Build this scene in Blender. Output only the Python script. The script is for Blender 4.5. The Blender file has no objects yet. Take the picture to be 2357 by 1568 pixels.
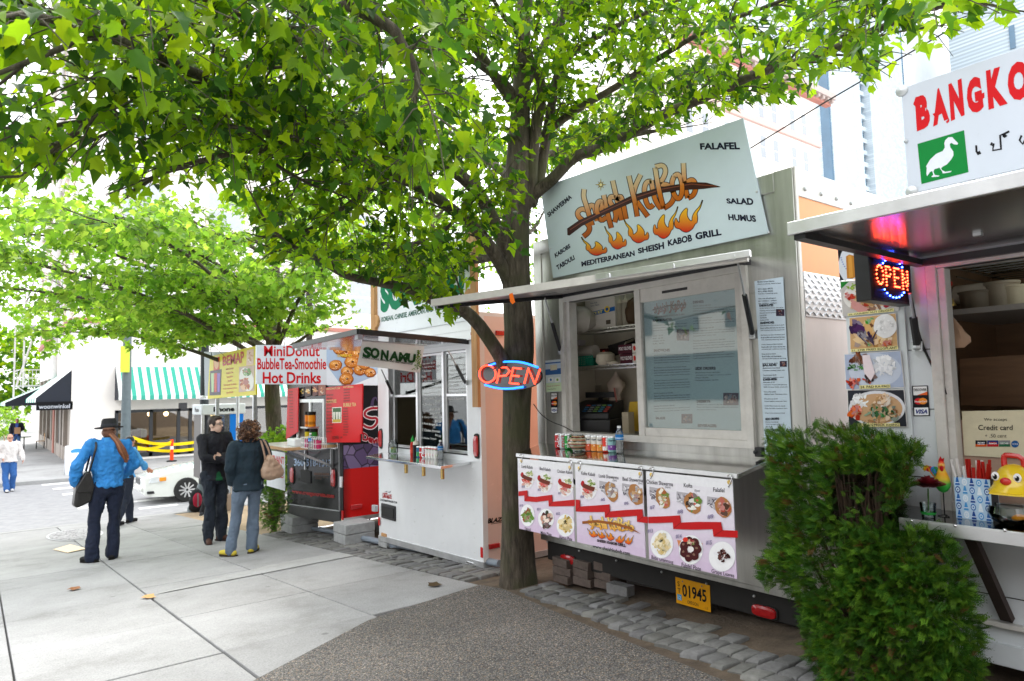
import bpy, bmesh, math, random
import numpy as np
from math import sin, cos, pi, radians, atan2, hypot
from mathutils import Vector, Matrix
from mathutils.noise import noise as mnoise
SC = bpy.context.scene
COL = SC.collection
random.seed(7)
# ------------------------------------------------------------------ camera
F_, PITCH, ROLL, HEAD = 1566.1, 0.074478, -0.023538, 0.662891
CX, CY, CAMH = 1178.5, 784.0, 1.30
fw = np.array([sin(HEAD)*cos(PITCH), cos(HEAD)*cos(PITCH), sin(PITCH)])
rt = np.array([cos(HEAD), -sin(HEAD), 0.0]); up = np.cross(rt, fw)
rt, up = rt*cos(ROLL)+up*sin(ROLL), up*cos(ROLL)-rt*sin(ROLL)
CAM = np.array([0, 0, CAMH])
cd = bpy.data.cameras.new('camera'); cam = bpy.data.objects.new('camera', cd); COL.objects.link(cam)
cam.matrix_world = Matrix(((rt[0], up[0], -fw[0], 0), (rt[1], up[1], -fw[1], 0), (rt[2], up[2], -fw[2], CAMH), (0, 0, 0, 1)))
cd.sensor_width = 36; cd.lens = 36*F_/2357; cd.clip_end = 3000; cd.clip_start = 0.05
cd.dof.use_dof = True; cd.dof.focus_distance = 4.8; cd.dof.aperture_fstop = 4
SC.camera = cam
# ------------------------------------------------------------------ sky, sun, exposure
SUN_EL, SUN_AZ = radians(56), radians(28)          # azimuth measured from +Y towards +X
w = bpy.data.worlds.new('World'); SC.world = w; w.use_nodes = True
nt = w.node_tree; bg = nt.nodes['Background']
sky = nt.nodes.new('ShaderNodeTexSky'); sky.sky_type = 'NISHITA'; sky.sun_disc = False
sky.sun_elevation = SUN_EL; sky.sun_rotation = SUN_AZ
sky.dust_density = 3.0; sky.air_density = 1.0
tc = nt.nodes.new('ShaderNodeTexCoord'); nz = nt.nodes.new('ShaderNodeTexNoise')
nz.inputs['Scale'].default_value = 2.2; nz.inputs['Detail'].default_value = 6
nt.links.new(tc.outputs['Generated'], nz.inputs['Vector'])
cr = nt.nodes.new('ShaderNodeValToRGB')
cr.color_ramp.elements[0].position = .3; cr.color_ramp.elements[0].color = (11.0, 11.4, 12.0, 1)
cr.color_ramp.elements[1].position = .7; cr.color_ramp.elements[1].color = (14.0, 14.0, 14.0, 1)
nt.links.new(nz.outputs['Fac'], cr.inputs['Fac'])
mx = nt.nodes.new('ShaderNodeMix'); mx.data_type = 'RGBA'; mx.inputs['Factor'].default_value = .8   # overcast: cloud over most of the blue
nt.links.new(sky.outputs['Color'], mx.inputs[6]); nt.links.new(cr.outputs['Color'], mx.inputs[7])
nt.links.new(mx.outputs[2], bg.inputs['Color']); bg.inputs['Strength'].default_value = 0.13
sl = bpy.data.lights.new('sun', 'SUN'); sl.energy = 1.4; sl.angle = radians(22); sl.color = (1, .96, .9)
sun = bpy.data.objects.new('sun', sl); COL.objects.link(sun)
sd = Vector((sin(SUN_AZ)*cos(SUN_EL), cos(SUN_AZ)*cos(SUN_EL), sin(SUN_EL)))
sun.rotation_euler = sd.to_track_quat('Z', 'Y').to_euler(); sun.location = (-20, 20, 40)
SC.view_settings.view_transform = 'Standard'; SC.view_settings.look = 'None'
SC.view_settings.exposure = 1.1; SC.view_settings.gamma = 1; SC.view_settings.use_curve_mapping = False
SC.cycles.max_bounces = 8; SC.cycles.transparent_max_bounces = 16
SC.cycles.diffuse_bounces = 4; SC.cycles.glossy_bounces = 3
# ------------------------------------------------------------------ measuring: photo pixels (2357 wide) to points on real planes
SLOPE = 0.0745; YFLAT = 17.3; ZROAD = -1.43
def ray(x, y): return rt*(x-CX)-up*(y-CY)+fw*F_
def onX(x, y, X): r = ray(x, y); return CAM+r*(X/r[0])
def onY(x, y, Y): r = ray(x, y); return CAM+r*(Y/r[1])
def onZ(x, y, Z): r = ray(x, y); return CAM+r*((Z-CAMH)/r[2])
def onG(x, y): r = ray(x, y); t = CAMH/(-r[2]-SLOPE*r[1]); return CAM+r*t
def dep(x, y, d): return CAM+ray(x, y)*(d/F_)
def proj(P):
 v = np.asarray(P, float)-CAM; z = v@fw
 return CX+F_*(v@rt)/z, CY-F_*(v@up)/z, z
def projN(P):
 v = P-CAM; z = v@fw
 return CX+F_*(v@rt)/z, CY-F_*(v@up)/z, z
def gz(Y): return -SLOPE*min(Y, YFLAT)
def zf(x0, y0, s): return lambda x, y: (x0+x*s, y0+y*s)      # a zoomed crop's pixels to photo pixels
zz1 = zf(0, 719.3, .27522); z2 = zf(575.4, 719.3, .36708); z3 = zf(1179.7, 230.2, .29358); z4 = zf(1179.7, 633, .29359)
z5 = zf(1179.7, 1007, .27521); z6 = zf(1755.1, 0, .36702); z7 = zf(1755.1, 546.7, .31187); z8 = zf(1755.1, 978.2, .3762)
zA1 = zf(851.7, 621.5, .15625); zA2 = zf(656, 851.6, .24579); zA3 = zf(851.7, 805.6, .18356); zA4 = zf(1266, 661.8, .25684)
zA5 = zf(1783.9, 374, .2202); zA6 = zf(2071.6, 575.4, .40371); zA7 = zf(0, 776.8, .22011); zP = zf(448.8, 932.2, .23124)
zH = zf(161.1, 943.7, .23480)
def PL(axis, val, zoom=None):
 """pixel -> point on the plane axis=val, h metres proud of it towards the street"""
 fn = onX if axis == 'X' else onY
 def m(x, y, h=0.0):
  if zoom: x, y = zoom(x, y)
  return fn(x, y, val-h)
 return m
# ------------------------------------------------------------------ materials
MATS = {}
def lin(c):
 if isinstance(c, str):
  c = c.lstrip('#'); c = [int(c[i:i+2], 16)/255 for i in (0, 2, 4)]
 else: return tuple(c[:3])
 return tuple(v/12.92 if v <= .04045 else ((v+.055)/1.055)**2.4 for v in c)
def mat(name, col=(.8, .8, .8), rough=.5, metal=0., var=.12, scale=6., bump=0., bscale=60., attr=False, emit=0., trans=0., spec=.5, dirt=0., aniso=None, coat=0.):
 if name in MATS: return MATS[name]
 m = bpy.data.materials.new(name); m.use_nodes = True; MATS[name] = m
 n = m.node_tree.nodes; L = m.node_tree.links; b = n['Principled BSDF']
 col = lin(col)
 b.inputs['Roughness'].default_value = rough; b.inputs['Metallic'].default_value = metal
 b.inputs['Specular IOR Level'].default_value = spec; b.inputs['Coat Weight'].default_value = coat
 b.inputs['Coat Roughness'].default_value = .08
 t = n.new('ShaderNodeTexCoord')
 src = None
 if attr:
  a = n.new('ShaderNodeAttribute'); a.attribute_name = 'Col'; src = a.outputs['Color']
 if var > 0:
  nz = n.new('ShaderNodeTexNoise'); nz.inputs['Scale'].default_value = scale; nz.inputs['Detail'].default_value = 8; nz.inputs['Roughness'].default_value = .65
  v = t.outputs['Object']
  if aniso:
   mp = n.new('ShaderNodeMapping'); mp.inputs['Scale'].default_value = aniso; L.new(v, mp.inputs['Vector']); v = mp.outputs['Vector']
  L.new(v, nz.inputs['Vector'])
  mr = n.new('ShaderNodeMapRange'); mr.inputs['From Min'].default_value = .25; mr.inputs['From Max'].default_value = .75
  mr.inputs['To Min'].default_value = 1-var; mr.inputs['To Max'].default_value = 1+var
  L.new(nz.outputs['Fac'], mr.inputs['Value'])
  mu = n.new('ShaderNodeVectorMath'); mu.operation = 'SCALE'
  if src: L.new(src, mu.inputs[0])
  else: mu.inputs[0].default_value = col
  L.new(mr.outputs['Result'], mu.inputs['Scale']); src = mu.outputs['Vector']
  if dirt > 0:
   n2 = n.new('ShaderNodeTexNoise'); n2.inputs['Scale'].default_value = scale*.45; n2.inputs['Detail'].default_value = 10; n2.inputs['Roughness'].default_value = .75
   L.new(t.outputs['Object'], n2.inputs['Vector'])
   r2 = n.new('ShaderNodeMapRange'); r2.inputs['From Min'].default_value = .56; r2.inputs['From Max'].default_value = .72
   r2.inputs['To Max'].default_value = dirt; L.new(n2.outputs['Fac'], r2.inputs['Value'])
   mm = n.new('ShaderNodeMix'); mm.data_type = 'RGBA'; L.new(r2.outputs['Result'], mm.inputs['Factor'])
   L.new(src, mm.inputs[6]); mm.inputs[7].default_value = (.11, .095, .08, 1); src = mm.outputs[2]
  rr = n.new('ShaderNodeMapRange'); rr.inputs['To Min'].default_value = max(.02, rough-.1); rr.inputs['To Max'].default_value = min(1, rough+.1)
  L.new(nz.outputs['Fac'], rr.inputs['Value']); L.new(rr.outputs['Result'], b.inputs['Roughness'])
 if src: L.new(src, b.inputs['Base Color'])
 else: b.inputs['Base Color'].default_value = (*col, 1)
 if bump > 0:
  nb = n.new('ShaderNodeTexNoise'); nb.inputs['Scale'].default_value = bscale; nb.inputs['Detail'].default_value = 5
  L.new(t.outputs['Object'], nb.inputs['Vector'])
  bp = n.new('ShaderNodeBump'); bp.inputs['Strength'].default_value = bump; bp.inputs['Distance'].default_value = .01
  L.new(nb.outputs['Fac'], bp.inputs['Height']); L.new(bp.outputs['Normal'], b.inputs['Normal'])
 if emit > 0:
  if attr and src: L.new(src, b.inputs['Emission Color'])
  else: b.inputs['Emission Color'].default_value = (*col, 1)
  b.inputs['Emission Strength'].default_value = emit
 if trans > 0:
  out = n['Material Output']; ms = n.new('ShaderNodeMixShader'); tr = n.new('ShaderNodeBsdfTranslucent')
  ms.inputs[0].default_value = trans
  if src: L.new(src, tr.inputs['Color'])
  else: tr.inputs['Color'].default_value = (*col, 1)
  L.new(b.outputs[0], ms.inputs[1]); L.new(tr.outputs[0], ms.inputs[2]); L.new(ms.outputs[0], out.inputs['Surface'])
 return m
def glass(name, tint=(.9, .95, .95), refl=1.0, base=.06):
 if name in MATS: return MATS[name]
 m = bpy.data.materials.new(name); m.use_nodes = True; MATS[name] = m
 n = m.node_tree.nodes; L = m.node_tree.links
 n.remove(n['Principled BSDF']); out = n['Material Output']
 tr = n.new('ShaderNodeBsdfTransparent'); tr.inputs['Color'].default_value = (*tint, 1)
 gl = n.new('ShaderNodeBsdfGlossy'); gl.inputs['Roughness'].default_value = .02
 lw = n.new('ShaderNodeLayerWeight'); lw.inputs['Blend'].default_value = .25
 mr = n.new('ShaderNodeMapRange'); mr.inputs['To Min'].default_value = base; mr.inputs['To Max'].default_value = refl
 L.new(lw.outputs['Fresnel'], mr.inputs['Value'])
 ms = n.new('ShaderNodeMixShader'); L.new(mr.outputs['Result'], ms.inputs[0]); L.new(tr.outputs[0], ms.inputs[1]); L.new(gl.outputs[0], ms.inputs[2])
 L.new(ms.outputs[0], out.inputs['Surface']); return m
PRINT = mat('print', attr=True, rough=.4, var=.05, scale=30, spec=.18)
PAPER = mat('paper', attr=True, rough=.6, var=.05, scale=20, spec=.2)
CLOTH = mat('cloth', attr=True, rough=.85, var=.14, scale=14, bump=.25, bscale=220)
SKIN = mat('skin', attr=True, rough=.5, var=.07, scale=40)
HAIR = mat('hair', attr=True, rough=.45, var=.35, scale=60, bump=.5, bscale=120)
STEEL = mat('brushed_steel', (.56, .55, .54), rough=.3, metal=.9, var=.16, scale=3, aniso=(1, 1, .25), bump=.04, bscale=8)
STEELD = mat('stained_steel', (.52, .52, .49), rough=.34, metal=.85, var=.25, scale=3, aniso=(3, 3, .3), dirt=.25)
ALU = mat('aluminium', (.72, .73, .74), rough=.35, metal=.9, var=.1, scale=8)
GALV = mat('galvanised', (.55, .57, .58), rough=.42, metal=.8, var=.2, scale=20)
WPAINT = mat('white_paint', (.76, .78, .8), rough=.22, var=.05, scale=3, dirt=.06, coat=.3)
OFFW = mat('offwhite_frame', (.62, .6, .56), rough=.4, var=.12, scale=10, dirt=.3)
BLACK = mat('black_metal', (.016, .016, .018), rough=.4, var=.2, scale=20)
RUBBER = mat('rubber', (.02, .02, .02), rough=.8, var=.2, scale=20)
DARK = mat('dark_underside', (.02, .019, .018), rough=.85, var=.3, scale=10)
REDL = mat('red_lens', (.45, .012, .015), rough=.12, var=.15, scale=50, coat=.5)
CHROME = mat('chrome', (.8, .8, .8), rough=.12, metal=1, var=.05)
WOOD = mat('cedar_post', (.5, .27, .11), rough=.6, var=.25, scale=5, aniso=(6, 6, .6))
BARK = mat('bark', (.055, .047, .034), rough=.9, var=.5, scale=9, aniso=(1, 1, .25), bump=.9, bscale=34)
CLEAR = glass('clear_glass')
# ------------------------------------------------------------------ mesh collector
class MB:
 def __init__(s): s.v = []; s.f = []; s.m = []; s.c = []; s.hascol = False
 def add(s, vs, fs, m=0, col=None):
  o = len(s.v); s.v += [tuple(map(float, p)) for p in vs]
  s.f += [tuple(i+o for i in f) for f in fs]; s.m += [m]*len(fs)
  if col is None: s.c += [(1, 1, 1)]*len(vs)
  else:
   s.hascol = True
   if isinstance(col, list): s.c += [lin(c) for c in col]
   else: s.c += [lin(col)]*len(vs)
 def box(s, x0, x1, y0, y1, z0, z1, m=0, col=None):
  vs = [(x, y, z) for z in (z0, z1) for y in (y0, y1) for x in (x0, x1)]
  s.add(vs, [(0, 2, 3, 1), (4, 5, 7, 6), (0, 1, 5, 4), (2, 6, 7, 3), (0, 4, 6, 2), (1, 3, 7, 5)], m, col)
 def obox(s, o, a, b, c, m=0, col=None):
  o, a, b, c = [np.asarray(t, float) for t in (o, a, b, c)]
  vs = [o+i*a+j*b+k*c for k in (0, 1) for j in (0, 1) for i in (0, 1)]
  if np.dot(np.cross(a, b), c) >= 0: fs = [(0, 2, 3, 1), (4, 5, 7, 6), (0, 1, 5, 4), (2, 6, 7, 3), (0, 4, 6, 2), (1, 3, 7, 5)]
  else: fs = [(1, 3, 2, 0), (6, 7, 5, 4), (4, 5, 1, 0), (3, 7, 6, 2), (2, 6, 4, 0), (5, 7, 3, 1)]
  s.add(vs, fs, m, col)
 def cbox(s, c, size, m=0, col=None, rz=0.):
  ca, sa = cos(rz), sin(rz); a = np.array([ca, sa, 0])*size[0]; b = np.array([-sa, ca, 0])*size[1]; cc = np.array([0, 0, size[2]])
  s.obox(np.asarray(c)-a/2-b/2-cc/2, a, b, cc, m, col)
 def bar(s, p, q, wd, ht=None, m=0, col=None, upv=(0, 0, 1)):
  p, q = np.asarray(p, float), np.asarray(q, float); d = q-p; ht = ht or wd
  a = np.cross(d, upv)
  if np.linalg.norm(a) < 1e-6: a = np.cross(d, (1, 0, 0))
  a = a/np.linalg.norm(a); b = np.cross(a, d); b /= np.linalg.norm(b)
  s.obox(p-a*wd/2-b*ht/2, d, a*wd, b*ht, m, col)
 def hexa(s, P, m=0, col=None):   # 8 points: bottom 0..3 ccw, top 4..7
  s.add(P, [(3, 2, 1, 0), (4, 5, 6, 7), (0, 1, 5, 4), (1, 2, 6, 5), (2, 3, 7, 6), (3, 0, 4, 7)], m, col)
 def tube(s, pts, r, n=8, m=0, col=None, cap=True):
  P = [np.asarray(p, float) for p in pts]; k = len(P)
  R = r if hasattr(r, '__len__') else [r]*k
  t0 = P[1]-P[0]; t0 = t0/(np.linalg.norm(t0)+1e-9)
  a = np.cross(t0, (0, 0, 1)) if abs(t0[2]) < .9 else np.cross(t0, (1, 0, 0)); a /= np.linalg.norm(a)
  vs = []
  for i in range(k):
   t = P[min(i+1, k-1)]-P[max(i-1, 0)]; t = t/(np.linalg.norm(t)+1e-9)
   a = a-t*np.dot(a, t); a /= np.linalg.norm(a)+1e-9; b = np.cross(t, a)
   for j in range(n):
    an = 2*pi*j/n; vs.append(P[i]+(a*cos(an)+b*sin(an))*R[i])
  fs = [(i*n+j, i*n+(j+1) % n, (i+1)*n+(j+1) % n, (i+1)*n+j) for i in range(k-1) for j in range(n)]
  if cap: fs += [tuple(range(n-1, -1, -1)), tuple((k-1)*n+j for j in range(n))]
  s.add(vs, fs, m, col)
 def lathe(s, prof, c, n=16, m=0, col=None, ax=(0, 0, 1), cols=None):
  c = np.asarray(c, float); ax = np.asarray(ax, float); ax /= np.linalg.norm(ax)
  a = np.cross(ax, (0, 0, 1)) if abs(ax[2]) < .9 else np.array([1., 0, 0]); a /= np.linalg.norm(a); b = np.cross(ax, a)
  vs = [c+ax*z+(a*cos(2*pi*j/n)+b*sin(2*pi*j/n))*max(r, 1e-5) for r, z in prof for j in range(n)]
  k = len(prof)
  fs = [(i*n+j, i*n+(j+1) % n, (i+1)*n+(j+1) % n, (i+1)*n+j) for i in range(k-1) for j in range(n)]
  fs += [tuple(range(n-1, -1, -1)), tuple((k-1)*n+j for j in range(n))]
  cl = [cols[i] for i in range(k) for j in range(n)] if cols else col
  s.add(vs, fs, m, cl)
 def ell(s, c, r, m=0, col=None, n=14, k=9, R=None):
  c = np.asarray(c, float); r = r if hasattr(r, '__len__') else (r, r, r); vs = []
  for i in range(k+1):
   th = pi*i/k
   for j in range(n):
    p = np.array([r[0]*sin(th)*cos(2*pi*j/n), r[1]*sin(th)*sin(2*pi*j/n), -r[2]*cos(th)])
    if R is not None: p = np.asarray(R) @ p
    vs.append(c+p)
  fs = [(i*n+j, i*n+(j+1) % n, (i+1)*n+(j+1) % n, (i+1)*n+j) for i in range(k) for j in range(n)]
  s.add(vs, fs, m, col)
 def poly(s, pts, m=0, col=None): s.add(pts, [tuple(range(len(pts)))], m, col)
 def prism(s, pts, off, m=0, col=None):
  P = [np.asarray(p, float) for p in pts]; k = len(P); off = np.asarray(off, float)
  s.add(P+[p+off for p in P], [tuple(range(k-1, -1, -1)), tuple(range(k, 2*k))]+[(i, (i+1) % k, k+(i+1) % k, k+i) for i in range(k)], m, col)
 def build(s, name, mats, parent=None, smooth=True, bevel=0, ang=38, base=None, seg=2):
  mats = mats if isinstance(mats, (list, tuple)) else [mats]
  V = np.array(s.v, float).reshape(-1, 3)
  if parent is not None: org = np.array(WLOC[parent.name])
  elif base is not None: org = np.asarray(base, float)
  else:
   lo, hi = V.min(0), V.max(0); org = np.array([(lo[0]+hi[0])/2, (lo[1]+hi[1])/2, lo[2]])
  me = bpy.data.meshes.new(name); me.from_pydata((V-org).tolist(), [], s.f)
  for mm in mats: me.materials.append(mm)
  me.polygons.foreach_set('material_index', s.m)
  if s.hascol:
   at = me.color_attributes.new('Col', 'FLOAT_COLOR', 'POINT')
   at.data.foreach_set('color', np.hstack([np.array(s.c, float), np.ones((len(s.c), 1))]).ravel())
  if smooth:
   me.polygons.foreach_set('use_smooth', [True]*len(s.f)); me.set_sharp_from_angle(angle=radians(ang))
  me.update()
  o = bpy.data.objects.new(name, me); COL.objects.link(o)
  if parent is not None: o.parent = parent; WLOC[o.name] = tuple(org)
  else: o.location = org; WLOC[o.name] = tuple(org)
  if bevel:
   bv = o.modifiers.new('bevel', 'BEVEL'); bv.width = bevel; bv.segments = seg; bv.limit_method = 'ANGLE'; bv.angle_limit = radians(40)
  return o
WLOC = {}
def thing(name, label, cat, loc=(0, 0, 0), group=None):
 o = bpy.data.objects.new(name, None); COL.objects.link(o); o.location = tuple(map(float, loc)); o.empty_display_size = .1
 WLOC[o.name] = tuple(map(float, loc)); return tag(o, label, cat, group)
def tag(o, label, cat, group=None, kind=None):
 if label: o['label'] = label
 if cat: o['category'] = cat
 if group: o['group'] = group
 if kind: o['kind'] = kind
 return o
def struct(o): o['kind'] = 'structure'; return o
def relabel(o, label): o['label'] = label; return o
# ------------------------------------------------------------------ lettering
_GC = {}
def glyphs(text, bold=0., shear=0., space=1., line=1.):
 key = (text, bold, shear, space, line)
 if key in _GC: return _GC[key]
 cu = bpy.data.curves.new('txt', 'FONT'); cu.body = text; cu.offset = bold; cu.shear = shear; cu.resolution_u = 3
 cu.space_character = space; cu.space_line = line
 ob = bpy.data.objects.new('txt', cu); COL.objects.link(ob)
 dg = bpy.context.evaluated_depsgraph_get(); dg.update()
 me = bpy.data.meshes.new_from_object(ob.evaluated_get(dg))
 V = np.array([v.co[:2] for v in me.vertices]).reshape(-1, 2); Fs = [tuple(p.vertices) for p in me.polygons]
 bpy.data.objects.remove(ob); bpy.data.curves.remove(cu); bpy.data.meshes.remove(me)
 if len(V):
  lo, hi = V.min(0), V.max(0); V = (V-lo)/np.maximum(hi-lo, 1e-6)
 _GC[key] = (V, Fs); return _GC[key]
def quad(x0, y0, x1, y1): return ((x0, y0), (x1, y0), (x1, y1), (x0, y1))
def T4(mb, text, q, fn, h=.002, col='#000000', m=0, bold=0., shear=0., space=1., line=1., warp=None):
 """text filling the photo quadrilateral TL, TR, BR, BL on plane fn"""
 V, Fs = glyphs(text, bold, shear, space, line)
 if not len(V): return
 TL, TR, BR, BL = [np.array(p, float) for p in q]
 pts = []
 for u, v in V:
  if warp: u, v = warp(u, v)
  p = (BL*(1-u)+BR*u)*(1-v)+(TL*(1-u)+TR*u)*v
  pts.append(fn(p[0], p[1], h))
 mb.add(pts, Fs, m, col)
def stroke(mb, pts, w, fn, h, col, m=0, taper=False, wend=None):
 """flat ribbon of pixel width w along pixel polyline"""
 P = [np.array(p, float) for p in pts]; k = len(P); Lf = []; Rt = []
 for i in range(k):
  t = P[min(i+1, k-1)]-P[max(i-1, 0)]; t /= np.linalg.norm(t)+1e-9; n = np.array([-t[1], t[0]])
  ww = w*(1-.85*i/(k-1)) if taper else (w+(wend-w)*i/(k-1) if wend else w)
  Lf.append(P[i]+n*ww/2); Rt.append(P[i]-n*ww/2)
 vs = [fn(p[0], p[1], h) for p in Lf+Rt]
 cols = col
 if callable(col): cols = [col(p[0], p[1]) for p in Lf+Rt]
 mb.add(vs, [(i, i+1, k+i+1, k+i) for i in range(k-1)], m, cols)
def smooth2(pts, n=3):
 P = [np.array(p, float) for p in pts]
 for _ in range(n):
  Q = [P[0]]
  for a, b in zip(P[:-1], P[1:]): Q += [a*.75+b*.25, a*.25+b*.75]
  P = Q+[P[-1]]
 return P
def disc(mb, cx, cy, rx, ry, fn, h, col, n=24, m=0, jag=0., seed=0, a0=0.):
 rg = random.Random(seed); pts = []
 for j in range(n):
  k = 1+jag*(rg.random()-.5)*2; a = 2*pi*j/n
  x, y = rx*cos(a)*k, ry*sin(a)*k
  pts.append(fn(cx+x*cos(a0)-y*sin(a0), cy+x*sin(a0)+y*cos(a0), h))
 mb.poly(pts, m, col)
def rectp(mb, q, fn, h, col, m=0): mb.poly([fn(x, y, h) for x, y in q], m, col)
def mixc(a, b, t): a, b = lin(a), lin(b); return tuple(x*(1-t)+y*t for x, y in zip(a, b))
def food(mb, cx, cy, rx, ry, fn, h, pal, n=40, seed=1, size=.3, plate=None, slant=0.):
 """a printed picture of food: many overlapping irregular bits"""
 rg = random.Random(seed)
 if plate: disc(mb, cx, cy, rx*1.35, ry*1.35, fn, h, plate, 28); h += .0004
 for i in range(n):
  a = rg.random()*2*pi; r = rg.random()**.6*.8
  s = size*(.5+rg.random()); c = pal[rg.randrange(len(pal))]
  disc(mb, cx+rx*r*cos(a), cy+ry*r*sin(a)+slant*rx*r*cos(a), rx*s*(.6+.8*rg.random()), ry*s*(.5+.6*rg.random()), fn, h+i*.00003, mixc(c, '#000000' if rg.random() < .4 else '#ffffff', rg.random()*.25), 9, jag=.35, seed=rg.random(), a0=rg.random()*3)
# ================================================================== THE SETTING
def gp(x, Y, dz=0.): return (x, Y, gz(Y)+dz)
def node_mat(name, rough, build, bump=None):
 m = bpy.data.materials.new(name); m.use_nodes = True; MATS[name] = m
 n = m.node_tree.nodes; L = m.node_tree.links; b = n['Principled BSDF']; b.inputs['Roughness'].default_value = rough
 t = n.new('ShaderNodeTexCoord'); build(n, L, b, t.outputs['Object']); return m
def ramp(n, stops):
 c = n.new('ShaderNodeValToRGB'); e = c.color_ramp.elements
 while len(e) < len(stops): e.new(.5)
 for k, (p, col) in enumerate(stops): e[k].position = p; e[k].color = (*lin(col), 1)
 return c
def _concrete(n, L, b, v):
 a = n.new('ShaderNodeAttribute'); a.attribute_name = 'Col'
 big = n.new('ShaderNodeTexNoise'); big.inputs['Scale'].default_value = 1.1; big.inputs['Detail'].default_value = 10; big.inputs['Roughness'].default_value = .7; L.new(v, big.inputs['Vector'])
 fine = n.new('ShaderNodeTexNoise'); fine.inputs['Scale'].default_value = 90; fine.inputs['Detail'].default_value = 4; L.new(v, fine.inputs['Vector'])
 r1 = ramp(n, [(.3, (.20, .198, .192)), (.46, (.29, .29, .288)), (.58, (.325, .325, .325)), (.72, (.37, .37, .37))]); L.new(big.outputs['Fac'], r1.inputs[0])
 r2 = ramp(n, [(.3, (.8, .8, .8)), (.5, (1, 1, 1)), (.72, (1.15, 1.15, 1.15))]); L.new(fine.outputs['Fac'], r2.inputs[0])
 mu = n.new('ShaderNodeVectorMath'); mu.operation = 'MULTIPLY'; L.new(r1.outputs[0], mu.inputs[0]); L.new(r2.outputs[0], mu.inputs[1])
 m2 = n.new('ShaderNodeVectorMath'); m2.operation = 'MULTIPLY'; L.new(mu.outputs[0], m2.inputs[0]); L.new(a.outputs['Color'], m2.inputs[1])
 # small dark gum and oil spots
 vo = n.new('ShaderNodeTexVoronoi'); vo.inputs['Scale'].default_value = 1.7; vo.inputs['Randomness'].default_value = 1; L.new(v, vo.inputs['Vector'])
 r3 = ramp(n, [(.035, (.62, .62, .62)), (.06, (1, 1, 1))]); L.new(vo.outputs['Distance'], r3.inputs[0])
 m3 = n.new('ShaderNodeVectorMath'); m3.operation = 'MULTIPLY'; L.new(m2.outputs[0], m3.inputs[0]); L.new(r3.outputs[0], m3.inputs[1])
 L.new(m3.outputs[0], b.inputs['Base Color'])
 bp = n.new('ShaderNodeBump'); bp.inputs['Strength'].default_value = .25; bp.inputs['Distance'].default_value = .004; L.new(fine.outputs['Fac'], bp.inputs['Height']); L.new(bp.outputs[0], b.inputs['Normal'])
CONC = node_mat('concrete', .85, _concrete)
def _agg(n, L, b, v):
 vo = n.new('ShaderNodeTexVoronoi'); vo.inputs['Scale'].default_value = 115; L.new(v, vo.inputs['Vector'])
 sp = n.new('ShaderNodeSeparateColor'); L.new(vo.outputs['Color'], sp.inputs[0])
 r = ramp(n, [(0, '#4a4743'), (.25, '#75726e'), (.45, '#88847e'), (.62, '#67666a'), (.8, '#95918b'), (.93, '#a08a72'), (1, '#c2b9ac')]); L.new(sp.outputs[0], r.inputs[0])
 r2 = ramp(n, [(.0, (1.25, 1.25, 1.25)), (.5, (.8, .8, .8)), (.9, (.3, .29, .28))]);
 mu0 = n.new('ShaderNodeMath'); mu0.operation = 'MULTIPLY'; mu0.inputs[1].default_value = 1.3; L.new(vo.outputs['Distance'], mu0.inputs[0]); L.new(mu0.outputs[0], r2.inputs[0])
 mu = n.new('ShaderNodeVectorMath'); mu.operation = 'MULTIPLY'; L.new(r.outputs[0], mu.inputs[0]); L.new(r2.outputs[0], mu.inputs[1])
 big = n.new('ShaderNodeTexNoise'); big.inputs['Scale'].default_value = 1.3; big.inputs['Detail'].default_value = 8; L.new(v, big.inputs['Vector'])
 r3 = ramp(n, [(.3, (.78, .78, .78)), (.7, (1.12, 1.12, 1.12))]); L.new(big.outputs['Fac'], r3.inputs[0])
 m2 = n.new('ShaderNodeVectorMath'); m2.operation = 'MULTIPLY'; L.new(mu.outputs[0], m2.inputs[0]); L.new(r3.outputs[0], m2.inputs[1])
 L.new(m2.outputs[0], b.inputs['Base Color'])
 bp = n.new('ShaderNodeBump'); bp.invert = True; bp.inputs['Strength'].default_value = .7; bp.inputs['Distance'].default_value = .008; L.new(vo.outputs['Distance'], bp.inputs['Height']); L.new(bp.outputs[0], b.inputs['Normal'])
AGG = node_mat('exposed_aggregate', .8, _agg)
ASPH = mat('asphalt', (.29, .29, .295), rough=.9, var=.22, scale=4, bump=.3, bscale=150)
DIRT = mat('dirt_ground', (.115, .085, .058), rough=.95, var=.45, scale=7, bump=.9, bscale=45)
DIRTL = mat('bark_dust_ground', (.34, .25, .16), rough=.95, var=.3, scale=9, bump=.9, bscale=45)
STONE = mat('cobble_stone', attr=True, rough=.8, var=.3, scale=22, bump=.5, bscale=60)
ROADP = mat('road_paint', (.72, .72, .7), rough=.7, var=.15, scale=12)
b = MB()   # cross street and everything beyond it: one sheet to the horizon
b.poly([(-400, YFLAT, ZROAD), (700, YFLAT, ZROAD), (700, 900, ZROAD), (-400, 900, ZROAD)])
struct(b.build('road', ASPH, smooth=False))
b = MB()   # the side street the pavement runs along, left of the picture
b.poly([(-400, -60, gz(-60)-.14), (-1.9, -60, gz(-60)-.14), (-1.9, YFLAT, gz(YFLAT)-.14), (-400, YFLAT, gz(YFLAT)-.14)])
struct(b.build('side_road', ASPH, smooth=False))
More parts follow.
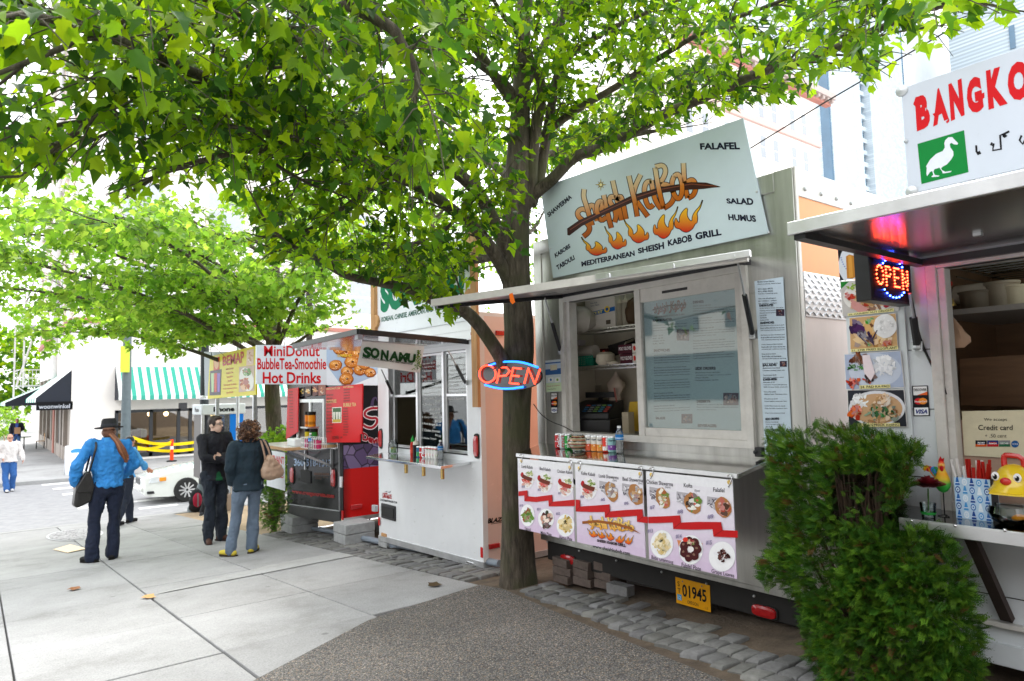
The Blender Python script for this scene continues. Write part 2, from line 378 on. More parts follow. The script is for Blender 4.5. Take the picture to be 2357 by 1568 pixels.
# pavement: separate concrete slabs with open joints
b = MB(); rg = random.Random(3)
XB = [-1.72, -.88, .21, 1.30, 2.385, 3.475]
for i in range(len(XB)-1):
 YB = [-8, -5, -2.5, -.1, 2.3, 3.55, 4.8, 6.02, 7.3, 10.02, 13.5, 16.98] if XB[i+1] < 1.5 else [-8, -5, -2.5, -.1, 2.3, 3.55, 4.86, 6.12, 7.85, 10.02, 13.5, 16.98]
 for j in range(len(YB)-1):
  x0, x1, y0, y1 = XB[i]+.006, XB[i+1]-.006, YB[j]+.005, YB[j+1]-.005
  if i == 2 and j in (6, 7): x1 -= .006
  if i == 3: x0 += .006
  if (i == 4 and j < 6) or (i == 3 and j < 2): continue
  k = rg.uniform(.87, 1.06); dz = rg.uniform(-.003, .003)
  b.hexa([gp(x0, y0, -.1), gp(x1, y0, -.1), gp(x1, y1, -.1), gp(x0, y1, -.1), gp(x0, y0, dz), gp(x1, y0, dz), gp(x1, y1, dz), gp(x0, y1, dz)], 0, (k, k, k*.995))
struct(b.build('sidewalk', CONC, bevel=.006))
b = MB()   # newer, paler strip of concrete patched across the pavement
b.add([gp(1.32, 7.34, .005), gp(3.46, 7.50, .005), gp(3.46, 7.93, .005), gp(2.6, 7.86, .005)], [(0, 1, 2, 3)], 0, (1.22, 1.22, 1.2))
struct(b.build('concrete_patch', CONC, smooth=False))
b = MB(); b.hexa([(-1.9, -60, gz(-60)-.25), (-1.73, -60, gz(-60)-.25), (-1.73, YFLAT, gz(YFLAT)-.25), (-1.9, YFLAT, gz(YFLAT)-.25), (-1.9, -60, gz(-60)), (-1.73, -60, gz(-60)), (-1.73, YFLAT, gz(YFLAT)), (-1.9, YFLAT, gz(YFLAT))], 0, (.97, .97, .96))
b.hexa([(-1.72, 17.0, -1.5), (60, 17.0, -1.5), (60, 17.2, -1.5), (-1.72, 17.2, -1.5), (-1.72, 17.0, gz(17)+.004), (60, 17.0, gz(17)+.004), (60, 17.2, gz(17)), (-1.72, 17.2, gz(17))], 0, (1.02, 1.02, 1))
struct(b.build('kerb', CONC, bevel=.02))
b = MB()   # brownish exposed aggregate bay in the foreground
pts = [(3.45, 4.95), (2.53, 4.77), (2.28, 4.70), (1.28, 4.07), (.7, 3.62), (-.1, 2.9), (-.75, 2.0), (-1.0, 0), (-1.0, -6), (2.6, -6), (2.75, .5), (2.95, 2.2), (3.24, 3.63), (3.47, 4.64)]
b.prism([gp(x, y, -.1) for x, y in reversed(pts)], (0, 0, .109))
struct(b.build('aggregate_paving', AGG, smooth=False))
def dirt_sheet(name, x0, x1, y0, y1, m, dz, amp, n=(60, 120), ramp_up=0):
 nx, ny = n; vs = []; rr = random.Random(5)
 for j in range(ny+1):
  for i in range(nx+1):
   x = x0+(x1-x0)*i/nx; y = y0+(y1-y0)*j/ny
   h = amp*(mnoise(Vector((x*2.1, y*2.1, 1)))+.5*mnoise(Vector((x*6, y*6, 4)))+.35*mnoise(Vector((x*17, y*17, 8))))
   vs.append((x, y, gz(y)+dz+h))
 fs = [(j*(nx+1)+i, j*(nx+1)+i+1, (j+1)*(nx+1)+i+1, (j+1)*(nx+1)+i) for j in range(ny) for i in range(nx)]
 q = MB(); q.add(vs, fs); return struct(q.build(name, m, ang=80))
dirt_sheet('dirt', 2.3, 14, -8, 10.9, DIRT, -.028, .018, (110, 190))
dirt_sheet('bark_dust', 3.48, 14, 10.9, 17.0, DIRTL, -.012, .02, (60, 40))
# granite setts: two bands along the lot edge
def setts(b, x0, x1, y0, y1, sx, sy, seed, edge=None, redge=None):
 rg = random.Random(seed); y = y0; row = 0
 while y < y1:
  h = sy*rg.uniform(.85, 1.15); x = x0+(edge(y) if edge else 0)-(row % 2)*sx*.4*(0 if edge is None else .3); row += 1
  xe = redge(y)-sx*.5*rg.random() if redge else x1
  while x < xe:
   wd = sx*rg.uniform(.8, 1.2); g = rg.uniform(.12, .2); t = rg.uniform(-.006, .006)
   g2 = .007
   c = [(x+g2, y+g2), (x+wd-g2, y+g2), (x+wd-g2, y+h-g2), (x+g2, y+h-g2)]
   c = [(a+rg.uniform(-.009, .009), d+rg.uniform(-.009, .009)) for a, d in c]
   cx_, cy_ = x+wd/2, y+h/2
   c2 = [(cx_+(a-cx_)*.84, cy_+(d-cy_)*.84) for a, d in c]
   V = [gp(a, d, -.06) for a, d in c]+[gp(a, d, -.010+t+rg.uniform(-.003, .003)) for a, d in c]+[gp(a, d, -.001+t+rg.uniform(-.004, .004)) for a, d in c2]
   F = [(0, 1, 5, 4), (1, 2, 6, 5), (2, 3, 7, 6), (3, 0, 4, 7), (4, 5, 9, 8), (5, 6, 10, 9), (6, 7, 11, 10), (7, 4, 8, 11), (8, 9, 10, 11)]
   b.add(V, F, 0, (g, g*.99, g*rg.uniform(.9, 1.0)))
   x += wd
  y += h
b = MB(); setts(b, 3.49, 3.93, 5.25, 10.9, .2, .115, 4)
setts(b, 2.62, 4.0, -1.0, 4.55, .17, .115, 6, edge=lambda y: .05+.205*max(0, min(y, 4.6)), redge=lambda y: 3.02+.21*max(0, min(y, 4.6))-.14*max(0, y-3.6))
struct(b.build('cobblestone_paving', STONE, ang=50))
# far pavements
b = MB(); b.box(-1.2, 120, 28.0, 34.2, -1.6, -1.30, 0, (1.06, 1.06, 1.05)); b.box(-1.2, 3.2, 34.2, 160, -1.6, -1.302, 0, (1.02, 1.02, 1.02))
struct(b.build('far_sidewalk', CONC, bevel=.02))
b = MB()
for (x, y, l, wd) in ((150, 1112, 1.3, .45), (178, 1121, 1.3, .45), (203, 1133, 1.3, .45), (226, 1147, 1.2, .45), (240, 1163, 1.2, .45), (335, 1152, .9, .35), (250, 1112, .9, .35), (365, 1166, .9, .3)):
 p = onZ(x, y, ZROAD+.004); b.poly([(p[0]-l/2, p[1]-wd/2, p[2]), (p[0]+l/2, p[1]-wd/2, p[2]), (p[0]+l/2, p[1]+wd/2, p[2]), (p[0]-l/2, p[1]+wd/2, p[2])])
b.poly([(2.3, 24.2, ZROAD+.004), (30, 24.2, ZROAD+.004), (30, 24.36, ZROAD+.004), (2.3, 24.36, ZROAD+.004)])
struct(b.build('crosswalk_marking', ROADP, smooth=False))
# manhole cover
def _manhole(n, L, b, v):
 vo = n.new('ShaderNodeTexVoronoi'); vo.feature = 'DISTANCE_TO_EDGE'; vo.inputs['Scale'].default_value = 11; L.new(v, vo.inputs['Vector'])
 r = ramp(n, [(.05, (.07, .07, .07)), (.12, (.36, .36, .37))]); L.new(vo.outputs['Distance'], r.inputs[0]); L.new(r.outputs[0], b.inputs['Base Color'])
 bp = n.new('ShaderNodeBump'); bp.inputs['Strength'].default_value = .8; L.new(vo.outputs['Distance'], bp.inputs['Height']); L.new(bp.outputs[0], b.inputs['Normal'])
MANH = node_mat('cast_iron_cover', .55, _manhole)
b = MB(); c = gp(1.41, 14.8)
for rad, mi, dz in ((.68, 1, .006), (.62, 0, .012)):
 b.poly([gp(1.41+rad*cos(2*pi*k/40)*.62, 14.8+rad*1.75*sin(2*pi*k/40), dz) for k in range(40)], mi)
tag(b.build('manhole_cover', [MANH, GALV], smooth=False), 'round cast iron manhole cover set in the sidewalk', 'manhole cover')
b = MB(); b.prism([gp(.93, 12.6, .008), gp(1.05, 11.9, .008), gp(1.30, 12.05, .012), gp(1.16, 12.8, .03)], (0, 0, .008), 0, '#e9d3b4')
tag(b.build('cardboard_sheet', PAPER), 'flat piece of tan cardboard lying on the sidewalk', 'cardboard')
for k, (x, y, lb) in enumerate(((171, 1358, 'curled brown leaf alone on the pale slab at left'), (342, 1377, 'tan leaf scrap caught in the joint between slabs'), (1280, 1349, None), (1000, 1349, 'dark curled leaf with green bit on the slab by the aggregate'))):
 if lb is None: continue
 p = onG(x, y); b = MB(); rr = random.Random(k)
 vs = [(p[0]+.045*cos(a)*(1+.5*(i % 2)), p[1]+.06*sin(a)*(1+.4*(i % 2)), p[2]+.012+.012*rr.random()) for i, a in enumerate([2*pi*j/10 for j in range(10)])]
 b.add([(p[0], p[1], p[2]+.01)]+vs, [(0, 1+j, 1+(j+1) % 10) for j in range(10)], 0, ('#8a5a34', '#c59a66', '#333', '#4a3a22')[k])
 tag(b.build('dry_leaf', PAPER), lb, 'leaf', 'dry leaves on the sidewalk')
# ================================================================== KABOB CART
XK = 3.95
K = PL('X', XK)
def KYZ(x, y): p = onX(x, y, XK); return p[1], p[2]
YR, YL = 2.19, 4.69          # right and left ends of the cart's rear face
ZB, ZT = -.01, 2.615
wy0, wy1, wz0, wz1 = 2.575, 4.30, .945, 2.05       # serving window
root = thing('food_cart', 'steel food cart with a tilted kabob sign above its open serving window', 'food cart', (XK, (YR+YL)/2, -.2))
b = MB()
# rear face with window opening
for y0, y1, z0, z1 in ((YR, wy0, ZB, ZT), (wy1, YL, ZB, ZT), (wy0, wy1, ZB, wz0), (wy0, wy1, wz1, ZT)):
 b.box(XK, XK+.05, y0, y1, z0, z1, 0)
b.box(XK+.05, XK+2.6, YL-.05, YL, ZB, ZT, 3); b.box(XK+2.55, XK+2.6, YR+.05, YL-.05, ZB, ZT, 1)  # hidden left wall, coloured orange to bounce a tint onto the white trailer
VX = (XK+.12, XK+.62, YR+.5, YL-.5)
for q in ((XK, VX[0], YR, YL), (VX[1], XK+2.6, YR, YL), (VX[0], VX[1], YR, VX[2]), (VX[0], VX[1], VX[3], YL)): b.box(*q, ZT, ZT+.03, 1)
b.box(XK+.05, XK+2.55, YR+.05, YL-.05, ZB, ZB+.05, 1)
b.box(XK+.05, XK+2.6, YR, YR+.05, ZB, ZT, 2)
INT = mat('interior_wall', (.55, .49, .39), rough=.6, var=.12, scale=4, dirt=.15)
ORANGE = mat('orange_panel', (.80, .30, .10), rough=.45, var=.1, scale=3, dirt=.1)
STEELP = mat('pinkish_steel_sheet', (.66, .6, .57), rough=.4, metal=.75, var=.12, scale=3, aniso=(1, 1, .3))
bV = MB(); bV.box(VX[0]-.02, VX[1]+.02, VX[2]-.02, VX[3]+.02, ZT+.031, ZT+.036); bV.build('added_skylight', CLEAR, root)  # unseen clear-covered roof opening, added to let sky light into the kitchen
body = b.build('body', [STEELD, INT, STEELP, ORANGE], root)
b = MB()      # inner lining so the kitchen reads warm
b.box(XK+.66, XK+.68, YR+.06, YL-.06, ZB+.06, ZT-.01, 0); b.box(XK+.06, XK+.65, YL-.07, YL-.055, ZB+.06, ZT-.01, 0)
b.build('back_partition', INT, root)
b = MB()      # corner posts, roof rails, seams
b.box(XK-.012, XK+.03, YR-.012, YR+.115, ZB, ZT+.035, 0); b.box(XK-.01, XK+.03, YL-.09, YL+.012, ZB, ZT+.03, 0)
b.box(XK-.014, XK+.03, YR+.115, YL-.09, ZT-.09, ZT+.032, 0); b.box(XK+.03, XK+2.6, YL+.001, YL+.015, ZT-.1, ZT+.03, 0)
b.box(XK-.008, XK, YR+.115, YL-.09, ZB, ZB+.03, 0)
b.box(XK-.004, XK, YR+.115, wy0-.06, 1.9, 1.912, 0)
b.build('corner_trim', STEELD, root, bevel=.006)
b = MB(); b.box(XK+.03, XK+2.6, YR-.016, YR, ZT-.14, ZT+.04, 0)
b.box(XK-.0, XK+.03, YR-.024, YR-.012, ZB, ZT+.04, 0)
for i in range(12): b.ell((XK+.12+.2*i, YR-.02, ZT-.085), .014, 1, n=8, k=6)
b.build('riveted_roof_rail', [OFFW, GALV], root, bevel=.004)
b = MB(); b.box(XK+.035, XK+2.6, YR-.008, YR, 2.0, ZT-.14); b.build('orange_side_panel', ORANGE, root)
b = MB(); b.box(XK+.06, XK+.95, YR-.012, YR, 1.72, 2.0, 0)
for i in range(22):
 for j in range(8):
  x = XK+.08+.04*i; z = 1.74+.034*j; s = 1 if (i+j) % 2 else -1
  b.hexa([(x-.014, YR-.012, z-.010*s-.003), (x+.014, YR-.012, z+.010*s-.003), (x+.014, YR-.012, z+.010*s+.003), (x-.014, YR-.012, z-.010*s+.003), (x-.012, YR-.019, z-.008*s-.001), (x+.012, YR-.019, z+.008*s-.001), (x+.012, YR-.019, z+.008*s+.001), (x-.012, YR-.019, z-.008*s+.001)])
b.build('diamond_plate', ALU, root)
# underframe and rear bumper
b = MB(); b.box(XK+.02, XK+.14, YR+.02, YL-.04, ZB-.17, ZB-.002, 0); b.box(XK+.14, XK+2.5, YR+.1, YR+.22, ZB-.15, ZB-.002, 0); b.box(XK+.14, XK+2.5, YL-.22, YL-.1, ZB-.15, ZB-.002, 0)
b.box(XK+1.2, XK+1.3, YR+.22, YL-.22, ZB-.12, ZB-.002, 0)
b.build('underframe', DARK, root, bevel=.01)
b = MB(); b.lathe([(.0, -.1), (.2, -.1), (.31, -.08), (.33, -.03), (.33, .03), (.31, .08), (.2, .1), (0, .1)], (XK+1.5, YL-.2, -.02-.18), 20, 0, ax=(0, 1, 0)); b.build('wheel', RUBBER, root)
def oval_light(parent, c, ly, lz, name='tail_light', ax='X'):
 """a rounded red lamp in a black surround on a face towards -X"""
 q = MB()
 def ring(sy, sz, x, n=24):
  o = []
  for k in range(n):
   a = 2*pi*k/n; ca, sa = cos(a), sin(a); e = .55
   yy = abs(ca)**e*(1 if ca > 0 else -1)*sy; zz = abs(sa)**e*(1 if sa > 0 else -1)*sz
   o.append((c[0]-x, c[1]+yy, c[2]+zz) if ax == 'X' else (c[0]+yy, c[1]-x, c[2]+zz))
  return o
 R = [ring(ly*1.12, lz*1.2, 0), ring(ly*1.1, lz*1.16, .012), ring(ly, lz, .012), ring(ly*.96, lz*.94, .024), ring(ly*.6, lz*.55, .03)]
 n = 24; vs = sum(R, [])
 for k in range(2): q.add(R[k]+R[k+1], [(j, (j+1) % n, n+(j+1) % n, n+j) for j in range(n)], 0)
 for k in range(2, 4): q.add(R[k]+R[k+1], [(j, (j+1) % n, n+(j+1) % n, n+j) for j in range(n)], 1)
 q.add(R[4], [tuple(range(n))], 1)
 return q.build(name, [RUBBER, REDL], parent)
for (x, y) in ((1309.5, 1287), (1761, 1407)):
 p = onX(x, y, XK+.02); oval_light(root, (XK+.02, p[1], p[2]), .085, .036)
# window frame (outer), the fixed right half with the menu behind glass
b = MB(); t = .035
for y0, y1, z0, z1 in ((wy0-.05, wy0, wz0-.05, wz1+.05), (wy1, wy1+.05, wz0-.05, wz1+.05), (wy0, wy1, wz0-.05, wz0), (wy0, wy1, wz1, wz1+.05)):
 b.box(XK-.03, XK+.09, y0, y1, z0, z1)
ym = KYZ(1474, 850)[0]
b.box(XK-.012, XK+.06, ym-.028, ym+.028, wz0, wz1)
for y0, y1, z0, z1 in ((wy0, wy0+.055, wz0, wz1), (wy0+.055, ym-.028, wz0, wz0+.06), (wy0+.055, ym-.028, wz1-.1, wz1)):
 b.box(XK-.004, XK+.045, y0, y1, z0, z1)
b.box(XK-.006, XK-.004, ym-.47, ym-.24, wz1-.058, wz1-.038, 1)
b.box(XK+.0, XK+.085, wy1-.045, wy1, wz0, wz1)
wf = b.build('window_frame', [OFFW, BLACK], root, bevel=.004)
mk = PL('X', XK+.03, z4); Kg = PL('X', XK+.016, z4)
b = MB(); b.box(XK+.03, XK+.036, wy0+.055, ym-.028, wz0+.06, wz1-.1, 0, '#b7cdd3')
T4(b, 'sheish KaBob', ((1100, 225), (1360, 190), (1362, 262), (1110, 305)), mk, .002, '#8a5a48', bold=.03, shear=.2)
stroke(b, [(1098, 275), (1230, 240), (1362, 233)], 12, mk, .003, '#5a4038')
for k in range(5): stroke(b, smooth2([(1140+45*k, 310-6*k), (1155+45*k, 285-6*k), (1150+45*k, 268-6*k), (1170+45*k, 262-6*k)]), 16, mk, .002, '#a4564a', taper=True)
T4(b, 'MEDITERRANEAN SHEISH KABOB GRILL', ((1115, 325), (1352, 300), (1352, 312), (1115, 338)), mk, .002, '#4b545a', bold=.02)
def menu_head(txt, x0, y0, x1, y1, s=-.1):
 T4(b, txt, ((x0, y0), (x1, y0+s*(x1-x0)), (x1, y1+s*(x1-x0)), (x0, y1)), mk, .002, '#2c333c', bold=.05)
def menu_par(lines, x0, y0, x1, dy, s=-.07):
 for i, l in enumerate(lines):
  wd = min(1, len(l)/40.)*(x1-x0); y = y0+dy*i
  T4(b, l, ((x0, y), (x0+wd, y+s*wd), (x0+wd, y+dy*.55+s*wd), (x0, y+dy*.55)), mk, .002, '#3a434b', bold=.012)
menu_head('KABOB PLATES:', 1100, 350, 1250, 370); menu_par(['Our juicy kabobs are marinated with traditional', 'seasoning, skewered and grilled. Served with', 'Basmati rice and grilled tomatoes.', '', 'Lamb   $7.00', 'Beef   $6.00', 'Chicken  $7.00', 'Kofta   $6.00'], 1100, 392, 1365, 20.5)
menu_head('SANDWICHES:', 1106, 582, 1236, 604, -.03); menu_par(['Lamb Shawerma (Gyro) Sandwich: $6.50', 'Bread stuffed with lamb that has been marinated', 'with traditional seasoning, topped with lettuce,', 'tomatoes, pickles, onions and tahini sauce.', '', 'Beef Shawerma (Gyro) Sandwich: $6.00', 'Bread stuffed with beef that has been marinated', 'with traditional seasoning, topped with lettuce,', 'tomatoes, pickles, onions and tahini sauce.', '', 'Chicken Shawerma (Gyro) Sandwich: 6.50', 'Bread stuffed with chicken that has been', 'marinated with traditional seasoning, topped with', 'lettuce, tomatoes, pickles, onions and tahini', '', 'Kofta Sandwich: $6.00', 'Bread stuffed with beef kabob that has been', 'marinated with traditional seasoning, topped with', 'lettuce, tomatoes, pickles, onions and tahini', '', 'Falafel Sandwich: $6.00', 'Deep fried ball of garbanzo beans ground up and', 'mixed with onions, garlic, parsley, cilantro and'], 1110, 625, 1390, 20, -.045)
menu_head('SALADS:', 1122, 1112, 1198, 1133, 0); menu_par(['Tabouli Salad: $6.00', 'Fresh parsley, tomatoes, onions, bulgur wheat,'], 1128, 1222, 1390, 20, 0)
menu_head('DISHES:', 1414, 205, 1500, 226); menu_par(['Maza plate: $7.00', 'Combination of humus, baba ghannoug, tabouli,', 'falafel and grape leaves, served with pita bread.', '* add a skewer of chicken or Kofta: $2.50 more.', '', 'Humus plate: $4.50', 'Garbanzo beans, Tahini sauce, garlic, lemon juice', 'served with pita bread topped with olive oil.', '', 'Baba ghannoug: $5.00', 'Roasted eggplant mixed with Tahini sauce, parsley,', 'lemon juice and garlic served with pita bread', 'topped with olive oil.', '', 'Falafel Plate (5 pieces): $6.00', 'Deep fried balls of garbanzo beans ground up and', 'mixed with onions, cilantro, parsley, garlic and', 'spices. Served with pita bread and Tahini sauce.', '', 'Grape Leaves (6 pieces): $4.00', 'Grape leaves stuffed with rice and vegetables', 'with middle eastern spices served with yogurt'], 1416, 240, 1740, 19.6, -.06)
menu_head('SIDE ORDERS:', 1434, 722, 1594, 746, -.02); menu_par(['Basmati rice: $2.50', 'Tahini or yogurt sauce: $.50', 'Pita: $.50', 'Falafel ball: $.75'], 1436, 762, 1830, 20, -.02)
menu_head('DESSERTS:', 1444, 982, 1552, 1002, -.01); menu_par(['Baklava (2 pieces): $2.50', 'Flaky, thin layers of dough stuffed with pistachio', 'dressed with syrup.'], 1446, 1012, 1766, 20, 0)
menu_head('BEVERAGES:', 1452, 1168, 1600, 1192, .02); menu_par(['Soda: $1.00', 'Water: $1.00', 'Yogurt soft drink: $1.50'], 1456, 1204, 1790, 20, .03)
for (x0, y0, x1, y1, sd) in ((1286, 428, 1384, 515, 1), (1652, 925, 1772, 1022, 2), (1324, 1090, 1410, 1164, 3)):
 rectp(b, quad(x0, y0, x1, y1), mk, .002, '#56414f'); food(b, (x0+x1)/2, (y0+y1)/2, (x1-x0)*.42, (y1-y0)*.38, mk, .0025, ['#7a3b33', '#8d5a4a', '#48323a', '#a98d84', '#313a55'], 30, sd)
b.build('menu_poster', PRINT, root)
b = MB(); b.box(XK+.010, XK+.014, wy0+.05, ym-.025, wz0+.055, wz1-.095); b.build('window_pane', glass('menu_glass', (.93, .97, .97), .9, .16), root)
# counter shelf
cf = [onX(1190, 1046, 3.5), onX(1700, 1101, 3.5)]; zc = .79; zk = .835
yl0, yr0, yl1, yr1 = cf[0][1], cf[1][1], YL-.04, YR+.24
b = MB()
b.hexa([(3.5, yr0, zc-.03), (3.5, yl0, zc-.03), (XK, yl1, zk-.03), (XK, yr1, zk-.03), (3.5, yr0, zc), (3.5, yl0, zc), (XK, yl1, zk), (XK, yr1, zk)][0:4][::-1]+[(3.5, yr0, zc), (3.5, yl0, zc), (XK, yl1, zk), (XK, yr1, zk)][::-1])
CTOP = mat('counter_steel', (.5, .49, .48), rough=.12, metal=1., var=.12, scale=4)
ct = b.build('counter', CTOP, root, bevel=.004)
b = MB(); b.bar((3.493, yr0, zc-.014), (3.493, yl0, zc-.014), .012, .03); b.build('counter_edge', ALU, root, bevel=.003)
for yy in (2.9, 3.5, 4.2): b = MB(); b.bar((XK, yy, .5), (3.62, yy, zc-.02), .025, .025); b.build('counter_bracket', BLACK, root)
# lifted hatch
A0 = np.array([XK-.01, wy1+.02, 2.12]); A1 = np.array([XK-.01, wy0-.05, 2.12])
F0 = onX(995, 703, 2.62); F1 = onX(1722, 599, 3.30); th = np.array([0, 0, .035])
b = MB(); b.hexa([A0, A1, F1, F0, A0+th, A1+th, F1+th, F0+th])
b.build('hatch', mat('hatch_sheet', (.55, .53, .5), rough=.3, metal=.6, var=.2, scale=4, dirt=.3), root, bevel=.004)
b = MB(); mid = F0*.40+F1*.60
b.bar(F0+th/2, F1+th/2, .03, .05); b.build('hatch_edge', OFFW, root)
b = MB(); b.bar(mid+(-.02, 0, .025), F1+(-.02, -.03, .03), .03, .04)
for s in (.1, .55, .93): q = mid*(1-s)+F1*s+np.array([-.03, 0, .02]); b.cbox(q, (.02, .04, .03))
b.build('hatch_rail', ALU, root, bevel=.003)
b = MB(); b.bar(A0*.98+F0*.02+(0, 0, -.012), A1*.98+F1*.02+(0, 0, -.012), .03, .025); b.bar(A0+(-.03, -.02, -.02), F0*.97+A0*.03+(0, 0, -.012), .03, .03); b.bar(A1+(-.03, .02, -.012), F1*.97+A1*.03+(0, 0, -.012), .03, .03)
b.build('hatch_frame', BLACK, root)
def strut(parent, p, q, r=.011, name='gas_strut'):
 p, q = np.asarray(p, float), np.asarray(q, float); m_ = p*.45+q*.55; k = MB()
 k.tube([p, m_], r*1.5, 8, 0); k.tube([m_, q], r*.6, 8, 1); k.ell(p, r*1.9, 1, n=8, k=6); k.cbox(p+np.array([.0, 0, 0]), (.02, .05, .05), 1)
 return k.build(name, [BLACK, GALV], parent)
p = onX(1290, 809, XK-.015); q = A0+(F0-A0)*.2+(A1-A0)*.02; strut(root, p, onX(1254, 686, 3.66))
strut(root, onX(1732, 771, XK-.015), onX(1697, 598, 3.52))
# long price list on the right post, card stickers, flyer left of the window
m4 = PL('X', XK-.016, z4); b = MB()
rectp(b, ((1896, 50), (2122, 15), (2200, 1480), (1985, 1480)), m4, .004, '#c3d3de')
def lst(lines, y0, dy, x0=1920, x1=2110, h=.006):
 for i, l in enumerate(lines):
  if not l: continue
  y = y0+dy*i; sh = (y-50)*.053; sl = -.055+(y-50)*.00006; wd = (x1-x0)*min(1, len(l)/36.)
  T4(b, l, ((x0+sh, y), (x0+sh+wd, y+sl*wd), (x0+sh+wd, y+sl*wd+dy*.55), (x0+sh, y+dy*.55)), m4, h, '#27303f', bold=.015)
lst(['     Mediterranean Kabobs', ' Shawerma (Gyros), Falafel & Salads', '', '          971-222-4975', '          971-998-9435', '       Call for Catering only', '', '       10th and Washington', '       M-F 10:00am - 6:00pm', '       Sat 10:00am - 5:00pm'], 50, 19)
for hd, y, ls in (('KABOB PLATES:', 232, ['Our juicy kabobs are marinated with traditional', 'seasoning, skewered and grilled. Served with', 'Basmati rice and grilled tomatoes', 'Lamb $7.00', 'Beef $6.00', 'Chicken $7.00']), ('SANDWICHES:', 368, ['Lamb Shawerma (Gyro) Sandwich: $6.50', 'Bread stuffed with lamb that has been', 'with traditional seasoning, topped with', '', 'Beef Shawerma (Gyro) Sandwich: $6.00', 'Bread stuffed with beef that has been', 'with traditional seasoning, lettuce', '', 'Chicken Shawerma (Gyro) Sandwich', 'Bread stuffed with chicken that has been', 'marinated with traditional seasoning', '', 'Kofta Sandwich: $6.00', 'Bread stuffed with beef kabob', 'marinated with traditional seasoning', '', 'Falafel Sandwich: $6.00']), ('SALADS:', 700, ['Mediterranean Salad: $5.00', 'Cucumbers, tomatoes, onions, mint', '', 'Tabouli Salad: $6.00', 'Fresh parsley, tomatoes, onions']), ('DISHES:', 812, ['Maza plate: $7.00', 'Combination of humus, baba ghannoug', 'falafel and grape leaves, served with', '', 'Humus Plate: $4.50', 'Garbanzo beans, Tahini sauce, lemon', '', 'Baba ghannoug: $5.00', 'Roasted eggplant mixed with Tahini', '', 'Falafel Plate (5 pieces): $6.00', 'Deep fried balls of garbanzo beans', '', 'Grape Leaves (6 pieces): $4.00']), ('SIDE ORDERS:', 1122, ['Basmati rice: $2.50', 'Tahini or yogurt sauce: $.50', 'Pita: $.50', 'Falafel ball: $.75']), ('EXTRA SKEWERS:', 1212, ['Extra skewer of chicken', 'Extra skewer of lamb'])):
 sh = (y-50)*.053; T4(b, hd, ((1925+sh, y), (2035+sh, y-5), (2035+sh, y+13), (1925+sh, y+18)), m4, .006, '#161c2a', bold=.05); lst(ls, y+26, 18.5, 1925, 2112)
for x0, y0, x1, y1 in ((2066, 268, 2132, 322), (2095, 675, 2150, 720), (1990, 1342, 2050, 1375)): rectp(b, quad(x0, y0, x1, y1), m4, .006, '#3a2f3f'); food(b, (x0+x1)/2, (y0+y1)/2, (x1-x0)*.4, (y1-y0)*.38, m4, .0065, ['#6a3430', '#8a5a4a', '#302a3a'], 14, y0)
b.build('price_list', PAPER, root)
b = MB(); mA = PL('X', XK, zA4)
def cards(b, q, m, h=.004):
 """discover, mastercard and visa marks in a black strip"""
 TL, TR, BR, BL = [np.array(p, float) for p in q]
 def P(u, v): return (TL*(1-u)+TR*u)*(1-v)+(BL*(1-u)+BR*u)*v
 def R4(u0, v0, u1, v1): return [P(u0, v0), P(u1, v0), P(u1, v1), P(u0, v1)]
 rectp(b, q, m, h, '#15161c'); rectp(b, R4(.07, .03, .93, .31), m, h+.001, '#eceaea')
 b.poly([m(*P(*t), h+.0015) for t in ((.3, .31), (.93, .2), (.93, .31))], 0, '#e6662a'); T4(b, 'DISCOVER', R4(.1, .09, .9, .18), m, h+.002, '#222222', bold=.02)
 c1 = P(.37, .51); c2 = P(.63, .51); rx = abs(TR[0]-TL[0])*.27; ry = abs(BL[1]-TL[1])*.105
 disc(b, *c1, rx, ry, m, h+.001, '#d2202a'); disc(b, *c2, rx, ry, m, h+.0013, '#f0912a'); T4(b, 'MasterCard', R4(.12, .49, .88, .545), m, h+.002, '#f4f4f4', bold=.02)
 rectp(b, R4(.07, .72, .93, .97), m, h+.001, '#f0f1f4'); T4(b, 'VISA', R4(.16, .78, .86, .92), m, h+.002, '#25347e', bold=.04, shear=.3)
cards(b, ((5, 944), (67, 944), (68, 1128), (8, 1128)), mA); b.build('card_sticker', PRINT, root)
b = MB(); mq = [(255, 672), (382, 660), (396, 912), (266, 920)]; m4b = PL('X', XK, z4)
rectp(b, mq, m4b, .003, '#d7e3ea'); rectp(b, [(256, 690), (382, 678), (385, 776), (259, 786)], m4b, .004, '#3d6fb4'); rectp(b, [(257, 700), (382, 688), (383, 730), (258, 742)], m4b, .0045, '#cfdcf0')
rectp(b, [(262, 850), (392, 842), (396, 910), (266, 918)], m4b, .004, '#cfe3bd'); rectp(b, [(294, 708), (348, 700), (350, 742), (298, 750)], m4b, .005, '#e8dfc8')
T4(b, 'Need an appetizing lunch?', ((262, 678), (378, 667), (378, 675), (262, 686)), m4b, .005, '#ffffff')
for x in (300, 352): rectp(b, [(x-22, 806), (x+20, 802), (x+21, 838), (x-21, 842)], m4b, .005, '#f4f6f2'); disc(b, x, 822, 8, 10, m4b, .0055, '#4a79b8' if x == 300 else '#8ab04a')
T4(b, 'Find every cart on your phone', ((272, 868), (372, 860), (372, 872), (272, 880)), m4b, .005, '#b24a3a'); T4(b, 'Download free', ((276, 893), (340, 888), (340, 896), (276, 901)), m4b, .005, '#3a5a3a')
b.build('flyer', PAPER, root)
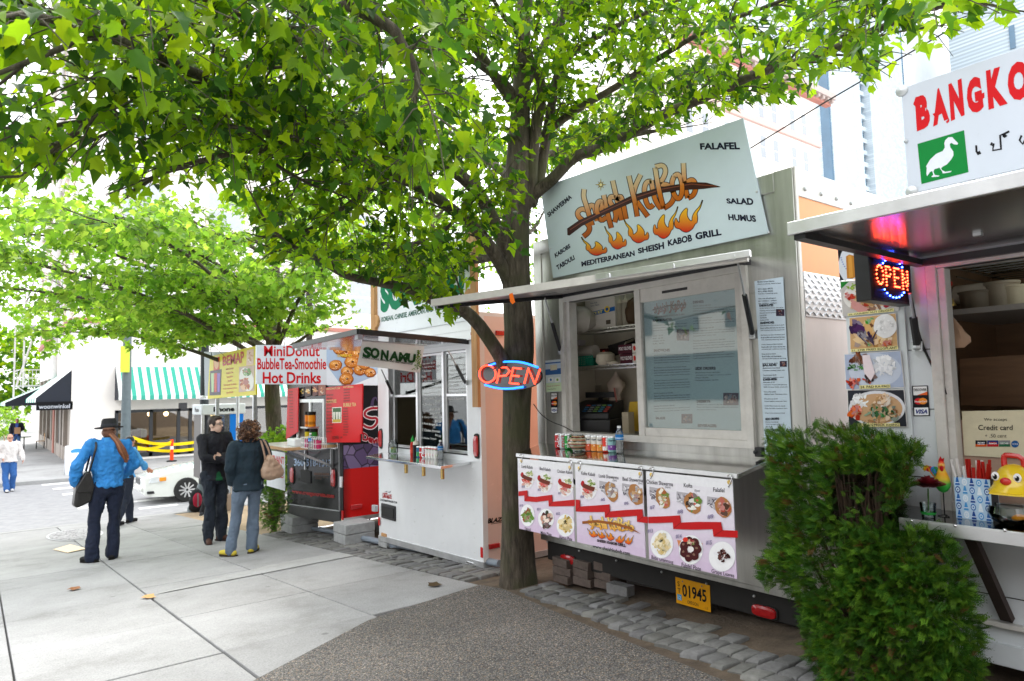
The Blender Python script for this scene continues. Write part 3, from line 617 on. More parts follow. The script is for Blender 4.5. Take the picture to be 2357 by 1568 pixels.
# number plate under the bumper
mp = PL('X', XK+.015, z5); b = MB(); p0 = onX(*z5(1363, 1195), XK+.015); p1 = onX(*z5(1655, 1392), XK+.015)
b.box(XK+.015, XK+.019, p1[1], p0[1], -.235, -.055, 0, '#e8a417')
mpl = lambda u, v, h=0: (XK+.015-h, p0[1]+(p1[1]-p0[1])*u, -.055-.18*v)
T4(b, '01945', ((.2, .2), (.9, .2), (.9, .68), (.2, .68)), mpl, .002, '#15181c', bold=.02); T4(b, 'S\nT', ((.06, .14), (.15, .14), (.15, .58), (.06, .58)), mpl, .002, '#15181c')
rectp(b, quad(.04, .64, .17, .86), mpl, .002, '#3aa0d8'); T4(b, '12', quad(.06, .69, .15, .82), mpl, .003, '#f0f4f8'); T4(b, 'OREGON', quad(.34, .78, .66, .9), mpl, .002, '#20242a'); T4(b, 'L 13', quad(.85, .84, .93, .92), mpl, .002, '#20242a')
for u in (.22, .78): disc(b, u, .1, .02, .03, mpl, .003, '#777777')
b.build('number_plate', PRINT, root, bevel=.002)
for x, y in ((290, 873), (557, 948), (868, 1030), (1247, 1125), (1622, 1223), (2020, 1328)): q = onX(*z5(x, y), XK-.003); b = MB(); b.ell(q, .009, n=8, k=5); b.build('rivet', GALV, root)
q = onX(*z4(1940, 1388), XK-.02); b = MB(); b.cbox(q, (.05, .05, .06)); b.tube([q, q+(-.04, .02, 0)], .012, 8); b.build('latch', BLACK, root, bevel=.006)
# ------------------------------------------------------------------ the tilted roof sign
XS = XK-.03; ms = PL('X', XS, z3)
b = MB(); q = [onX(1244, 432, XS), onX(1710, 272, XS), onX(1768, 537, XS), onX(1273, 640, XS)]
SGN = '#c8d7dd'
b.prism([p+np.array([.0, 0, 0]) for p in q], (.012, 0, 0), 0, SGN)
board = b.build('roof_sign', mat('sign_sheet', attr=True, rough=.4, spec=.25, var=.06, scale=2.5, dirt=.05), root)
b = MB(); m = ms
def og(x, y):      # cream at the top of each printed letter to burnt orange at its foot
 t = min(1, max(0, (y-(1000-.32*x)+ 60)/330.));
 return mixc('#dcc49a', '#cc7410', t*2) if t < .5 else mixc('#cc7410', '#a24a10', t*2-1)
LET = [[(600, 872), (545, 850), (505, 880), (520, 925), (580, 960), (608, 1000), (595, 1040), (555, 1072)], [(562, 700), (555, 760), (580, 830), (600, 900), (625, 985)], [(590, 880), (605, 825), (640, 830), (655, 890), (665, 950)],
 [(655, 900), (705, 850), (700, 790), (668, 800), (655, 860), (690, 955), (735, 920)], [(715, 745), (735, 850), (755, 930), (775, 1005)], [(805, 765), (765, 755), (760, 800), (800, 850), (815, 910), (800, 960)], [(785, 632), (805, 720), (830, 830), (855, 945)], [(815, 790), (845, 745), (865, 800), (890, 935)],
 [(912, 595), (935, 700), (960, 800), (978, 915)], [(1005, 585), (960, 680), (945, 755), (1000, 830), (1062, 915)], [(1090, 640), (1050, 640), (1030, 700), (1045, 800), (1075, 850), (1105, 820)], [(1088, 630), (1105, 740), (1130, 810), (1165, 855)],
 [(1118, 530), (1135, 640), (1160, 760), (1185, 855)], [(1118, 525), (1180, 508), (1205, 555), (1180, 620), (1150, 655)], [(1150, 660), (1230, 665), (1272, 740), (1250, 810), (1185, 850)], [(1265, 600), (1300, 575), (1330, 640), (1330, 740), (1300, 785), (1262, 740), (1245, 650), (1268, 598)],
 [(1340, 495), (1345, 620), (1360, 720), (1375, 770)], [(1350, 660), (1410, 615), (1440, 670), (1425, 745), (1375, 770)]]
SK = [(428, 1012), (520, 948), (700, 868), (935, 752), (1160, 688), (1400, 648), (1520, 652), (1632, 684), (1500, 694), (1300, 706), (1160, 728), (940, 800), (700, 906), (545, 985), (446, 1060), (430, 1055)]
for L_ in LET: stroke(b, smooth2(L_, 2), 45, m, .0005, '#17120e')
for L_ in LET: stroke(b, smooth2(L_, 2), 33, m, .0010, og)
b.poly([m(x, y, .0014) for x, y in [(x, y+(4 if i > 7 else -4)) for i, (x, y) in enumerate(SK)]], 0, '#17100c'); b.poly([m(x, y, .0018) for x, y in SK], 0, '#3a1a10')
stroke(b, [(452, 1018), (540, 960), (720, 872), (940, 772), (1170, 700), (1400, 660), (1600, 676)], 7, m, .0022, '#7a4028')
for L_ in (LET[1], LET[3], LET[8], LET[12], LET[15]):     # letters the stick passes behind
 sm = smooth2(L_, 2); k0 = int(len(sm)*.34); k1 = int(len(sm)*.72); stroke(b, sm[k0:k1], 41, m, .0024, '#17120e'); stroke(b, sm[k0:k1], 33, m, .0028, og)
def flame(b, m, x0, y0, x1, y1, flip=False, sk=0., h=.001, outline=True, top='#f5d02a', bot='#c8231c'):
 U = [(0, 1), (.08, .8), (.24, .66), (.36, .48), (.36, .3), (.48, .36), (.57, .52), (.52, .78), (.70, .64), (.82, .44), (.8, .26), (.89, .3), (.94, .46), (1, .24), (.94, .1), (.82, .1), (.74, .03), (.6, -.03), (.48, 0), (.34, .1), (.27, .26), (.2, .26), (.18, .46), (.22, .58), (.1, .72)]
 P = smooth2(U+[U[0]], 2)[:-1]
 def tr(p, g=0.):
  u, v = p; u = 1-u if flip else u
  x = x0+(x1-x0)*u; y = y1+(y0-y1)*v+sk*(x-x0)
  return x, y
 ctr = np.array([.5, .3])
 if outline:
  for i in range(len(P)): stroke(b, [tr(P[i]), tr(P[(i+1) % len(P)])], abs(x1-x0)*.055, m, h, '#1a0d0a')
 pts = [m(*tr(p), h+.0005) for p in P]; cols = [mixc(bot, top, min(1, max(0, p[1]*1.05))) for p in P]
 b.add(pts, [tuple(range(len(pts)))], 0, cols)
flame(b, m, 540, 1075, 742, 1215); flame(b, m, 722, 990, 895, 1165); flame(b, m, 872, 930, 1070, 1115); flame(b, m, 1102, 835, 1296, 1080, True); flame(b, m, 1268, 785, 1490, 1030, True)
for k in range(8):
 a = k*pi/4; r = 46 if k % 2 == 0 else 34
 b.poly([m(692+10*cos(a+.8), 665+12*sin(a+.8), .001), m(692+r*cos(a), 665+r*1.1*sin(a), .001), m(692+10*cos(a-.8), 665+12*sin(a-.8), .001)], 0, '#5a5026');
 b.poly([m(692+8*cos(a+.8), 665+9*sin(a+.8), .0014), m(692+r*.8*cos(a), 665+r*.9*sin(a), .0014), m(692+8*cos(a-.8), 665+9*sin(a-.8), .0014)], 0, '#e6cf6a')
disc(b, 692, 665, 17, 18, m, .0018, '#3a3216'); disc(b, 692, 665, 12, 13, m, .0022, '#f0e2a0')
NV = '#161b30'
for t, q4 in (('SHAWERMA', ((268, 890), (452, 738), (468, 770), (284, 922))), ('KABOBS', ((328, 1205), (446, 1125), (456, 1158), (336, 1240))), ('TABOULI', ((340, 1300), (478, 1215), (490, 1250), (352, 1336))), ('FALAFEL', ((1468, 340), (1776, 330), (1784, 388), (1472, 390))), ('SALAD', ((1672, 772), (1884, 768), (1892, 826), (1682, 812))), ('HUMUS', ((1688, 895), (1904, 905), (1912, 958), (1694, 942)))):
 T4(b, t, q4, m, .001, NV, bold=.045)
TXT = 'MEDITERRANEAN SHEISH KABOB GRILL'; xa, xb = 538, 1640
def wq(u, v): return u, v
T4(b, 'MEDITERRANEAN', ((538, 1268), (955, 1180), (960, 1222), (542, 1308)), m, .001, NV, bold=.045); T4(b, 'SHEISH', ((980, 1165), (1186, 1112), (1190, 1168), (986, 1206)), m, .001, NV, bold=.045)
T4(b, 'KABOB', ((1215, 1100), (1404, 1052), (1410, 1108), (1220, 1148)), m, .001, NV, bold=.045); T4(b, 'GRILL', ((1430, 1042), (1632, 1008), (1640, 1060), (1436, 1098)), m, .001, NV, bold=.045)
b.build('sign_print', PRINT, board)
for x, y in ((300, 1165), (2008, 1040), (1915, 720), (1060, 1248)): b = MB(); b.ell(ms(x, y, .003), .008, n=8, k=5); b.build('screw', GALV, board)
# ------------------------------------------------------------------ three hanging menu panels
XP = 3.485; m = PL('X', XP, z5)
def hook(b, x, y):
 p = np.array(onX(*z5(x, y), XP-.004)); pts = [p+np.array([.0, .018*cos(a), .02*sin(a)]) for a in np.linspace(.2, 3.6, 9)]+[p+np.array([0, 0, -.04]), p+np.array([-.002, .008, -.055])]
 b.tube(pts, .0035, 6, 0)
LAV = '#d9c6de'
def panel(x0, ya0, yb0, x1, ya1, yb1, label, body_fn, hooks):
 rt_ = thing('menu_panel', label, 'menu sign', tuple(onX(*z5((x0+x1)/2, (yb0+yb1)/2), XP)), 'menu panels hung from the counter')
 b = MB()
 y0, z0 = onX(*z5(x0, ya0), XP)[1:]; y1, z1 = onX(*z5(x1, yb1), XP)[1:]; n = 10; zt = .752; zb = .185
 for i in range(n):      # white fading to lilac down the sheet, as printed
  za, zc_ = zt+(zb-zt)*i/n, zt+(zb-zt)*(i+1)/n
  b.box(XP, XP+.006, y1, y0, zc_, za, 0, mixc('#eeeef2', LAV, (i+.5)/n*1.1 if i else 0))
 b.build('sheet', PRINT, rt_)
 b = MB(); body_fn(b); b.build('sheet_print', PRINT, rt_)
 for hx, hy in hooks: b = MB(); hook(b, hx, hy); b.lathe([(.014, 0), (.014, .003), (.006, .004)], np.array(onX(*z5(hx+2, hy+38), XP))-np.array([.0, 0, 0]), 12, 1, ax=(-1, 0, 0)); b.build('hook', [CHROME, mat('brass', (.6, .42, .12), rough=.3, metal=.9)], rt_)
 return rt_
KB = ['#c8423a', '#a03028', '#7a3a28', '#c9bd86', '#8aa04a', '#e8dccb', '#d9624e']; GY = ['#a8a4a8', '#d8d4d8', '#8a5a48', '#e8e4dc', '#6a4038', '#8a3a48', '#c49a6a']
RIB = '#c3191c'
def cap(b, t, x0, y0, x1, y1, hgt): T4(b, t, ((x0, y0), (x1, y1), (x1, y1+hgt), (x0, y0+hgt)), m, .002, '#26262c', bold=.006)
def num(b, t, x, y, s=22): T4(b, t, quad(x, y, x+s*1.25, y+s), m, .0045, '#8f86a4', bold=.03)
def gyro(b, cx, cy, rx, ry, pal, sd):
 rg = random.Random(sd)
 b.poly([m(cx-rx, cy-ry*.95, .002), m(cx-rx*.1, cy-ry*.8, .002), m(cx+rx*.1, cy+ry*.7, .002), m(cx-rx*.45, cy+ry*.25, .002), m(cx-rx*1.0, cy-ry*.3, .002)], 0, '#b4b0b6')
 for i in range(26): disc(b, cx-rx*(.9-.75*rg.random()), cy-ry*.55+ry*.7*rg.random()-ry*.1, rx*.12, ry*.06, m, .0022+i*.00002, rg.choice(['#e6e4e8', '#77727c', '#c4c0c8', '#5a5560']), 6, jag=.4, seed=rg.random(), a0=rg.random()*3)
 disc(b, cx+rx*.25, cy+ry*.05, rx*.62, ry*.95, m, .003, '#b07a48', 18, jag=.06, seed=sd, a0=-.35)
 food(b, cx+rx*.3, cy, rx*.52, ry*.8, m, .0034, pal, 34, sd, .3)
def kab(b, cx, cy, rx, ry, sd):
 disc(b, cx, cy, rx*1.05, ry*1.15, m, .0018, '#e6e2e8'); disc(b, cx, cy, rx*1.01, ry*1.11, m, .0020, '#f2f0f3')
 food(b, cx-rx*.05, cy+ry*.55, rx*.75, ry*.45, m, .0022, ['#e8dccf', '#dcbfae', '#d8a090'], 26, sd, .25); food(b, cx-rx*.1, cy+ry*.2, rx*.7, ry*.3, m, .003, ['#d83a30', '#e05a3a', '#c02a24'], 22, sd+1, .3)
 food(b, cx+rx*.35, cy-ry*.5, rx*.6, ry*.35, m, .0034, ['#cfd08a', '#8aa850', '#e8e4c0', '#6a8a3a'], 28, sd+2, .25); disc(b, cx-rx*.75, cy-ry*.45, rx*.22, ry*.3, m, .0044, '#b01c20', 12, jag=.1)
 stroke(b, [(cx-rx*.7, cy-ry*.3), (cx, cy-ry*.05), (cx+rx*.7, cy+ry*.12)], ry*.42, m, .0046, ['#6a3226', '#70301f', '#a03428'][sd % 3]); stroke(b, [(cx+rx*.7, cy+ry*.1), (cx+rx*1.1, cy+ry*.2)], 3, m, .005, '#c8a070')
def plate(b, cx, cy, rx, ry, pal, sd, n=60, sz=.25):
 disc(b, cx, cy, rx*1.3, ry*1.3, m, .0022, '#dcdce4', 32); disc(b, cx, cy, rx*1.26, ry*1.26, m, .0024, '#f4f4f6', 32); food(b, cx, cy, rx, ry, m, .0028, pal, n, sd, sz)
def ribbon(b, pts, w): stroke(b, smooth2(pts, 2), w, m, .0052, RIB)
def rib_band(b, top, bot): b.poly([m(x, y, .0052) for x, y in top+bot[::-1]], 0, RIB)
def p1(b):
 cap(b, 'Lamb Kabob', 75, 228, 168, 238, 26); cap(b, 'Beef Kabob', 227, 246, 318, 258, 27); cap(b, 'Chicken Kabob', 373, 268, 500, 280, 27)
 kab(b, 122, 345, 56, 72, 0); kab(b, 268, 375, 62, 78, 1); kab(b, 443, 405, 64, 80, 2)
 num(b, '#1', 75, 400); num(b, '#2', 210, 426); num(b, '#3', 380, 455)
 rib_band(b, [(50, 452), (122, 443), (126, 492), (190, 498), (330, 480), (334, 538), (522, 520)], [(50, 490), (98, 486), (98, 534), (200, 540), (300, 528), (302, 578), (522, 574)])
 stroke(b, [(124, 445), (126, 492), (100, 530)], 5, m, .0056, '#8c1416'); stroke(b, [(331, 482), (334, 538), (304, 575)], 5, m, .0056, '#8c1416')
 num(b, '#10', 58, 558, 24); num(b, '#11', 203, 588, 24); num(b, '#12', 363, 624, 26)
 plate(b, 125, 652, 46, 72, ['#5a8a2a', '#6fa038', '#8a5a30', '#7a9a3a', '#a04a30'], 11); plate(b, 280, 680, 52, 66, ['#e8dcd8', '#c07a5a', '#5a1c1c', '#38402a', '#f0d8c8', '#d8a088'], 12); plate(b, 443, 735, 58, 74, ['#e8cf92', '#e0c070', '#f0dca8', '#b89a3a', '#d8b050'], 13)
 food(b, 280, 735, 38, 32, m, .006, ['#2a3a20', '#3a2a20', '#5a1c1c'], 20, 4); food(b, 443, 715, 16, 20, m, .006, ['#3a3a1a', '#5a4a1a'], 10, 5)
 cap(b, 'Tabouli', 100, 748, 152, 758, 26); cap(b, 'Maza Plate', 236, 782, 326, 800, 26); cap(b, 'Humus Plate', 392, 818, 498, 838, 30)
def p2(b):
 cap(b, 'Kofta Kabob', 574, 282, 690, 296, 30); cap(b, 'Lamb Shawerma', 722, 304, 886, 322, 30); cap(b, 'Beef Shawerma', 920, 330, 1090, 344, 32); cap(b, '(Gyro)', 838, 350, 872, 354, 20); cap(b, '(Gyro)', 1050, 374, 1085, 378, 20)
 kab(b, 637, 425, 68, 84, 1); gyro(b, 806, 450, 80, 92, GY, 21); gyro(b, 1008, 475, 92, 96, GY, 22)
 num(b, '#4', 566, 482, 26); num(b, '#5', 737, 506, 28); num(b, '#6', 932, 535, 30)
 rib_band(b, [(528, 520), (562, 522), (566, 578), (690, 570), (812, 560), (814, 618), (960, 606), (1088, 600), (1092, 662), (1132, 664)], [(528, 620), (600, 622), (640, 624), (770, 624), (772, 672), (880, 668), (1040, 656), (1040, 706), (1132, 718), (1132, 718)])
 for a in ([(562, 524), (566, 578), (532, 618)], [(811, 564), (814, 618), (774, 668)], [(1086, 604), (1092, 662), (1042, 702)]): stroke(b, a, 5, m, .0056, '#8c1416')
 S = lambda x, y: (630+(x-500)*.405, 700+(y-880)*.30+(x-500)*.13)
 def oc(x, y): return mixc('#f5d680', '#e59a2a', min(1, max(0, (y-660-(x-640)*.12)/110)))
 for L_ in LET: stroke(b, [S(*p) for p in smooth2(L_, 2)], 18, m, .006, '#8a5a1a')
 for L_ in LET: stroke(b, [S(*p) for p in smooth2(L_, 2)], 14, m, .0064, oc)
 b.poly([m(x, y, .0068) for x, y in ((582, 702), (700, 690), (860, 712), (980, 748), (1075, 808), (980, 770), (860, 734), (700, 712), (584, 724))], 0, '#9a5a24')
 for x0, y0, x1, y1, fl in ((625, 760, 710, 830, 0), (700, 770, 775, 842, 0), (770, 775, 850, 858, 0), (862, 800, 950, 880, 1), (940, 815, 1012, 892, 1)): flame(b, m, x0, y0, x1, y1, bool(fl), .05, .006, top='#f5c02a', bot='#d8381c')
 T4(b, 'SHEISH KABOB GRILL', ((706, 850), (946, 892), (946, 918), (706, 872)), m, .006, '#2a1c1c', bold=.05); T4(b, 'www.sheishkabob.com', ((670, 894), (982, 955), (982, 990), (670, 920)), m, .006, '#1c1c22', bold=.02)
def p3(b):
 cap(b, 'Chicken Shawerma', 1120, 352, 1342, 376, 34); cap(b, 'Kofta', 1432, 382, 1504, 388, 34); cap(b, 'Falafel', 1678, 418, 1772, 424, 36); cap(b, '(Gyro)', 1278, 404, 1320, 408, 24); cap(b, '(Gyro)', 1522, 434, 1566, 438, 24)
 gyro(b, 1235, 505, 90, 98, ['#e8e4dc', '#c0402e', '#c49a5a', '#7a8a3a', '#b86a3a', '#efe9d8'], 31); gyro(b, 1480, 545, 108, 98, ['#f0eee8', '#4a2a20', '#6a8a3a', '#d04a34', '#e8e4dc', '#3a2a1c'], 32); gyro(b, 1735, 580, 108, 92, ['#c48a78', '#7a4a38', '#b84a38', '#5a3a2a', '#d8b0a0'], 33)
 num(b, '#7', 1148, 568, 34); num(b, '#8', 1378, 602, 38); num(b, '#9', 1630, 642, 40)
 rib_band(b, [(1136, 664), (1260, 660), (1402, 652), (1408, 712), (1560, 706), (1744, 708), (1756, 776), (1884, 780)], [(1136, 718), (1220, 716), (1340, 712), (1344, 766), (1500, 772), (1672, 768), (1680, 830), (1884, 840)])
 for a in ([(1400, 656), (1408, 712), (1346, 762)], [(1742, 710), (1756, 776), (1684, 826)]): stroke(b, a, 6, m, .0056, '#8c1416')
 num(b, '#13', 1128, 764, 36); num(b, '#14', 1364, 808, 40); num(b, '#15', 1616, 860, 40)
 plate(b, 1248, 893, 74, 92, ['#ecd9a8', '#e4cc90', '#d8bc78', '#f2e4c0'], 41, 90, .2); food(b, 1240, 865, 22, 14, m, .0065, ['#4a4a2a'], 12, 6); food(b, 1265, 945, 14, 10, m, .0065, ['#4a5a2a'], 8, 7)
 rectp(b, ((1376, 858), (1588, 884), (1588, 985), (1404, 960)), m, .0021, '#d88a5a'); plate(b, 1492, 940, 78, 96, ['#e8e0e0', '#d8ccc8'], 42, 10)
 for k in range(7): a = k*.9; disc(b, 1487+58*cos(a), 935+68*sin(a), 35, 40, m, .006+.0001*k, '#4a1a1c', 16, jag=.06, seed=k); disc(b, 1480+58*cos(a), 926+68*sin(a), 12, 10, m, .0068+.0001*k, '#8a6a5a', 9, jag=.3, seed=k)
 disc(b, 1490, 936, 26, 24, m, .0078, '#f0eaea'); food(b, 1490, 880, 40, 26, m, .0078, ['#7a8a4a', '#a8343a', '#cfc090'], 22, 8); disc(b, 1445, 855, 22, 20, m, .0085, '#d83a2a', 12, jag=.1)
 plate(b, 1752, 996, 86, 98, ['#f2f2f6'], 43, 3); food(b, 1755, 985, 58, 62, m, .006, ['#4a1a14', '#5a241c', '#3a120e', '#f0ecec', '#6a2c20'], 40, 9, .22)
 cap(b, 'Baba Ghannoug', 1162, 985, 1344, 1028, 40); cap(b, 'Falafel Plate', 1414, 1046, 1576, 1082, 38); cap(b, 'Grape Leaves', 1664, 1100, 1854, 1140, 42)
panel(42, 180, 795, 521, 240, 920, 'left menu panel showing lamb, beef and chicken kabob plates, hung nearest the tree', p1, ((72, 160), (478, 215)))
panel(522, 240, 920, 1115, 298, 1062, 'middle menu panel with orange kabob logo and web address', p2, ((556, 220), (1066, 268)))
panel(1116, 298, 1062, 1880, 378, 1250, 'right menu panel with falafel plate and grape leaves, hung nearest the shrub', p3, ((1160, 275), (1812, 338)))
# ================================================================== THAI CART AT THE RIGHT EDGE
XB_ = 3.75; m6 = PL('X', XB_, zA6); m7 = PL('X', XB_, z7)
cart = thing('food_cart', 'white food cart with red lettered duck sign above its hatch, at the right edge', 'food cart', (XB_, .6, -.1))
bY0, bY1, bZ0, bZ1 = -1.9, 1.66, .09, 2.02; vy1, vz0, vz1 = 1.34, .72, 1.86
b = MB()
for y0, y1, z0, z1 in ((vy1, bY1, bZ0, bZ1), (bY0, -.7, bZ0, bZ1), (-.7, vy1, bZ0, vz0), (-.7, vy1, vz1, bZ1)): b.box(XB_, XB_+.05, y0, y1, z0, z1)
b.box(XB_+.05, XB_+2.2, bY1-.05, bY1, bZ0, bZ1); b.box(XB_+.05, XB_+2.2, bY0, bY0+.05, bZ0, bZ1); b.box(XB_+2.15, XB_+2.2, bY0+.05, bY1-.05, bZ0, bZ1); VX = (XB_+.4, XB_+1.4, -.6, 1.2)
for q in ((XB_, VX[0], bY0, bY1), (VX[1], XB_+2.2, bY0, bY1), (VX[0], VX[1], bY0, VX[2]), (VX[0], VX[1], VX[3], bY1)): b.box(*q, bZ1, bZ1+.03)
bV = MB(); bV.box(VX[0]-.02, VX[1]+.02, VX[2]-.02, VX[3]+.02, bZ1+.031, bZ1+.036); bV.build('added_skylight', CLEAR, cart)  # made-up skylight over a roof hole, there to brighten the cart's inside
b.box(XB_+.05, XB_+2.15, bY0+.05, bY1-.05, bZ0, bZ0+.04)
for z in (.42, .82, 1.16, 1.46): b.box(XB_-.003, XB_, vy1+.05, bY1, z, z+.004, 1); b.box(XB_-.003, XB_, bY0, vy1, .3, .304, 1)
WHB = mat('white_aluminium_siding', (.66, .70, .72), rough=.3, var=.06, scale=4, dirt=.12)
b.build('body', [WHB, BLACK], cart)
BRN = mat('brown_panelling', (.2, .11, .055), rough=.6, var=.3, scale=3, aniso=(1, 1, 8))
b = MB(); b.box(XB_+1.6, XB_+1.62, bY0+.06, bY1-.06, bZ0+.05, bZ1-.01); b.box(XB_+.06, XB_+1.59, bY1-.075, bY1-.055, bZ0+.05, bZ1-.01)
b.build('back_partition', BRN, cart)
b = MB(); b.box(XB_-.02, XB_+.02, bY0, bY1, bZ0-.1, bZ0); b.box(XB_-.035, XB_, bY0, 1.3, .165, .19, 1)
b.build('bottom_rail', [WHB, OFFW], cart, bevel=.004)
b = MB(); b.box(XB_+.3, XB_+.4, bY0+.3, bY1-.3, -.12, -.01); b.box(XB_+1.7, XB_+1.8, bY0+.3, bY1-.3, -.12, -.01); b.build('underframe', DARK, cart)
b = MB(); b.tube([(XB_+.15, .9, -.1), (XB_+.15, .9, .0)], .05, 10); b.build('jack', BLACK, cart)
b = MB()
for y0, y1, z0, z1 in ((vy1, vy1+.05, vz0-.05, vz1+.05), (-.7, vy1, vz1, vz1+.05), (-.7, vy1, vz0-.05, vz0)): b.box(XB_-.025, XB_+.09, y0, y1, z0, z1)
b.box(XB_-.012, XB_+.06, vy1-.035, vy1, vz0, vz1); b.build('window_frame', OFFW, cart, bevel=.004)
h0, h1 = onX(1823, 540, 2.57), onX(2700, 330, 2.57); zt = 1.912; b = MB()
hl = [(2.57, h0[1], zt), (2.57, bY0, zt), (XB_, bY0, zt+.02), (XB_, h0[1], zt+.02)]
b.hexa([(x, y, z) for x, y, z in hl]+[(x, y, z+.03) for x, y, z in hl]); b.build('hatch', mat('hatch_steel', (.42, .40, .39), rough=.2, metal=.85, var=.2, scale=2), cart)
b = MB(); b.box(2.55, 2.57, bY0, h0[1]+.01, zt-.012, zt+.042); b.box(2.57, XB_, h0[1], h0[1]+.018, zt+.012, zt+.042); b.build('hatch_edge', ALU, cart, bevel=.004)
b = MB(); b.box(2.58, XB_, h0[1]-.05, h0[1]-.002, zt-.03, zt-.001); b.box(XB_-.06, XB_-.002, bY0, h0[1]-.05, zt-.035, zt-.001); b.build('hatch_frame', BLACK, cart)
t0 = onX(1957, 487, 2.95); b = MB(); b.box(2.9, 3.32, bY0, t0[1], zt+.034, zt+.075); b.build('sign_shelf', mat('grey_plastic', (.55, .58, .56), rough=.5), cart, bevel=.015)
strut(cart, onX(2112, 798, XB_-.02), onX(2094, 676, XB_-.14), .013)
# sign
XQ = 3.3; msg = PL('X', XQ, z6); b = MB()
q = [onX(*z6(860, 560), XQ), onX(*z6(1640+500, 560-280*2640/1640*.5-50), XQ), onX(*z6(2140, 925), XQ), onX(*z6(925, 1215), XQ)]
zb_, zt_ = q[3][2], q[0][2]; yl_ = (q[0][1]+q[3][1])/2
b.box(XQ, XQ+.012, yl_-2.6, yl_, zb_, zt_, 0, '#c3cad4'); sg = b.build('roof_sign', mat('white_sign_sheet', attr=True, rough=.3, var=.03), cart, bevel=.001)
b = MB(); b.bar((XQ+.03, yl_-.25, zt), (XQ+.03, yl_-.25, zt_-.05), .03); b.build('sign_post', GALV, cart); b = MB(); b.bar((XQ+.03, yl_-1.5, zt), (XQ+.03, yl_-1.5, zt_-.05), .03); b.build('sign_post', GALV, cart)
b = MB()
for ch, q4 in (('B', ((955, 620), (1030, 575), (1058, 790), (968, 825))), ('A', ((1078, 575), (1125, 535), (1168, 745), (1070, 795))), ('N', ((1165, 530), (1248, 492), (1268, 722), (1182, 760))), ('G', ((1275, 505), (1362, 470), (1390, 690), (1288, 725))), ('K', ((1400, 445), (1500, 415), (1538, 650), (1418, 690))), ('O', ((1530, 415), (1660, 360), (1690, 605), (1545, 650))), ('K', ((1700, 350), (1810, 300), (1850, 560), (1720, 590)))):
 T4(b, ch, q4, msg, .001, '#c60d16', bold=.07)
for p_ in (((945, 655), (960, 610), (1000, 600), (962, 672)), ((1150, 765), (1170, 742), (1172, 760), (1158, 775)), ((1066, 715), (1100, 700), (1104, 716), (1080, 735)), ((1330, 610), (1390, 580), (1392, 612), (1360, 640))): b.poly([msg(x, y, .0014) for x, y in p_], 0, '#c60d16')
rectp(b, ((972, 903), (1264, 817), (1292, 1080), (997, 1155)), msg, .001, '#067a33')
DUCK = [(1146, 880), (1165, 862), (1190, 860), (1200, 872), (1226, 898), (1222, 908), (1200, 906), (1184, 896), (1174, 905), (1178, 925), (1196, 950), (1198, 975), (1184, 1000), (1158, 1030), (1130, 1046), (1120, 1056), (1126, 1068), (1146, 1078), (1186, 1072), (1180, 1080), (1150, 1086), (1128, 1088), (1130, 1080), (1110, 1052), (1078, 1062), (1072, 1078), (1080, 1098), (1110, 1102), (1104, 1108), (1062, 1112), (1060, 1106), (1072, 1098), (1064, 1072), (1050, 1080), (1032, 1106), (1028, 1090), (1030, 1052), (1026, 1044), (1052, 1000), (1090, 965), (1130, 948), (1144, 925), (1140, 900)]
b.poly([msg(x, y, .0018) for x, y in DUCK], 0, '#d4d9e0')
for L_ in ([(1340, 912), (1342, 950), (1352, 968), (1366, 962), (1360, 952), (1352, 958)], [(1440, 895), (1432, 908), (1446, 912), (1450, 900), (1444, 944), (1496, 936), (1490, 850), (1520, 838), (1548, 824)], [(1505, 852), (1520, 846), (1530, 852), (1518, 860), (1508, 852)], [(1625, 850), (1612, 880), (1632, 905), (1650, 870), (1660, 830), (1700, 820)]): stroke(b, L_, 13, msg, .001, '#101014')
b.build('sign_print', PRINT, sg)
for x, y in ((874, 570), (937, 1202), (902, 886)): q_ = msg(x, y); b = MB(); b.lathe([(.028 if y != 886 else .01, 0), (.026 if y != 886 else .009, .006), (.004, .012)], q_, 12, 0, ax=(-1, 0, 0)); b.build('screw', GALV, sg)
# counter, brace
cz = .672; cy_ = onX(*z8(840, 562), 3.38)[1]; b = MB()
b.hexa([(3.38, bY0+.4, cz-.02), (3.38, cy_, cz-.02), (XB_, 1.6, cz-.02), (XB_, bY0+.4, cz-.02)][::-1]+[(3.38, bY0+.4, cz), (3.38, cy_, cz), (XB_, 1.6, cz), (XB_, bY0+.4, cz)][::-1])
b.build('counter', mat('dark_counter_steel', (.2, .2, .205), rough=.1, metal=1., var=.1, scale=5), cart)
b = MB(); b.box(3.365, 3.38, bY0+.4, cy_, cz-.055, cz+.004); b.build('counter_edge', ALU, cart, bevel=.003)
for x, y in ((912, 587), (1180, 617), (1483, 645)): q_ = onX(*z8(x, y), 3.364); b = MB(); b.ell(q_, .008, n=8, k=5); b.build('rivet', CHROME, cart)
b = MB(); b.bar(onX(*z8(1265, 665), 3.46), onX(*z8(1500, 1190), XB_-.03), .05, .03); b.build('counter_brace', mat('rusty_brace', (.035, .022, .018), rough=.7, var=.4, scale=9), cart)
b = MB(); cards(b, ((1102, 1096), (1220, 1092), (1236, 1318), (1114, 1320)), m7); b.build('card_sticker', PRINT, cart)
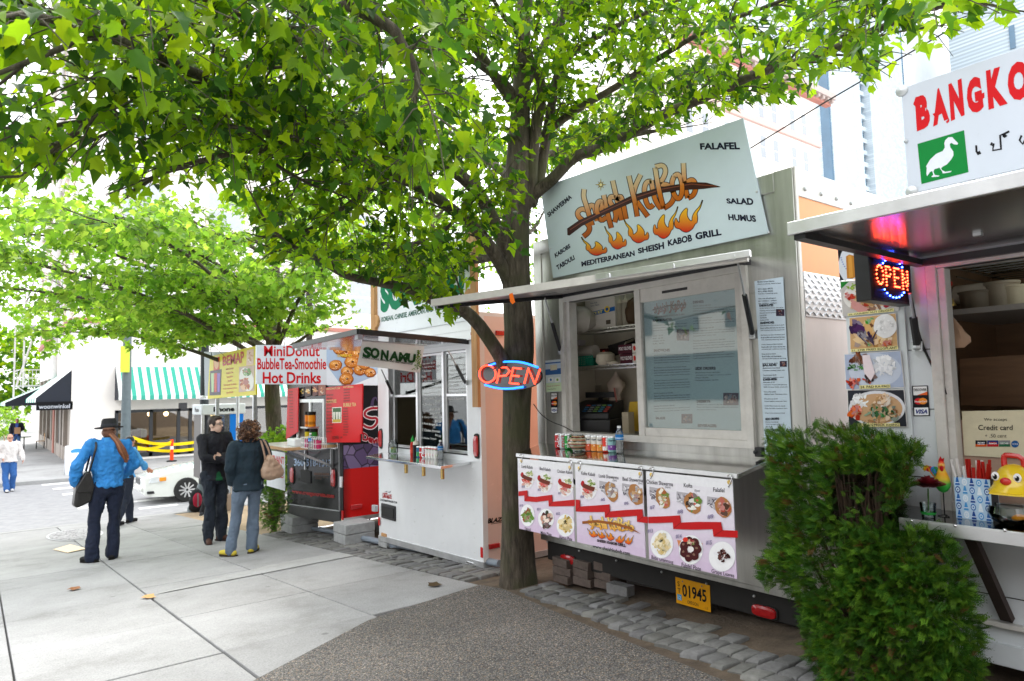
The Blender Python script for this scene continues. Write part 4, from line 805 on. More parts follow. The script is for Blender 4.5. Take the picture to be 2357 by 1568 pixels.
# food photographs taped along the left edge
XF = XB_-.03; mf = PL('X', XF, z7)
b = MB(); b.box(XF+.012, XB_+.0, 1.5, 1.80, .86, 1.72); b.build('photo_backing', WHB, cart)
def photo(q, label, fnb, cap=None, cq=None):
 b = MB(); P = [mf(x, y) for x, y in q]; b.prism(P, (.003, 0, 0), 0, '#e8e6e4'); fnb(b)
 if cap: rectp(b, cq, mf, .006, '#e6dc9a'); (a, c, d, e) = cq; T4(b, cap, ((a[0]+6, a[1]+4), (c[0]-6, c[1]+4), (d[0]-6, d[1]-4), (e[0]+6, e[1]-4)), mf, .0065, '#2a2a20', bold=.02)
 tag(b.build('food_photo', PRINT), label, 'photo', 'food photographs on the white cart')
def clipf(q): return q
def f1(b):
 rectp(b, ((552, 65), (745, 60), (745, 300), (572, 318)), mf, .001, '#cfd4dc'); b.poly([mf(x, y, .0012) for x, y in ((553, 66), (610, 64), (580, 120), (562, 180))], 0, '#15151a'); b.poly([mf(x, y, .0012) for x, y in ((566, 260), (590, 300), (600, 314), (572, 317))], 0, '#15151a')
 for k in range(9): disc(b, 580+3*k+(k*k)*.9, 150+16*k, 7, 6, mf, .0014, '#8f9cc4', 8)
 b.poly([mf(x, y, .002) for x, y in ((616, 140), (640, 126), (672, 134), (690, 290), (664, 304), (624, 302))], 0, '#b87a2e'); b.poly([mf(x, y, .0022) for x, y in ((632, 135), (655, 132), (668, 290), (640, 300))], 0, '#cf9440')
 b.poly([mf(x, y, .002) for x, y in ((672, 112), (700, 100), (726, 112), (745, 200), (745, 280), (712, 298), (694, 280))], 0, '#b8782a'); b.poly([mf(x, y, .0023) for x, y in ((686, 112), (706, 108), (728, 270), (706, 285))], 0, '#d09a48')
 food(b, 685, 90, 28, 22, mf, .003, ['#d83a22', '#e06a2a', '#c82a1c'], 14, 3); disc(b, 735, 95, 20, 20, mf, .0028, '#ece4d4')
def bg4(q, c): return lambda b: rectp(b, q, mf, .001, c)
q1 = ((552, 65), (745, 60), (745, 300), (572, 318)); q2 = ((572, 325), (985, 290), (1005, 538), (590, 585)); q3 = ((638, 592), (985, 558), (1000, 825), (648, 846)); q4_ = ((602, 862), (1020, 835), (1048, 1108), (615, 1125)); q5 = ((625, 1125), (1045, 1122), (1068, 1400), (635, 1402))
photo(q1, 'food photograph of golden spring rolls, topmost beside the lit sign', f1)
def f2(b):
 rectp(b, ((576, 329), (982, 294), (1000, 534), (594, 580)), mf, .001, '#b9b4b0'); b.poly([mf(x, y, .0012) for x, y in ((576, 329), (640, 324), (580, 380))], 0, '#1f7a2c'); disc(b, 790, 440, 196, 118, mf, .0014, '#d9d4cf', 30); food(b, 790, 445, 180, 105, mf, .002, ['#a87a4a', '#c49a68', '#8a5a32', '#d8b48a', '#7a4a26', '#b03a22'], 90, 71, .2); food(b, 640, 430, 40, 36, mf, .005, ['#b02a1c', '#c8402a'], 10, 72); food(b, 660, 360, 45, 25, mf, .005, ['#7a9a2a', '#98b04a'], 10, 73); food(b, 920, 500, 50, 28, mf, .005, ['#a8283a', '#b8404a'], 10, 74)
photo(q2, 'food photograph captioned cashew nut delight, partly behind the lit sign', f2, '20. CASHEW NUT DELIGHT', ((628, 562), (968, 522), (970, 546), (630, 580)))
def f3(b):
 rectp(b, ((642, 596), (982, 562), (996, 800), (650, 826)), mf, .001, '#c8a070'); food(b, 820, 700, 170, 110, mf, .0014, ['#c08a4a', '#d8a868', '#7a4a2a', '#e0c090'], 70, 81, .2); food(b, 700, 670, 55, 70, mf, .004, ['#3a1a4a', '#4a2058', '#2a1236'], 16, 82, .35); food(b, 790, 615, 40, 30, mf, .0045, ['#3a8a2a', '#5aa83a'], 10, 83); disc(b, 905, 655, 85, 88, mf, .005, '#e4e2e2', 22, jag=.04); food(b, 905, 650, 70, 74, mf, .0053, ['#f0eeee', '#dad8d8'], 40, 84, .15); food(b, 795, 745, 75, 18, mf, .007, ['#34184a', '#2a123a'], 10, 85, .5); food(b, 930, 780, 55, 28, mf, .007, ['#a83a1c', '#c05a2a'], 12, 86); food(b, 790, 790, 30, 12, mf, .008, ['#3a8a2a'], 6, 87)
photo(q3, 'food photograph captioned stir fried eggplant, purple pieces beside white rice', f3, '21. STIR FRIED EGGPLANT', ((652, 826), (1000, 800), (1001, 826), (652, 846)))
def f4(b):
 rectp(b, ((606, 866), (1016, 839), (1044, 1104), (619, 1121)), mf, .001, '#a9b4cc'); disc(b, 830, 980, 195, 125, mf, .0012, '#c4ccdc', 30); food(b, 720, 900, 90, 42, mf, .002, ['#6a3a1c', '#8a4a26', '#5a2a16'], 40, 91, .25); food(b, 900, 950, 100, 85, mf, .003, ['#e4e4e8', '#d0d2d8', '#f0f0f4'], 60, 92, .2); food(b, 690, 960, 70, 24, mf, .004, ['#2a6a2a', '#1c4a20', '#4a8a3a'], 14, 93); food(b, 680, 1070, 60, 36, mf, .0045, ['#d03a1c', '#e06028', '#8a1c14'], 22, 94); food(b, 790, 1040, 60, 40, mf, .0048, ['#5a2a1c', '#c8402c', '#2a1c1c'], 20, 95); b.poly([mf(x, y, .008) for x, y in ((735, 870), (790, 866), (830, 1000), (800, 1060), (750, 1000))], 0, '#e8d8dc')
photo(q4_, 'food photograph captioned pad ka pao, white rice at its right', f4, '24. PAD KA PAO', ((715, 1092), (942, 1084), (944, 1110), (716, 1118)))
def f5(b):
 rectp(b, ((629, 1129), (1041, 1126), (1064, 1396), (639, 1398)), mf, .001, '#2a2c34'); disc(b, 845, 1262, 208, 130, mf, .0012, '#dcdce2', 34); disc(b, 845, 1265, 188, 112, mf, .0015, '#c8a078', 30); food(b, 715, 1205, 75, 55, mf, .002, ['#eceaea', '#dedcdc', '#f4f4f4'], 40, 101, .22); food(b, 690, 1290, 48, 60, mf, .004, ['#c83a14', '#e0661c', '#a82a10'], 24, 102, .3); food(b, 850, 1290, 110, 60, mf, .0045, ['#1c5a22', '#2a7a30', '#164018', '#b08a5a'], 50, 103, .22); food(b, 890, 1200, 90, 45, mf, .006, ['#c89a68', '#e0bc90', '#a87844', '#d8c8b8'], 40, 104, .25); food(b, 960, 1300, 70, 60, mf, .0066, ['#8a5a32', '#2a6a2a', '#d8b890', '#1c4a20'], 34, 105, .22); food(b, 845, 1345, 80, 22, mf, .0072, ['#b8885a', '#d0a878'], 18, 106)
photo(q5, 'food photograph captioned pad prick khing, lowest and just above the shrub', f5, '25. PAD PRICK KHING', ((700, 1374), (1012, 1370), (1014, 1394), (702, 1400)))
# LED open sign
LY = 1.45; A_ = onY(1998, 571, LY); B_ = onY(2094, 589, LY); lx0, lx1, lz0, lz1 = A_[0], B_[0], 1.685, 1.925
led = thing('led_open_sign', 'black box sign with red dotted OPEN inside a blue dotted ring, under the hatch', 'sign', ((lx0+lx1)/2, LY+.03, lz0))
b = MB(); b.box(lx0, lx1, LY, LY+.07, lz0, lz1); b.build('case', BLACK, led, bevel=.004)
fy = lambda u, v, h=0: (lx0+(lx1-lx0)*u, LY-h, lz1-(lz1-lz0)*v)
b = MB(); rectp(b, quad(.06, .06, .97, .94), fy, .002, '#050506'); b.build('face', PRINT, led)
DR = mat('red_led', (1, .06, .02), emit=9, var=0); DB = mat('blue_led', (.03, .08, 1), emit=26, var=0)
dots = []
def seg(x0, y0, x1, y1, n): dots.extend([(x0+(x1-x0)*i/(n-1), y0+(y1-y0)*i/(n-1)) for i in range(n)])
b = MB()
for k in range(14): a = 2*pi*k/14; dots.append((.20+.085*cos(a), .47+.19*sin(a)))
for c in ((.36, .28, .36, .66, 7), (.36, .28, .45, .28, 3), (.36, .47, .45, .47, 3), (.475, .33, .475, .42, 2), (.58, .28, .58, .66, 7), (.58, .28, .7, .28, 4), (.58, .47, .68, .47, 3), (.58, .66, .7, .66, 4), (.8, .3, .8, .68, 7), (.8, .3, .93, .68, 6), (.94, .3, .94, .68, 7)): seg(*c)
for u, v in dots: b.ell(fy(.5+(u-.52)*.9, v, .004), .0045, n=6, k=4)
b.build('red_dots', DR, led)
b = MB()
for k in range(26):
 a = 2*pi*k/26
 if abs(sin(a)) < .62: continue
 b.ell(fy(.53+.31*cos(a), .49+.40*sin(a), .004), .0042, n=6, k=4)
b.build('blue_dots', DB, led)
b = MB(); b.tube([(lx0+.08, LY+.03, lz1), (lx0+.08, LY+.03, zt+.002)], .006, 6); b.build('hanger', BLACK, led)
b = MB(); P = [onX(x, y, XB_-d) for x, y, d in ((2091, 660, .1), (2101, 700, .06), (2108, 740, .03), (2121, 790, .015), (2140, 832, .012), (2160, 868, .012), (2180, 905, .008), (2187, 935, .0))]; b.tube(smooth2(P, 2), .006, 6)
tag(b.build('power_cable', RUBBER), 'black cable running from the lit box sign down to the window frame', 'cable')
# ---- on the counter
def ctz(x, y, X=3.56): p = onX(x, y, X); p[2] = cz; return p
# rose in a glass
p = ctz(*zA6(160, 1468), 3.46); r = thing('rose_glass', 'dark red rose in a short water glass on the counter beside the shrub', 'flower', p)
b = MB(); b.lathe([(.026, 0), (.027, .004), (.034, .07), (.032, .07), (.025, .008)], p, 18); b.build('tumbler', CLEAR, r)
b = MB(); b.lathe([(.0285, .018), (.0335, .028), (.0335, .03), (.0285, .019)], p, 16, col='#2a8a3a'); b.build('green_band', PRINT, r)
b = MB(); hd = np.array(onX(*zA6(158, 1335), p[0])); b.tube([p+(0, 0, .01), hd+(0, 0, -.02)], .0035, 6, 0, '#3a5a2a'); b.build('stem', PAPER, r)
ROSE = mat('rose_petal', (.16, .004, .010), rough=.5, var=.3, scale=30); b = MB(); rg = random.Random(2)
for L_ in range(5):
 rad = .012+.011*L_; nP = 4+L_
 for k in range(nP):
  a = 2*pi*k/nP+L_*.5; tl = .25+.22*L_; vs = []
  for i in range(4):
   for j in range(5):
    u = (j-2)/2*.75; t = i/3.; rr = rad*(.55+.5*t)+.008*t*t*L_/2; z = .028*t*(1.25-.2*L_)-.003*L_+.006*rg.random()-.004*abs(u)
    vs.append(hd+np.array([rr*cos(a+u), rr*sin(a+u), z]))
  b.add(vs, [(i*5+j, i*5+j+1, i*5+j+6, i*5+j+5) for i in range(3) for j in range(4)])
b.build('blossom', ROSE, r)
# painted rooster on a stick
p = ctz(*zA6(250, 1452)); r = thing('rooster_figurine', 'small painted rooster figurine with red comb and green belly on a thin stand', 'figurine', p); c = np.array(onX(*zA6(243, 1330), p[0]))
R_ = lambda dy, dz, dx=0: c+np.array([dx, dy, dz])
b = MB(); b.lathe([(.004, -.044), (.018, -.036), (.030, -.018), (.034, 0), (.030, .022), (.022, .045), (.015, .062), (.014, .075), (.015, .085), (.012, .097), (.003, .104)], c, 18, cols=['#3a8a3a', '#2f9a3a', '#38a83e', '#58b04a', '#e0c034', '#e8a22a', '#e8c84a', '#e05a2a', '#e8d07a', '#e05030', '#d03020']); b.build('figure_body', PRINT, r)
b = MB(); b.prism([R_(-.010, .098, -.003), R_(-.014, .118, -.003), R_(-.004, .112, -.003), R_(.002, .124, -.003), R_(.008, .110, -.003), R_(.012, .096, -.003)], (.006, 0, 0), 0, '#b0101a'); b.build('comb', PRINT, r)
b = MB(); b.ell(R_(-.006, .070, -.016), (.005, .008, .014), 0, '#b81420'); b.build('wattle', PRINT, r); b = MB(); b.lathe([(.006, 0), (.001, .014)], R_(-.004, .084, -.012), 8, 0, '#e8a020', ax=(-1, 0, 0)); b.build('beak', PRINT, r)
for kk, cc in enumerate(('#d8a020', '#c8302a', '#2a6ac8', '#3a8ad8', '#2a8a4a')):
 b = MB(); b.tube(smooth2([R_(.02, .015, .004), R_(.045, .045+.004*kk, .004), R_(.062-.010*kk, .078-.002*kk, .004), R_(.078-.016*kk, .055-.004*kk, .004)], 2), 0.008, 8, 0, cc); b.build('tail_feather', PRINT, r)
b = MB(); b.tube([c+(0, 0, -.042), p+(0, 0, .004)], .003, 6)
for a in (0, 2.1, 4.2): b.tube([p+(0, 0, .006), p+(.028*cos(a), .028*sin(a), .002)], .0028, 5)
b.build('stand', BLACK, r)
# straws in a patterned box
p0 = ctz(*zA6(318, 1478)); p1_ = ctz(*zA6(525, 1490)); hb = onX(*zA6(305, 1295), p0[0])[2]; wdb = p0[1]-p1_[1]; r = thing('straw_box', 'blue patterned cardboard box stuffed with red and white wrapped straws', 'box', ((p0[0]+.05), (p0[1]+p1_[1])/2, cz))
x0 = p0[0]; y1, y0 = p0[1], p1_[1]; h = hb-cz
b = MB(); dp = .09
for q_ in ((x0, x0+.004, y0, y1), (x0+dp, x0+dp+.004, y0, y1), (x0+.004, x0+dp, y0, y0+.004), (x0+.004, x0+dp, y1-.004, y1)): b.box(*q_, cz, cz+h, 0, '#b9d6ec' if q_[1]-q_[0] < .01 else '#3a4048')
b.box(x0+.004, x0+dp, y0+.004, y1-.004, cz, cz+.004, 0, '#999999'); fb = lambda u, v, h_=0: (x0-h_, y1-(y1-y0)*u, cz+h*(1-v)); rg = random.Random(8)
for i in range(5):
 for j in range(5):
  u, v = .1+.2*i, .1+.2*j; cc = ['#2a6ab8', '#4a9ad8', '#1c4a98', '#e8f2fa'][(i*3+j*2) % 4]
  if (i+j) % 2: disc(b, u, v, .075, .085, fb, .0006, cc, 14); disc(b, u, v, .05, .055, fb, .001, '#cfe4f4', 12); disc(b, u, v, .02, .025, fb, .0014, cc, 8)
  else: b.poly([fb(u-.07, v+.09, .0006), fb(u+.07, v+.09, .0006), fb(u+.02, v-.1, .0006), fb(u-.02, v-.1, .0006)], 0, cc); rectp(b, quad(u-.06, v+.02, u+.06, v+.04), fb, .001, '#dcecf8')
b.build('carton', PRINT, r); rg = random.Random(5)
for i in range(22):
 red = i >= 8 if i % 5 else False; u = i/22.; yb = y1-.012-(y1-y0-.024)*u; xb = x0+.02+rg.random()*.05; le = h+rg.uniform(.045, .085)
 tp = (xb+rg.uniform(-.025, .02), yb+rg.uniform(-.03, .03)+.012*(1 if i < 6 else -1), cz+le); b = MB(); b.bar((xb, yb, cz+.01), tp, .013, .005, 0, '#b3231c' if red else '#e6e4e2'); b.build('straw', PAPER, r)
# donation bowl with the yellow chick helmet on it
pc = ctz(*zA6(650, 1498)); r = thing('glass_bowl', 'clear round glass bowl holding an orange bit, below the yellow chick helmet', 'bowl', pc)
b = MB(); b.lathe([(.05, 0), (.085, .02), (.098, .05), (.09, .08), (.087, .08), (.094, .05), (.08, .022), (.045, .005)], pc, 24); b.build('bowl_wall', CLEAR, r)
b = MB(); b.ell(pc+np.array([-.02, -.03, .03]), (.03, .035, .02), 0, '#e08a1c', n=10, k=6); b.build('orange_sweet', PRINT, r)
cc = np.array(onX(*zA6(655, 1320), pc[0])); r = thing('toy_helmet', 'yellow plastic chick shaped toy helmet with red beak and red handle', 'toy', cc+(0, 0, -.03))
YEL = mat('yellow_plastic', (.82, .58, .02), rough=.25, var=.06, coat=.4); RDP = mat('red_plastic', (.6, .02, .015), rough=.25, var=.06, coat=.4)
b = MB(); b.lathe([(.098, -.045), (.10, -.04), (.082, -.02), (.076, .0), (.068, .03), (.052, .055), (.03, .07), (.003, .076)], cc, 24); b.build('dome', YEL, r)
b = MB(); b.prism([cc+np.array([-.07, .06*t, -.042+.01*abs(t)]) for t in (-1, -.5, .5, 1)]+[cc+np.array([-.12+.02*abs(t), .07*t, -.05]) for t in (1, .5, -.5, -1)], (0, 0, .006)); b.build('brim', YEL, r)
b = MB(); b.ell(cc+(-.076, .012, .006), (.012, .021, .017), 0, n=12, k=8); b.build('toy_beak', RDP, r)
b = MB(); b.tube(smooth2([cc+(0, .035, .06), cc+(0, .035, .105), cc+(0, .025, .113), cc+(0, -.035, .108), cc+(0, -.04, .06)], 1), .012, 8); b.build('handle', RDP, r)
for s in (1, -1):
 e = cc+np.array([-.07+.012*(s > 0), .012+.042*s, .024]); b = MB(); b.ell(e, (.006, .015, .019), 0, '#f4f4f4', n=12, k=8); b.ell(e+(-.004, 0, -.002), (.004, .009, .012), 0, '#101010', n=10, k=6); b.ell(e+(-.008, .003, .004), (.002, .003, .004), 0, '#ffffff', n=8, k=5); b.build('toy_eye', PRINT, r)
# inside the window
XI = XB_+.06; mi = PL('X', XI, zA6)
b = MB(); P0 = mi(288, 962); P1 = mi(1100, 900); b.box(XI, XI+.02, -.7, P0[1], vz0, P0[2]-.005); b.build('counter_board', mat('pink_beige_board', (.42, .28, .21), rough=.5, var=.15, scale=4, aniso=(1, 1, 7)), cart)
b = MB(); mi2 = PL('X', XI-.01, zA6); P = [mi2(*t) for t in ((352, 920), (760, 912), (770, 1195), (366, 1172))]; b.prism(P, (.004, 0, 0), 0, '#d9d2b4')
T4(b, 'We accept', ((478, 958), (610, 958), (610, 980), (478, 980)), mi2, .002, '#33332c'); T4(b, 'Credit card', ((446, 998), (642, 998), (642, 1028), (446, 1028)), mi2, .002, '#2a2a26', bold=.01); T4(b, '+ .50 cent', ((484, 1050), (608, 1050), (608, 1070), (484, 1070)), mi2, .002, '#33332c')
for x, c1_, c2_, t_ in ((430, '#20222c', '#d85a20', 'VISA'), (497, '#2a3a7a', '#c0242a', 'MasterCard'), (564, '#8a8c90', '#2a6a4a', 'DISCOVER')): rectp(b, quad(x, 1086, x+64, 1122), mi2, .002, c1_); rectp(b, quad(x, 1108, x+64, 1122), mi2, .0025, c2_); rectp(b, quad(x+12, 1096, x+52, 1110), mi2, .003, '#e8e8ea' if t_ == 'VISA' else c2_); T4(b, t_, quad(x+10, 1098, x+54, 1108), mi2, .0035, '#16204a' if t_ == 'VISA' else '#f4f4f4', bold=.03)
disc(b, 656, 1107, 22, 20, mi2, .002, '#1c5a9a'); T4(b, 'NOVUS', quad(640, 1102, 672, 1112), mi2, .003, '#f4f4f4')
tag(b.build('card_notice', PAPER), 'cream laminated notice saying we accept credit card, propped in the window', 'notice')
mb_ = PL('X', XB_+.55, zA6); b = MB(); P = [mb_(*t) for t in ((340, 622), (900, 585), (900, 900), (348, 885))]; b.prism(P, (.02, 0, 0)); tag(b.build('wood_board', BRN), 'large brown wood grain board standing inside the white cart', 'board')
ms1 = PL('X', XB_+.9, zA6); b = MB(); P = ms1(480, 360); b.box(XB_+.5, XB_+1.55, -.7, P[1]+.15, P[2]-.03, P[2]); tag(b.build('wall_shelf', mat('grey_shelf', (.32, .3, .27), rough=.5)), 'grey wall shelf carrying tubs inside the white cart', 'shelf')
b = MB(); P2 = ms1(430, 130)
for i in range(9): b.bar((XB_+.6+.1*i, -.7, P2[2]), (XB_+.6+.1*i, P2[1], P2[2]), .006)
for yy in (P2[1], .2, -.3): b.bar((XB_+.6, yy, P2[2]), (XB_+1.5, yy, P2[2]), .01); b.bar((XB_+.6, yy, P2[2]-.05), (XB_+1.5, yy, P2[2]-.05), .008)
tag(b.build('wire_shelf', mat('dark_wire', (.1, .08, .05), rough=.4, metal=.8)), 'dark wire shelf near the ceiling inside the white cart', 'shelf')
b = MB(); pa, pb = ms1(315, 258), ms1(400, 255); b.lathe([(.012, 0), (.05, 0), (.055, .01), (.055, .2), (.05, .21), (.012, .21)], pa, 20, ax=(0, -1, 0)); tag(b.build('paper_towel_roll', mat('towel', (.7, .62, .5), rough=.9)), 'white paper towel roll beside the hanging bell', 'paper towel')
for (x, y, r_, h_, cl, lb) in ((450, 330, .1, .13, (.25, .2, .14), 'stack of brown tubs at the left on the grey shelf'), (590, 330, .085, .17, (.4, .33, .24), 'tall clear tub wrapped in plastic on the grey shelf'), (665, 345, .075, .14, (.62, .52, .36), 'upturned cream plastic tub at the right on the grey shelf')):
 P = ms1(x, y); P[2] = ms1(480, 360)[2]; b = MB(); b.lathe([(r_*.8, 0), (r_, h_*.9), (r_*1.05, h_*.92), (r_*1.05, h_), (r_*.2, h_+.005)], P, 18); tag(b.build('tub', mat('tub_%d' % x, cl, rough=.5)), lb, 'tub')
g = onX(*zA6(286, 290), XB_+.14); r = thing('brass_bell', 'small brass bell hanging with dried orange flowers in the window', 'bell', g)
b = MB(); b.lathe([(.024, -.028), (.025, -.024), (.018, -.008), (.014, .008), (.006, .016), (.002, .018)], g, 16); b.build('bell_cup', mat('old_brass', (.45, .3, .08), rough=.3, metal=.95), r)
b = MB(); b.tube([g+(0, 0, .015), g+(0, .01, .12)], .0025, 5); b.build('bell_cord', WOOD, r); rg = random.Random(3)
for i in range(9):
 b = MB(); cpt = g+np.array([rg.uniform(-.02, .02), .03+rg.uniform(-.03, .03), .05+rg.uniform(-.06, .05)]); b.ell(cpt, (.02, .022, .02), 0, rg.choice(['#8a4a14', '#a8641c', '#7a3a12', '#b0301a']), n=8, k=5); b.build('dried_flower', PAPER, r)
g = onX(*zA6(300, 470), XB_+.16); b = MB(); rg = random.Random(9)
vs = [];
for i in range(7):
 for j in range(12): a = 2*pi*j/12; rr = (.008, .02, .038, .05, .055, .05, .02)[i]*(1+.25*sin(3*a+i)); vs.append(g+np.array([rr*cos(a)*.6, rr*sin(a)-.01*i*.4, .075-.026*i]))
b.add(vs, [(i*12+j, i*12+(j+1) % 12, (i+1)*12+(j+1) % 12, (i+1)*12+j) for i in range(6) for j in range(12)], 0, '#c9a68a'); tag(b.build('plastic_bag', PAPER), 'pale plastic bag hanging below the brass bell', 'bag')
# ================================================================== WHITE TRAILER
XN = 3.95; nY0, nY1, nZ0, nZ1 = 5.59, 7.83, -.405, 2.07; mn = PL('X', XN); mn2 = PL('X', XN, z2); mn3 = PL('X', XN, zA3)
tr_ = thing('food_trailer', 'plain white food trailer with chalk written window menus and green roof sign', 'food trailer', (XN, 6.7, -.5))
oy0, oy1, oz0, oz1 = 5.83, 7.56, .66, 1.75
def tilt(y): return -.07*(y-nY0)/(nY1-nY0)
b = MB()
for y0, y1, z0, z1 in ((nY0, oy0, nZ0, nZ1), (oy1, nY1, nZ0, nZ1), (oy0, oy1, nZ0, oz0), (oy0, oy1, oz1, nZ1)):
 b.hexa([(XN, y0, z0+(tilt(y0) if z0 < 0 else 0)), (XN+.05, y0, z0+(tilt(y0) if z0 < 0 else 0)), (XN+.05, y1, z0+(tilt(y1) if z0 < 0 else 0)), (XN, y1, z0+(tilt(y1) if z0 < 0 else 0)), (XN, y0, z1), (XN+.05, y0, z1), (XN+.05, y1, z1), (XN, y1, z1)])
b.box(XN+.05, XN+4.2, nY1-.05, nY1, nZ0, nZ1); b.box(XN+4.15, XN+4.2, nY0+.05, nY1-.05, nZ0, nZ1); b.box(XN, XN+4.2, nY0, nY1, nZ1, nZ1+.04); b.box(XN+.05, XN+4.15, nY0+.05, nY1-.05, nZ0, nZ0+.05)
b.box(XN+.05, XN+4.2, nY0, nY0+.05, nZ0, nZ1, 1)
b.build('body', [WPAINT, mat('bounce_tinted_white', (.78, .62, .56), rough=.25, var=.05, scale=2)], tr_)  # white side wall with the kabob cart's orange bounce light put into its colour
b = MB(); b.box(XN+1.5, XN+1.52, nY0+.06, nY1-.06, nZ0+.06, nZ1-.01); b.box(XN+.2, XN+1.49, nY1-.08, nY1-.06, nZ0+.06, nZ1-.01); b.build('back_partition', mat('olive_interior', (.16, .13, .075), rough=.6, var=.1), tr_)
b = MB()      # aluminium corner and bottom trim
b.hexa([(XN-.012, nY0-.005, nZ0-.03), (XN, nY0-.005, nZ0-.03), (XN, nY1, nZ0-.03+tilt(nY1)), (XN-.012, nY1, nZ0-.03+tilt(nY1)), (XN-.012, nY0-.005, nZ0+.035), (XN, nY0-.005, nZ0+.035), (XN, nY1, nZ0+.035+tilt(nY1)), (XN-.012, nY1, nZ0+.035+tilt(nY1))])
b.box(XN+.0, XN+4.2, nY0-.012, nY0, nZ0-.03, nZ0+.03); b.build('bottom_trim', ALU, tr_)
b = MB(); b.box(XN-.010, XN+.05, nY0-.010, nY0, nZ0+.035, nZ1); b.box(XN-.010, XN, nY0, nY0+.02, nZ0+.036, nZ1); b.box(XN-.008, XN, nY0+.02, nY1, nZ1-.13, nZ1-.12); b.build('corner_trim', WPAINT, tr_)
for (y0, y1) in ((oy0, 6.36), (6.40, 6.93), (6.97, oy1)):
 w_ = MB(); x0, x1 = XN+.07, XN+.10; t = .028
 for q in ((y0, y0+t, oz0, oz1), (y1-t, y1, oz0, oz1), (y0+t, y1-t, oz0, oz0+t), (y0+t, y1-t, oz1-t, oz1)): w_.box(x0, x1, *q)
 fr = w_.build('window_frame', ALU, tr_, bevel=.003)
 if y0 != 6.40: w_ = MB(); w_.box(x0-.006, x1, y0+t, y1-t, 1.26, 1.29); w_.build('sash_bar', ALU, fr, bevel=.003)
 w_ = MB(); w_.box(x0+.01, x0+.014, y0+t, y1-t, 1.29 if y0 == 6.97 else oz0+t, oz1-t); w_.build('window_pane', glass('dark_glass', (.75, .8, .78), .9, .10), fr)
b = MB()
for q in ((oy0, oy0+.012, oz0, oz1), (oy1-.012, oy1, oz0, oz1), (oy0, oy1, oz0-.006, oz0+.0), (6.36, 6.40, oz0, oz1), (6.93, 6.97, oz0, oz1)): b.box(XN+.0 if q[0] not in (6.36, 6.93) else XN+.05, XN+.12, *q)
b.build('window_jamb', ALU, tr_)
def chalk(lines, fn, par):
 b = MB()
 for t, x0, y0, x1, y1, dy in lines: T4(b, t, ((x0, y0), (x1, y1), (x1, y1+dy), (x0, y0+dy)), fn, .001, '#e4e6e4', bold=.012, shear=.15)
 return b.build('chalk_menu', mat('chalk', attr=True, rough=.9, var=.15, scale=60), par)
mc = PL('X', XN+.079, zA3)
chalk([('Appetizer $3.30', 655, 165, 815, 148, 26), ('1. veggie spring roll', 655, 210, 805, 195, 22), ('2PC', 828, 195, 885, 185, 28), ('2. Potstickers', 655, 258, 765, 248, 22), ('6PC', 828, 248, 862, 244, 24), ('Meals', 640, 320, 705, 312, 34), ('1 Teriyaki Chicken', 655, 380, 895, 365, 28), ('and Rice  $5.50', 712, 425, 870, 408, 26), ('2. Teriyaki Chicken & Shrimp', 655, 475, 898, 455, 30), ('vegetable rice or noodle', 665, 530, 880, 515, 28), ('$7.00', 812, 565, 880, 560, 32), ('3. Jajang noodle', 658, 598, 800, 590, 30), ('$6.00', 818, 630, 882, 626, 32), ('4. Bibimbap Small', 660, 672, 838, 668, 30), ('small $6.00', 750, 728, 880, 724, 34), ('Large $7.00', 755, 782, 880, 776, 34), ('5. Curry Chicken rice', 648, 830, 905, 830, 30), ('$5.50', 810, 878, 892, 888, 32), ('6 Pork Burger $5.50', 652, 905, 888, 930, 36), ('7. Chicken chowmein', 655, 985, 878, 1005, 34), ('8. Chicken Teriyaki', 645, 1090, 830, 1105, 30), ('$6.50', 815, 1050, 890, 1075, 28)], mc, tr_)
chalk([('Vegetarian Menu', 975, 105, 1180, 75, 40), ('1. Teriyaki Tofu w/veg', 945, 190, 1185, 165, 32), ('Rice or noodle', 1008, 245, 1185, 228, 28), ('2. Curry Tofu', 945, 300, 1115, 285, 34), ('Rice or noodle', 990, 345, 1125, 335, 30), ('3. Chow mein noodle', 945, 395, 1190, 375, 30), ('-Tofu. $5.50', 958, 440, 1110, 425, 34), ('4. ZaZang mein', 948, 490, 1190, 470, 30), ('with vegetables $6', 990, 525, 1190, 515, 26), ('5. Bibimbap Small', 950, 562, 1190, 552, 28), ('6. Tempeh Sandwich', 952, 608, 1180, 600, 30)], mc, tr_)
# lifted hatch
pf, pb = onX(825, 763, 2.65), onX(676, 797, 2.65); hy0, hy1 = 5.66, 7.40; hz = 1.80
b = MB(); H = [(2.65, pf[1], pf[2]-.02), (2.65, pb[1], pb[2]-.02), (XN-.004, hy1+.05, hz), (XN-.004, 5.80, hz)]
b.hexa([tuple(p) for p in H]+[(x, y, z+.03) for x, y, z in H]); b.build('hatch', mat('mirror_sheet', (.62, .64, .66), rough=.1, metal=.85, var=.06), tr_)
b = MB(); e = .035; b.bar(np.array(H[0])+(-.006, 0, .018), np.array(H[1])+(-.006, 0, .018), .02, e+.015); b.bar(np.array(H[0])+(0, -.01, .018), np.array(H[3])+(0, -.01, .018), .02, e+.015); b.build('hatch_edge', BLACK, tr_)
b = MB(); b.box(XN-.03, XN-.001, 5.70, hy1+.1, hz+.035, hz+.075); b.build('hatch_hinge', WPAINT, tr_)
for x, y in ((681, 384), (300, 225)): q = onX(*z2(x*.367/.36708, y-235 if False else 155 if x > 600 else 225), 2.75); b = MB(); b.cbox(q, (.05, .07, .05)); b.build('hatch_latch', GALV, tr_, bevel=.006)
strut(tr_, onX(1071, 881, XN-.02), onX(1031, 806, 3.45)); strut(tr_, onX(903, 906, XN-.02), onX(878, 851, 3.4))
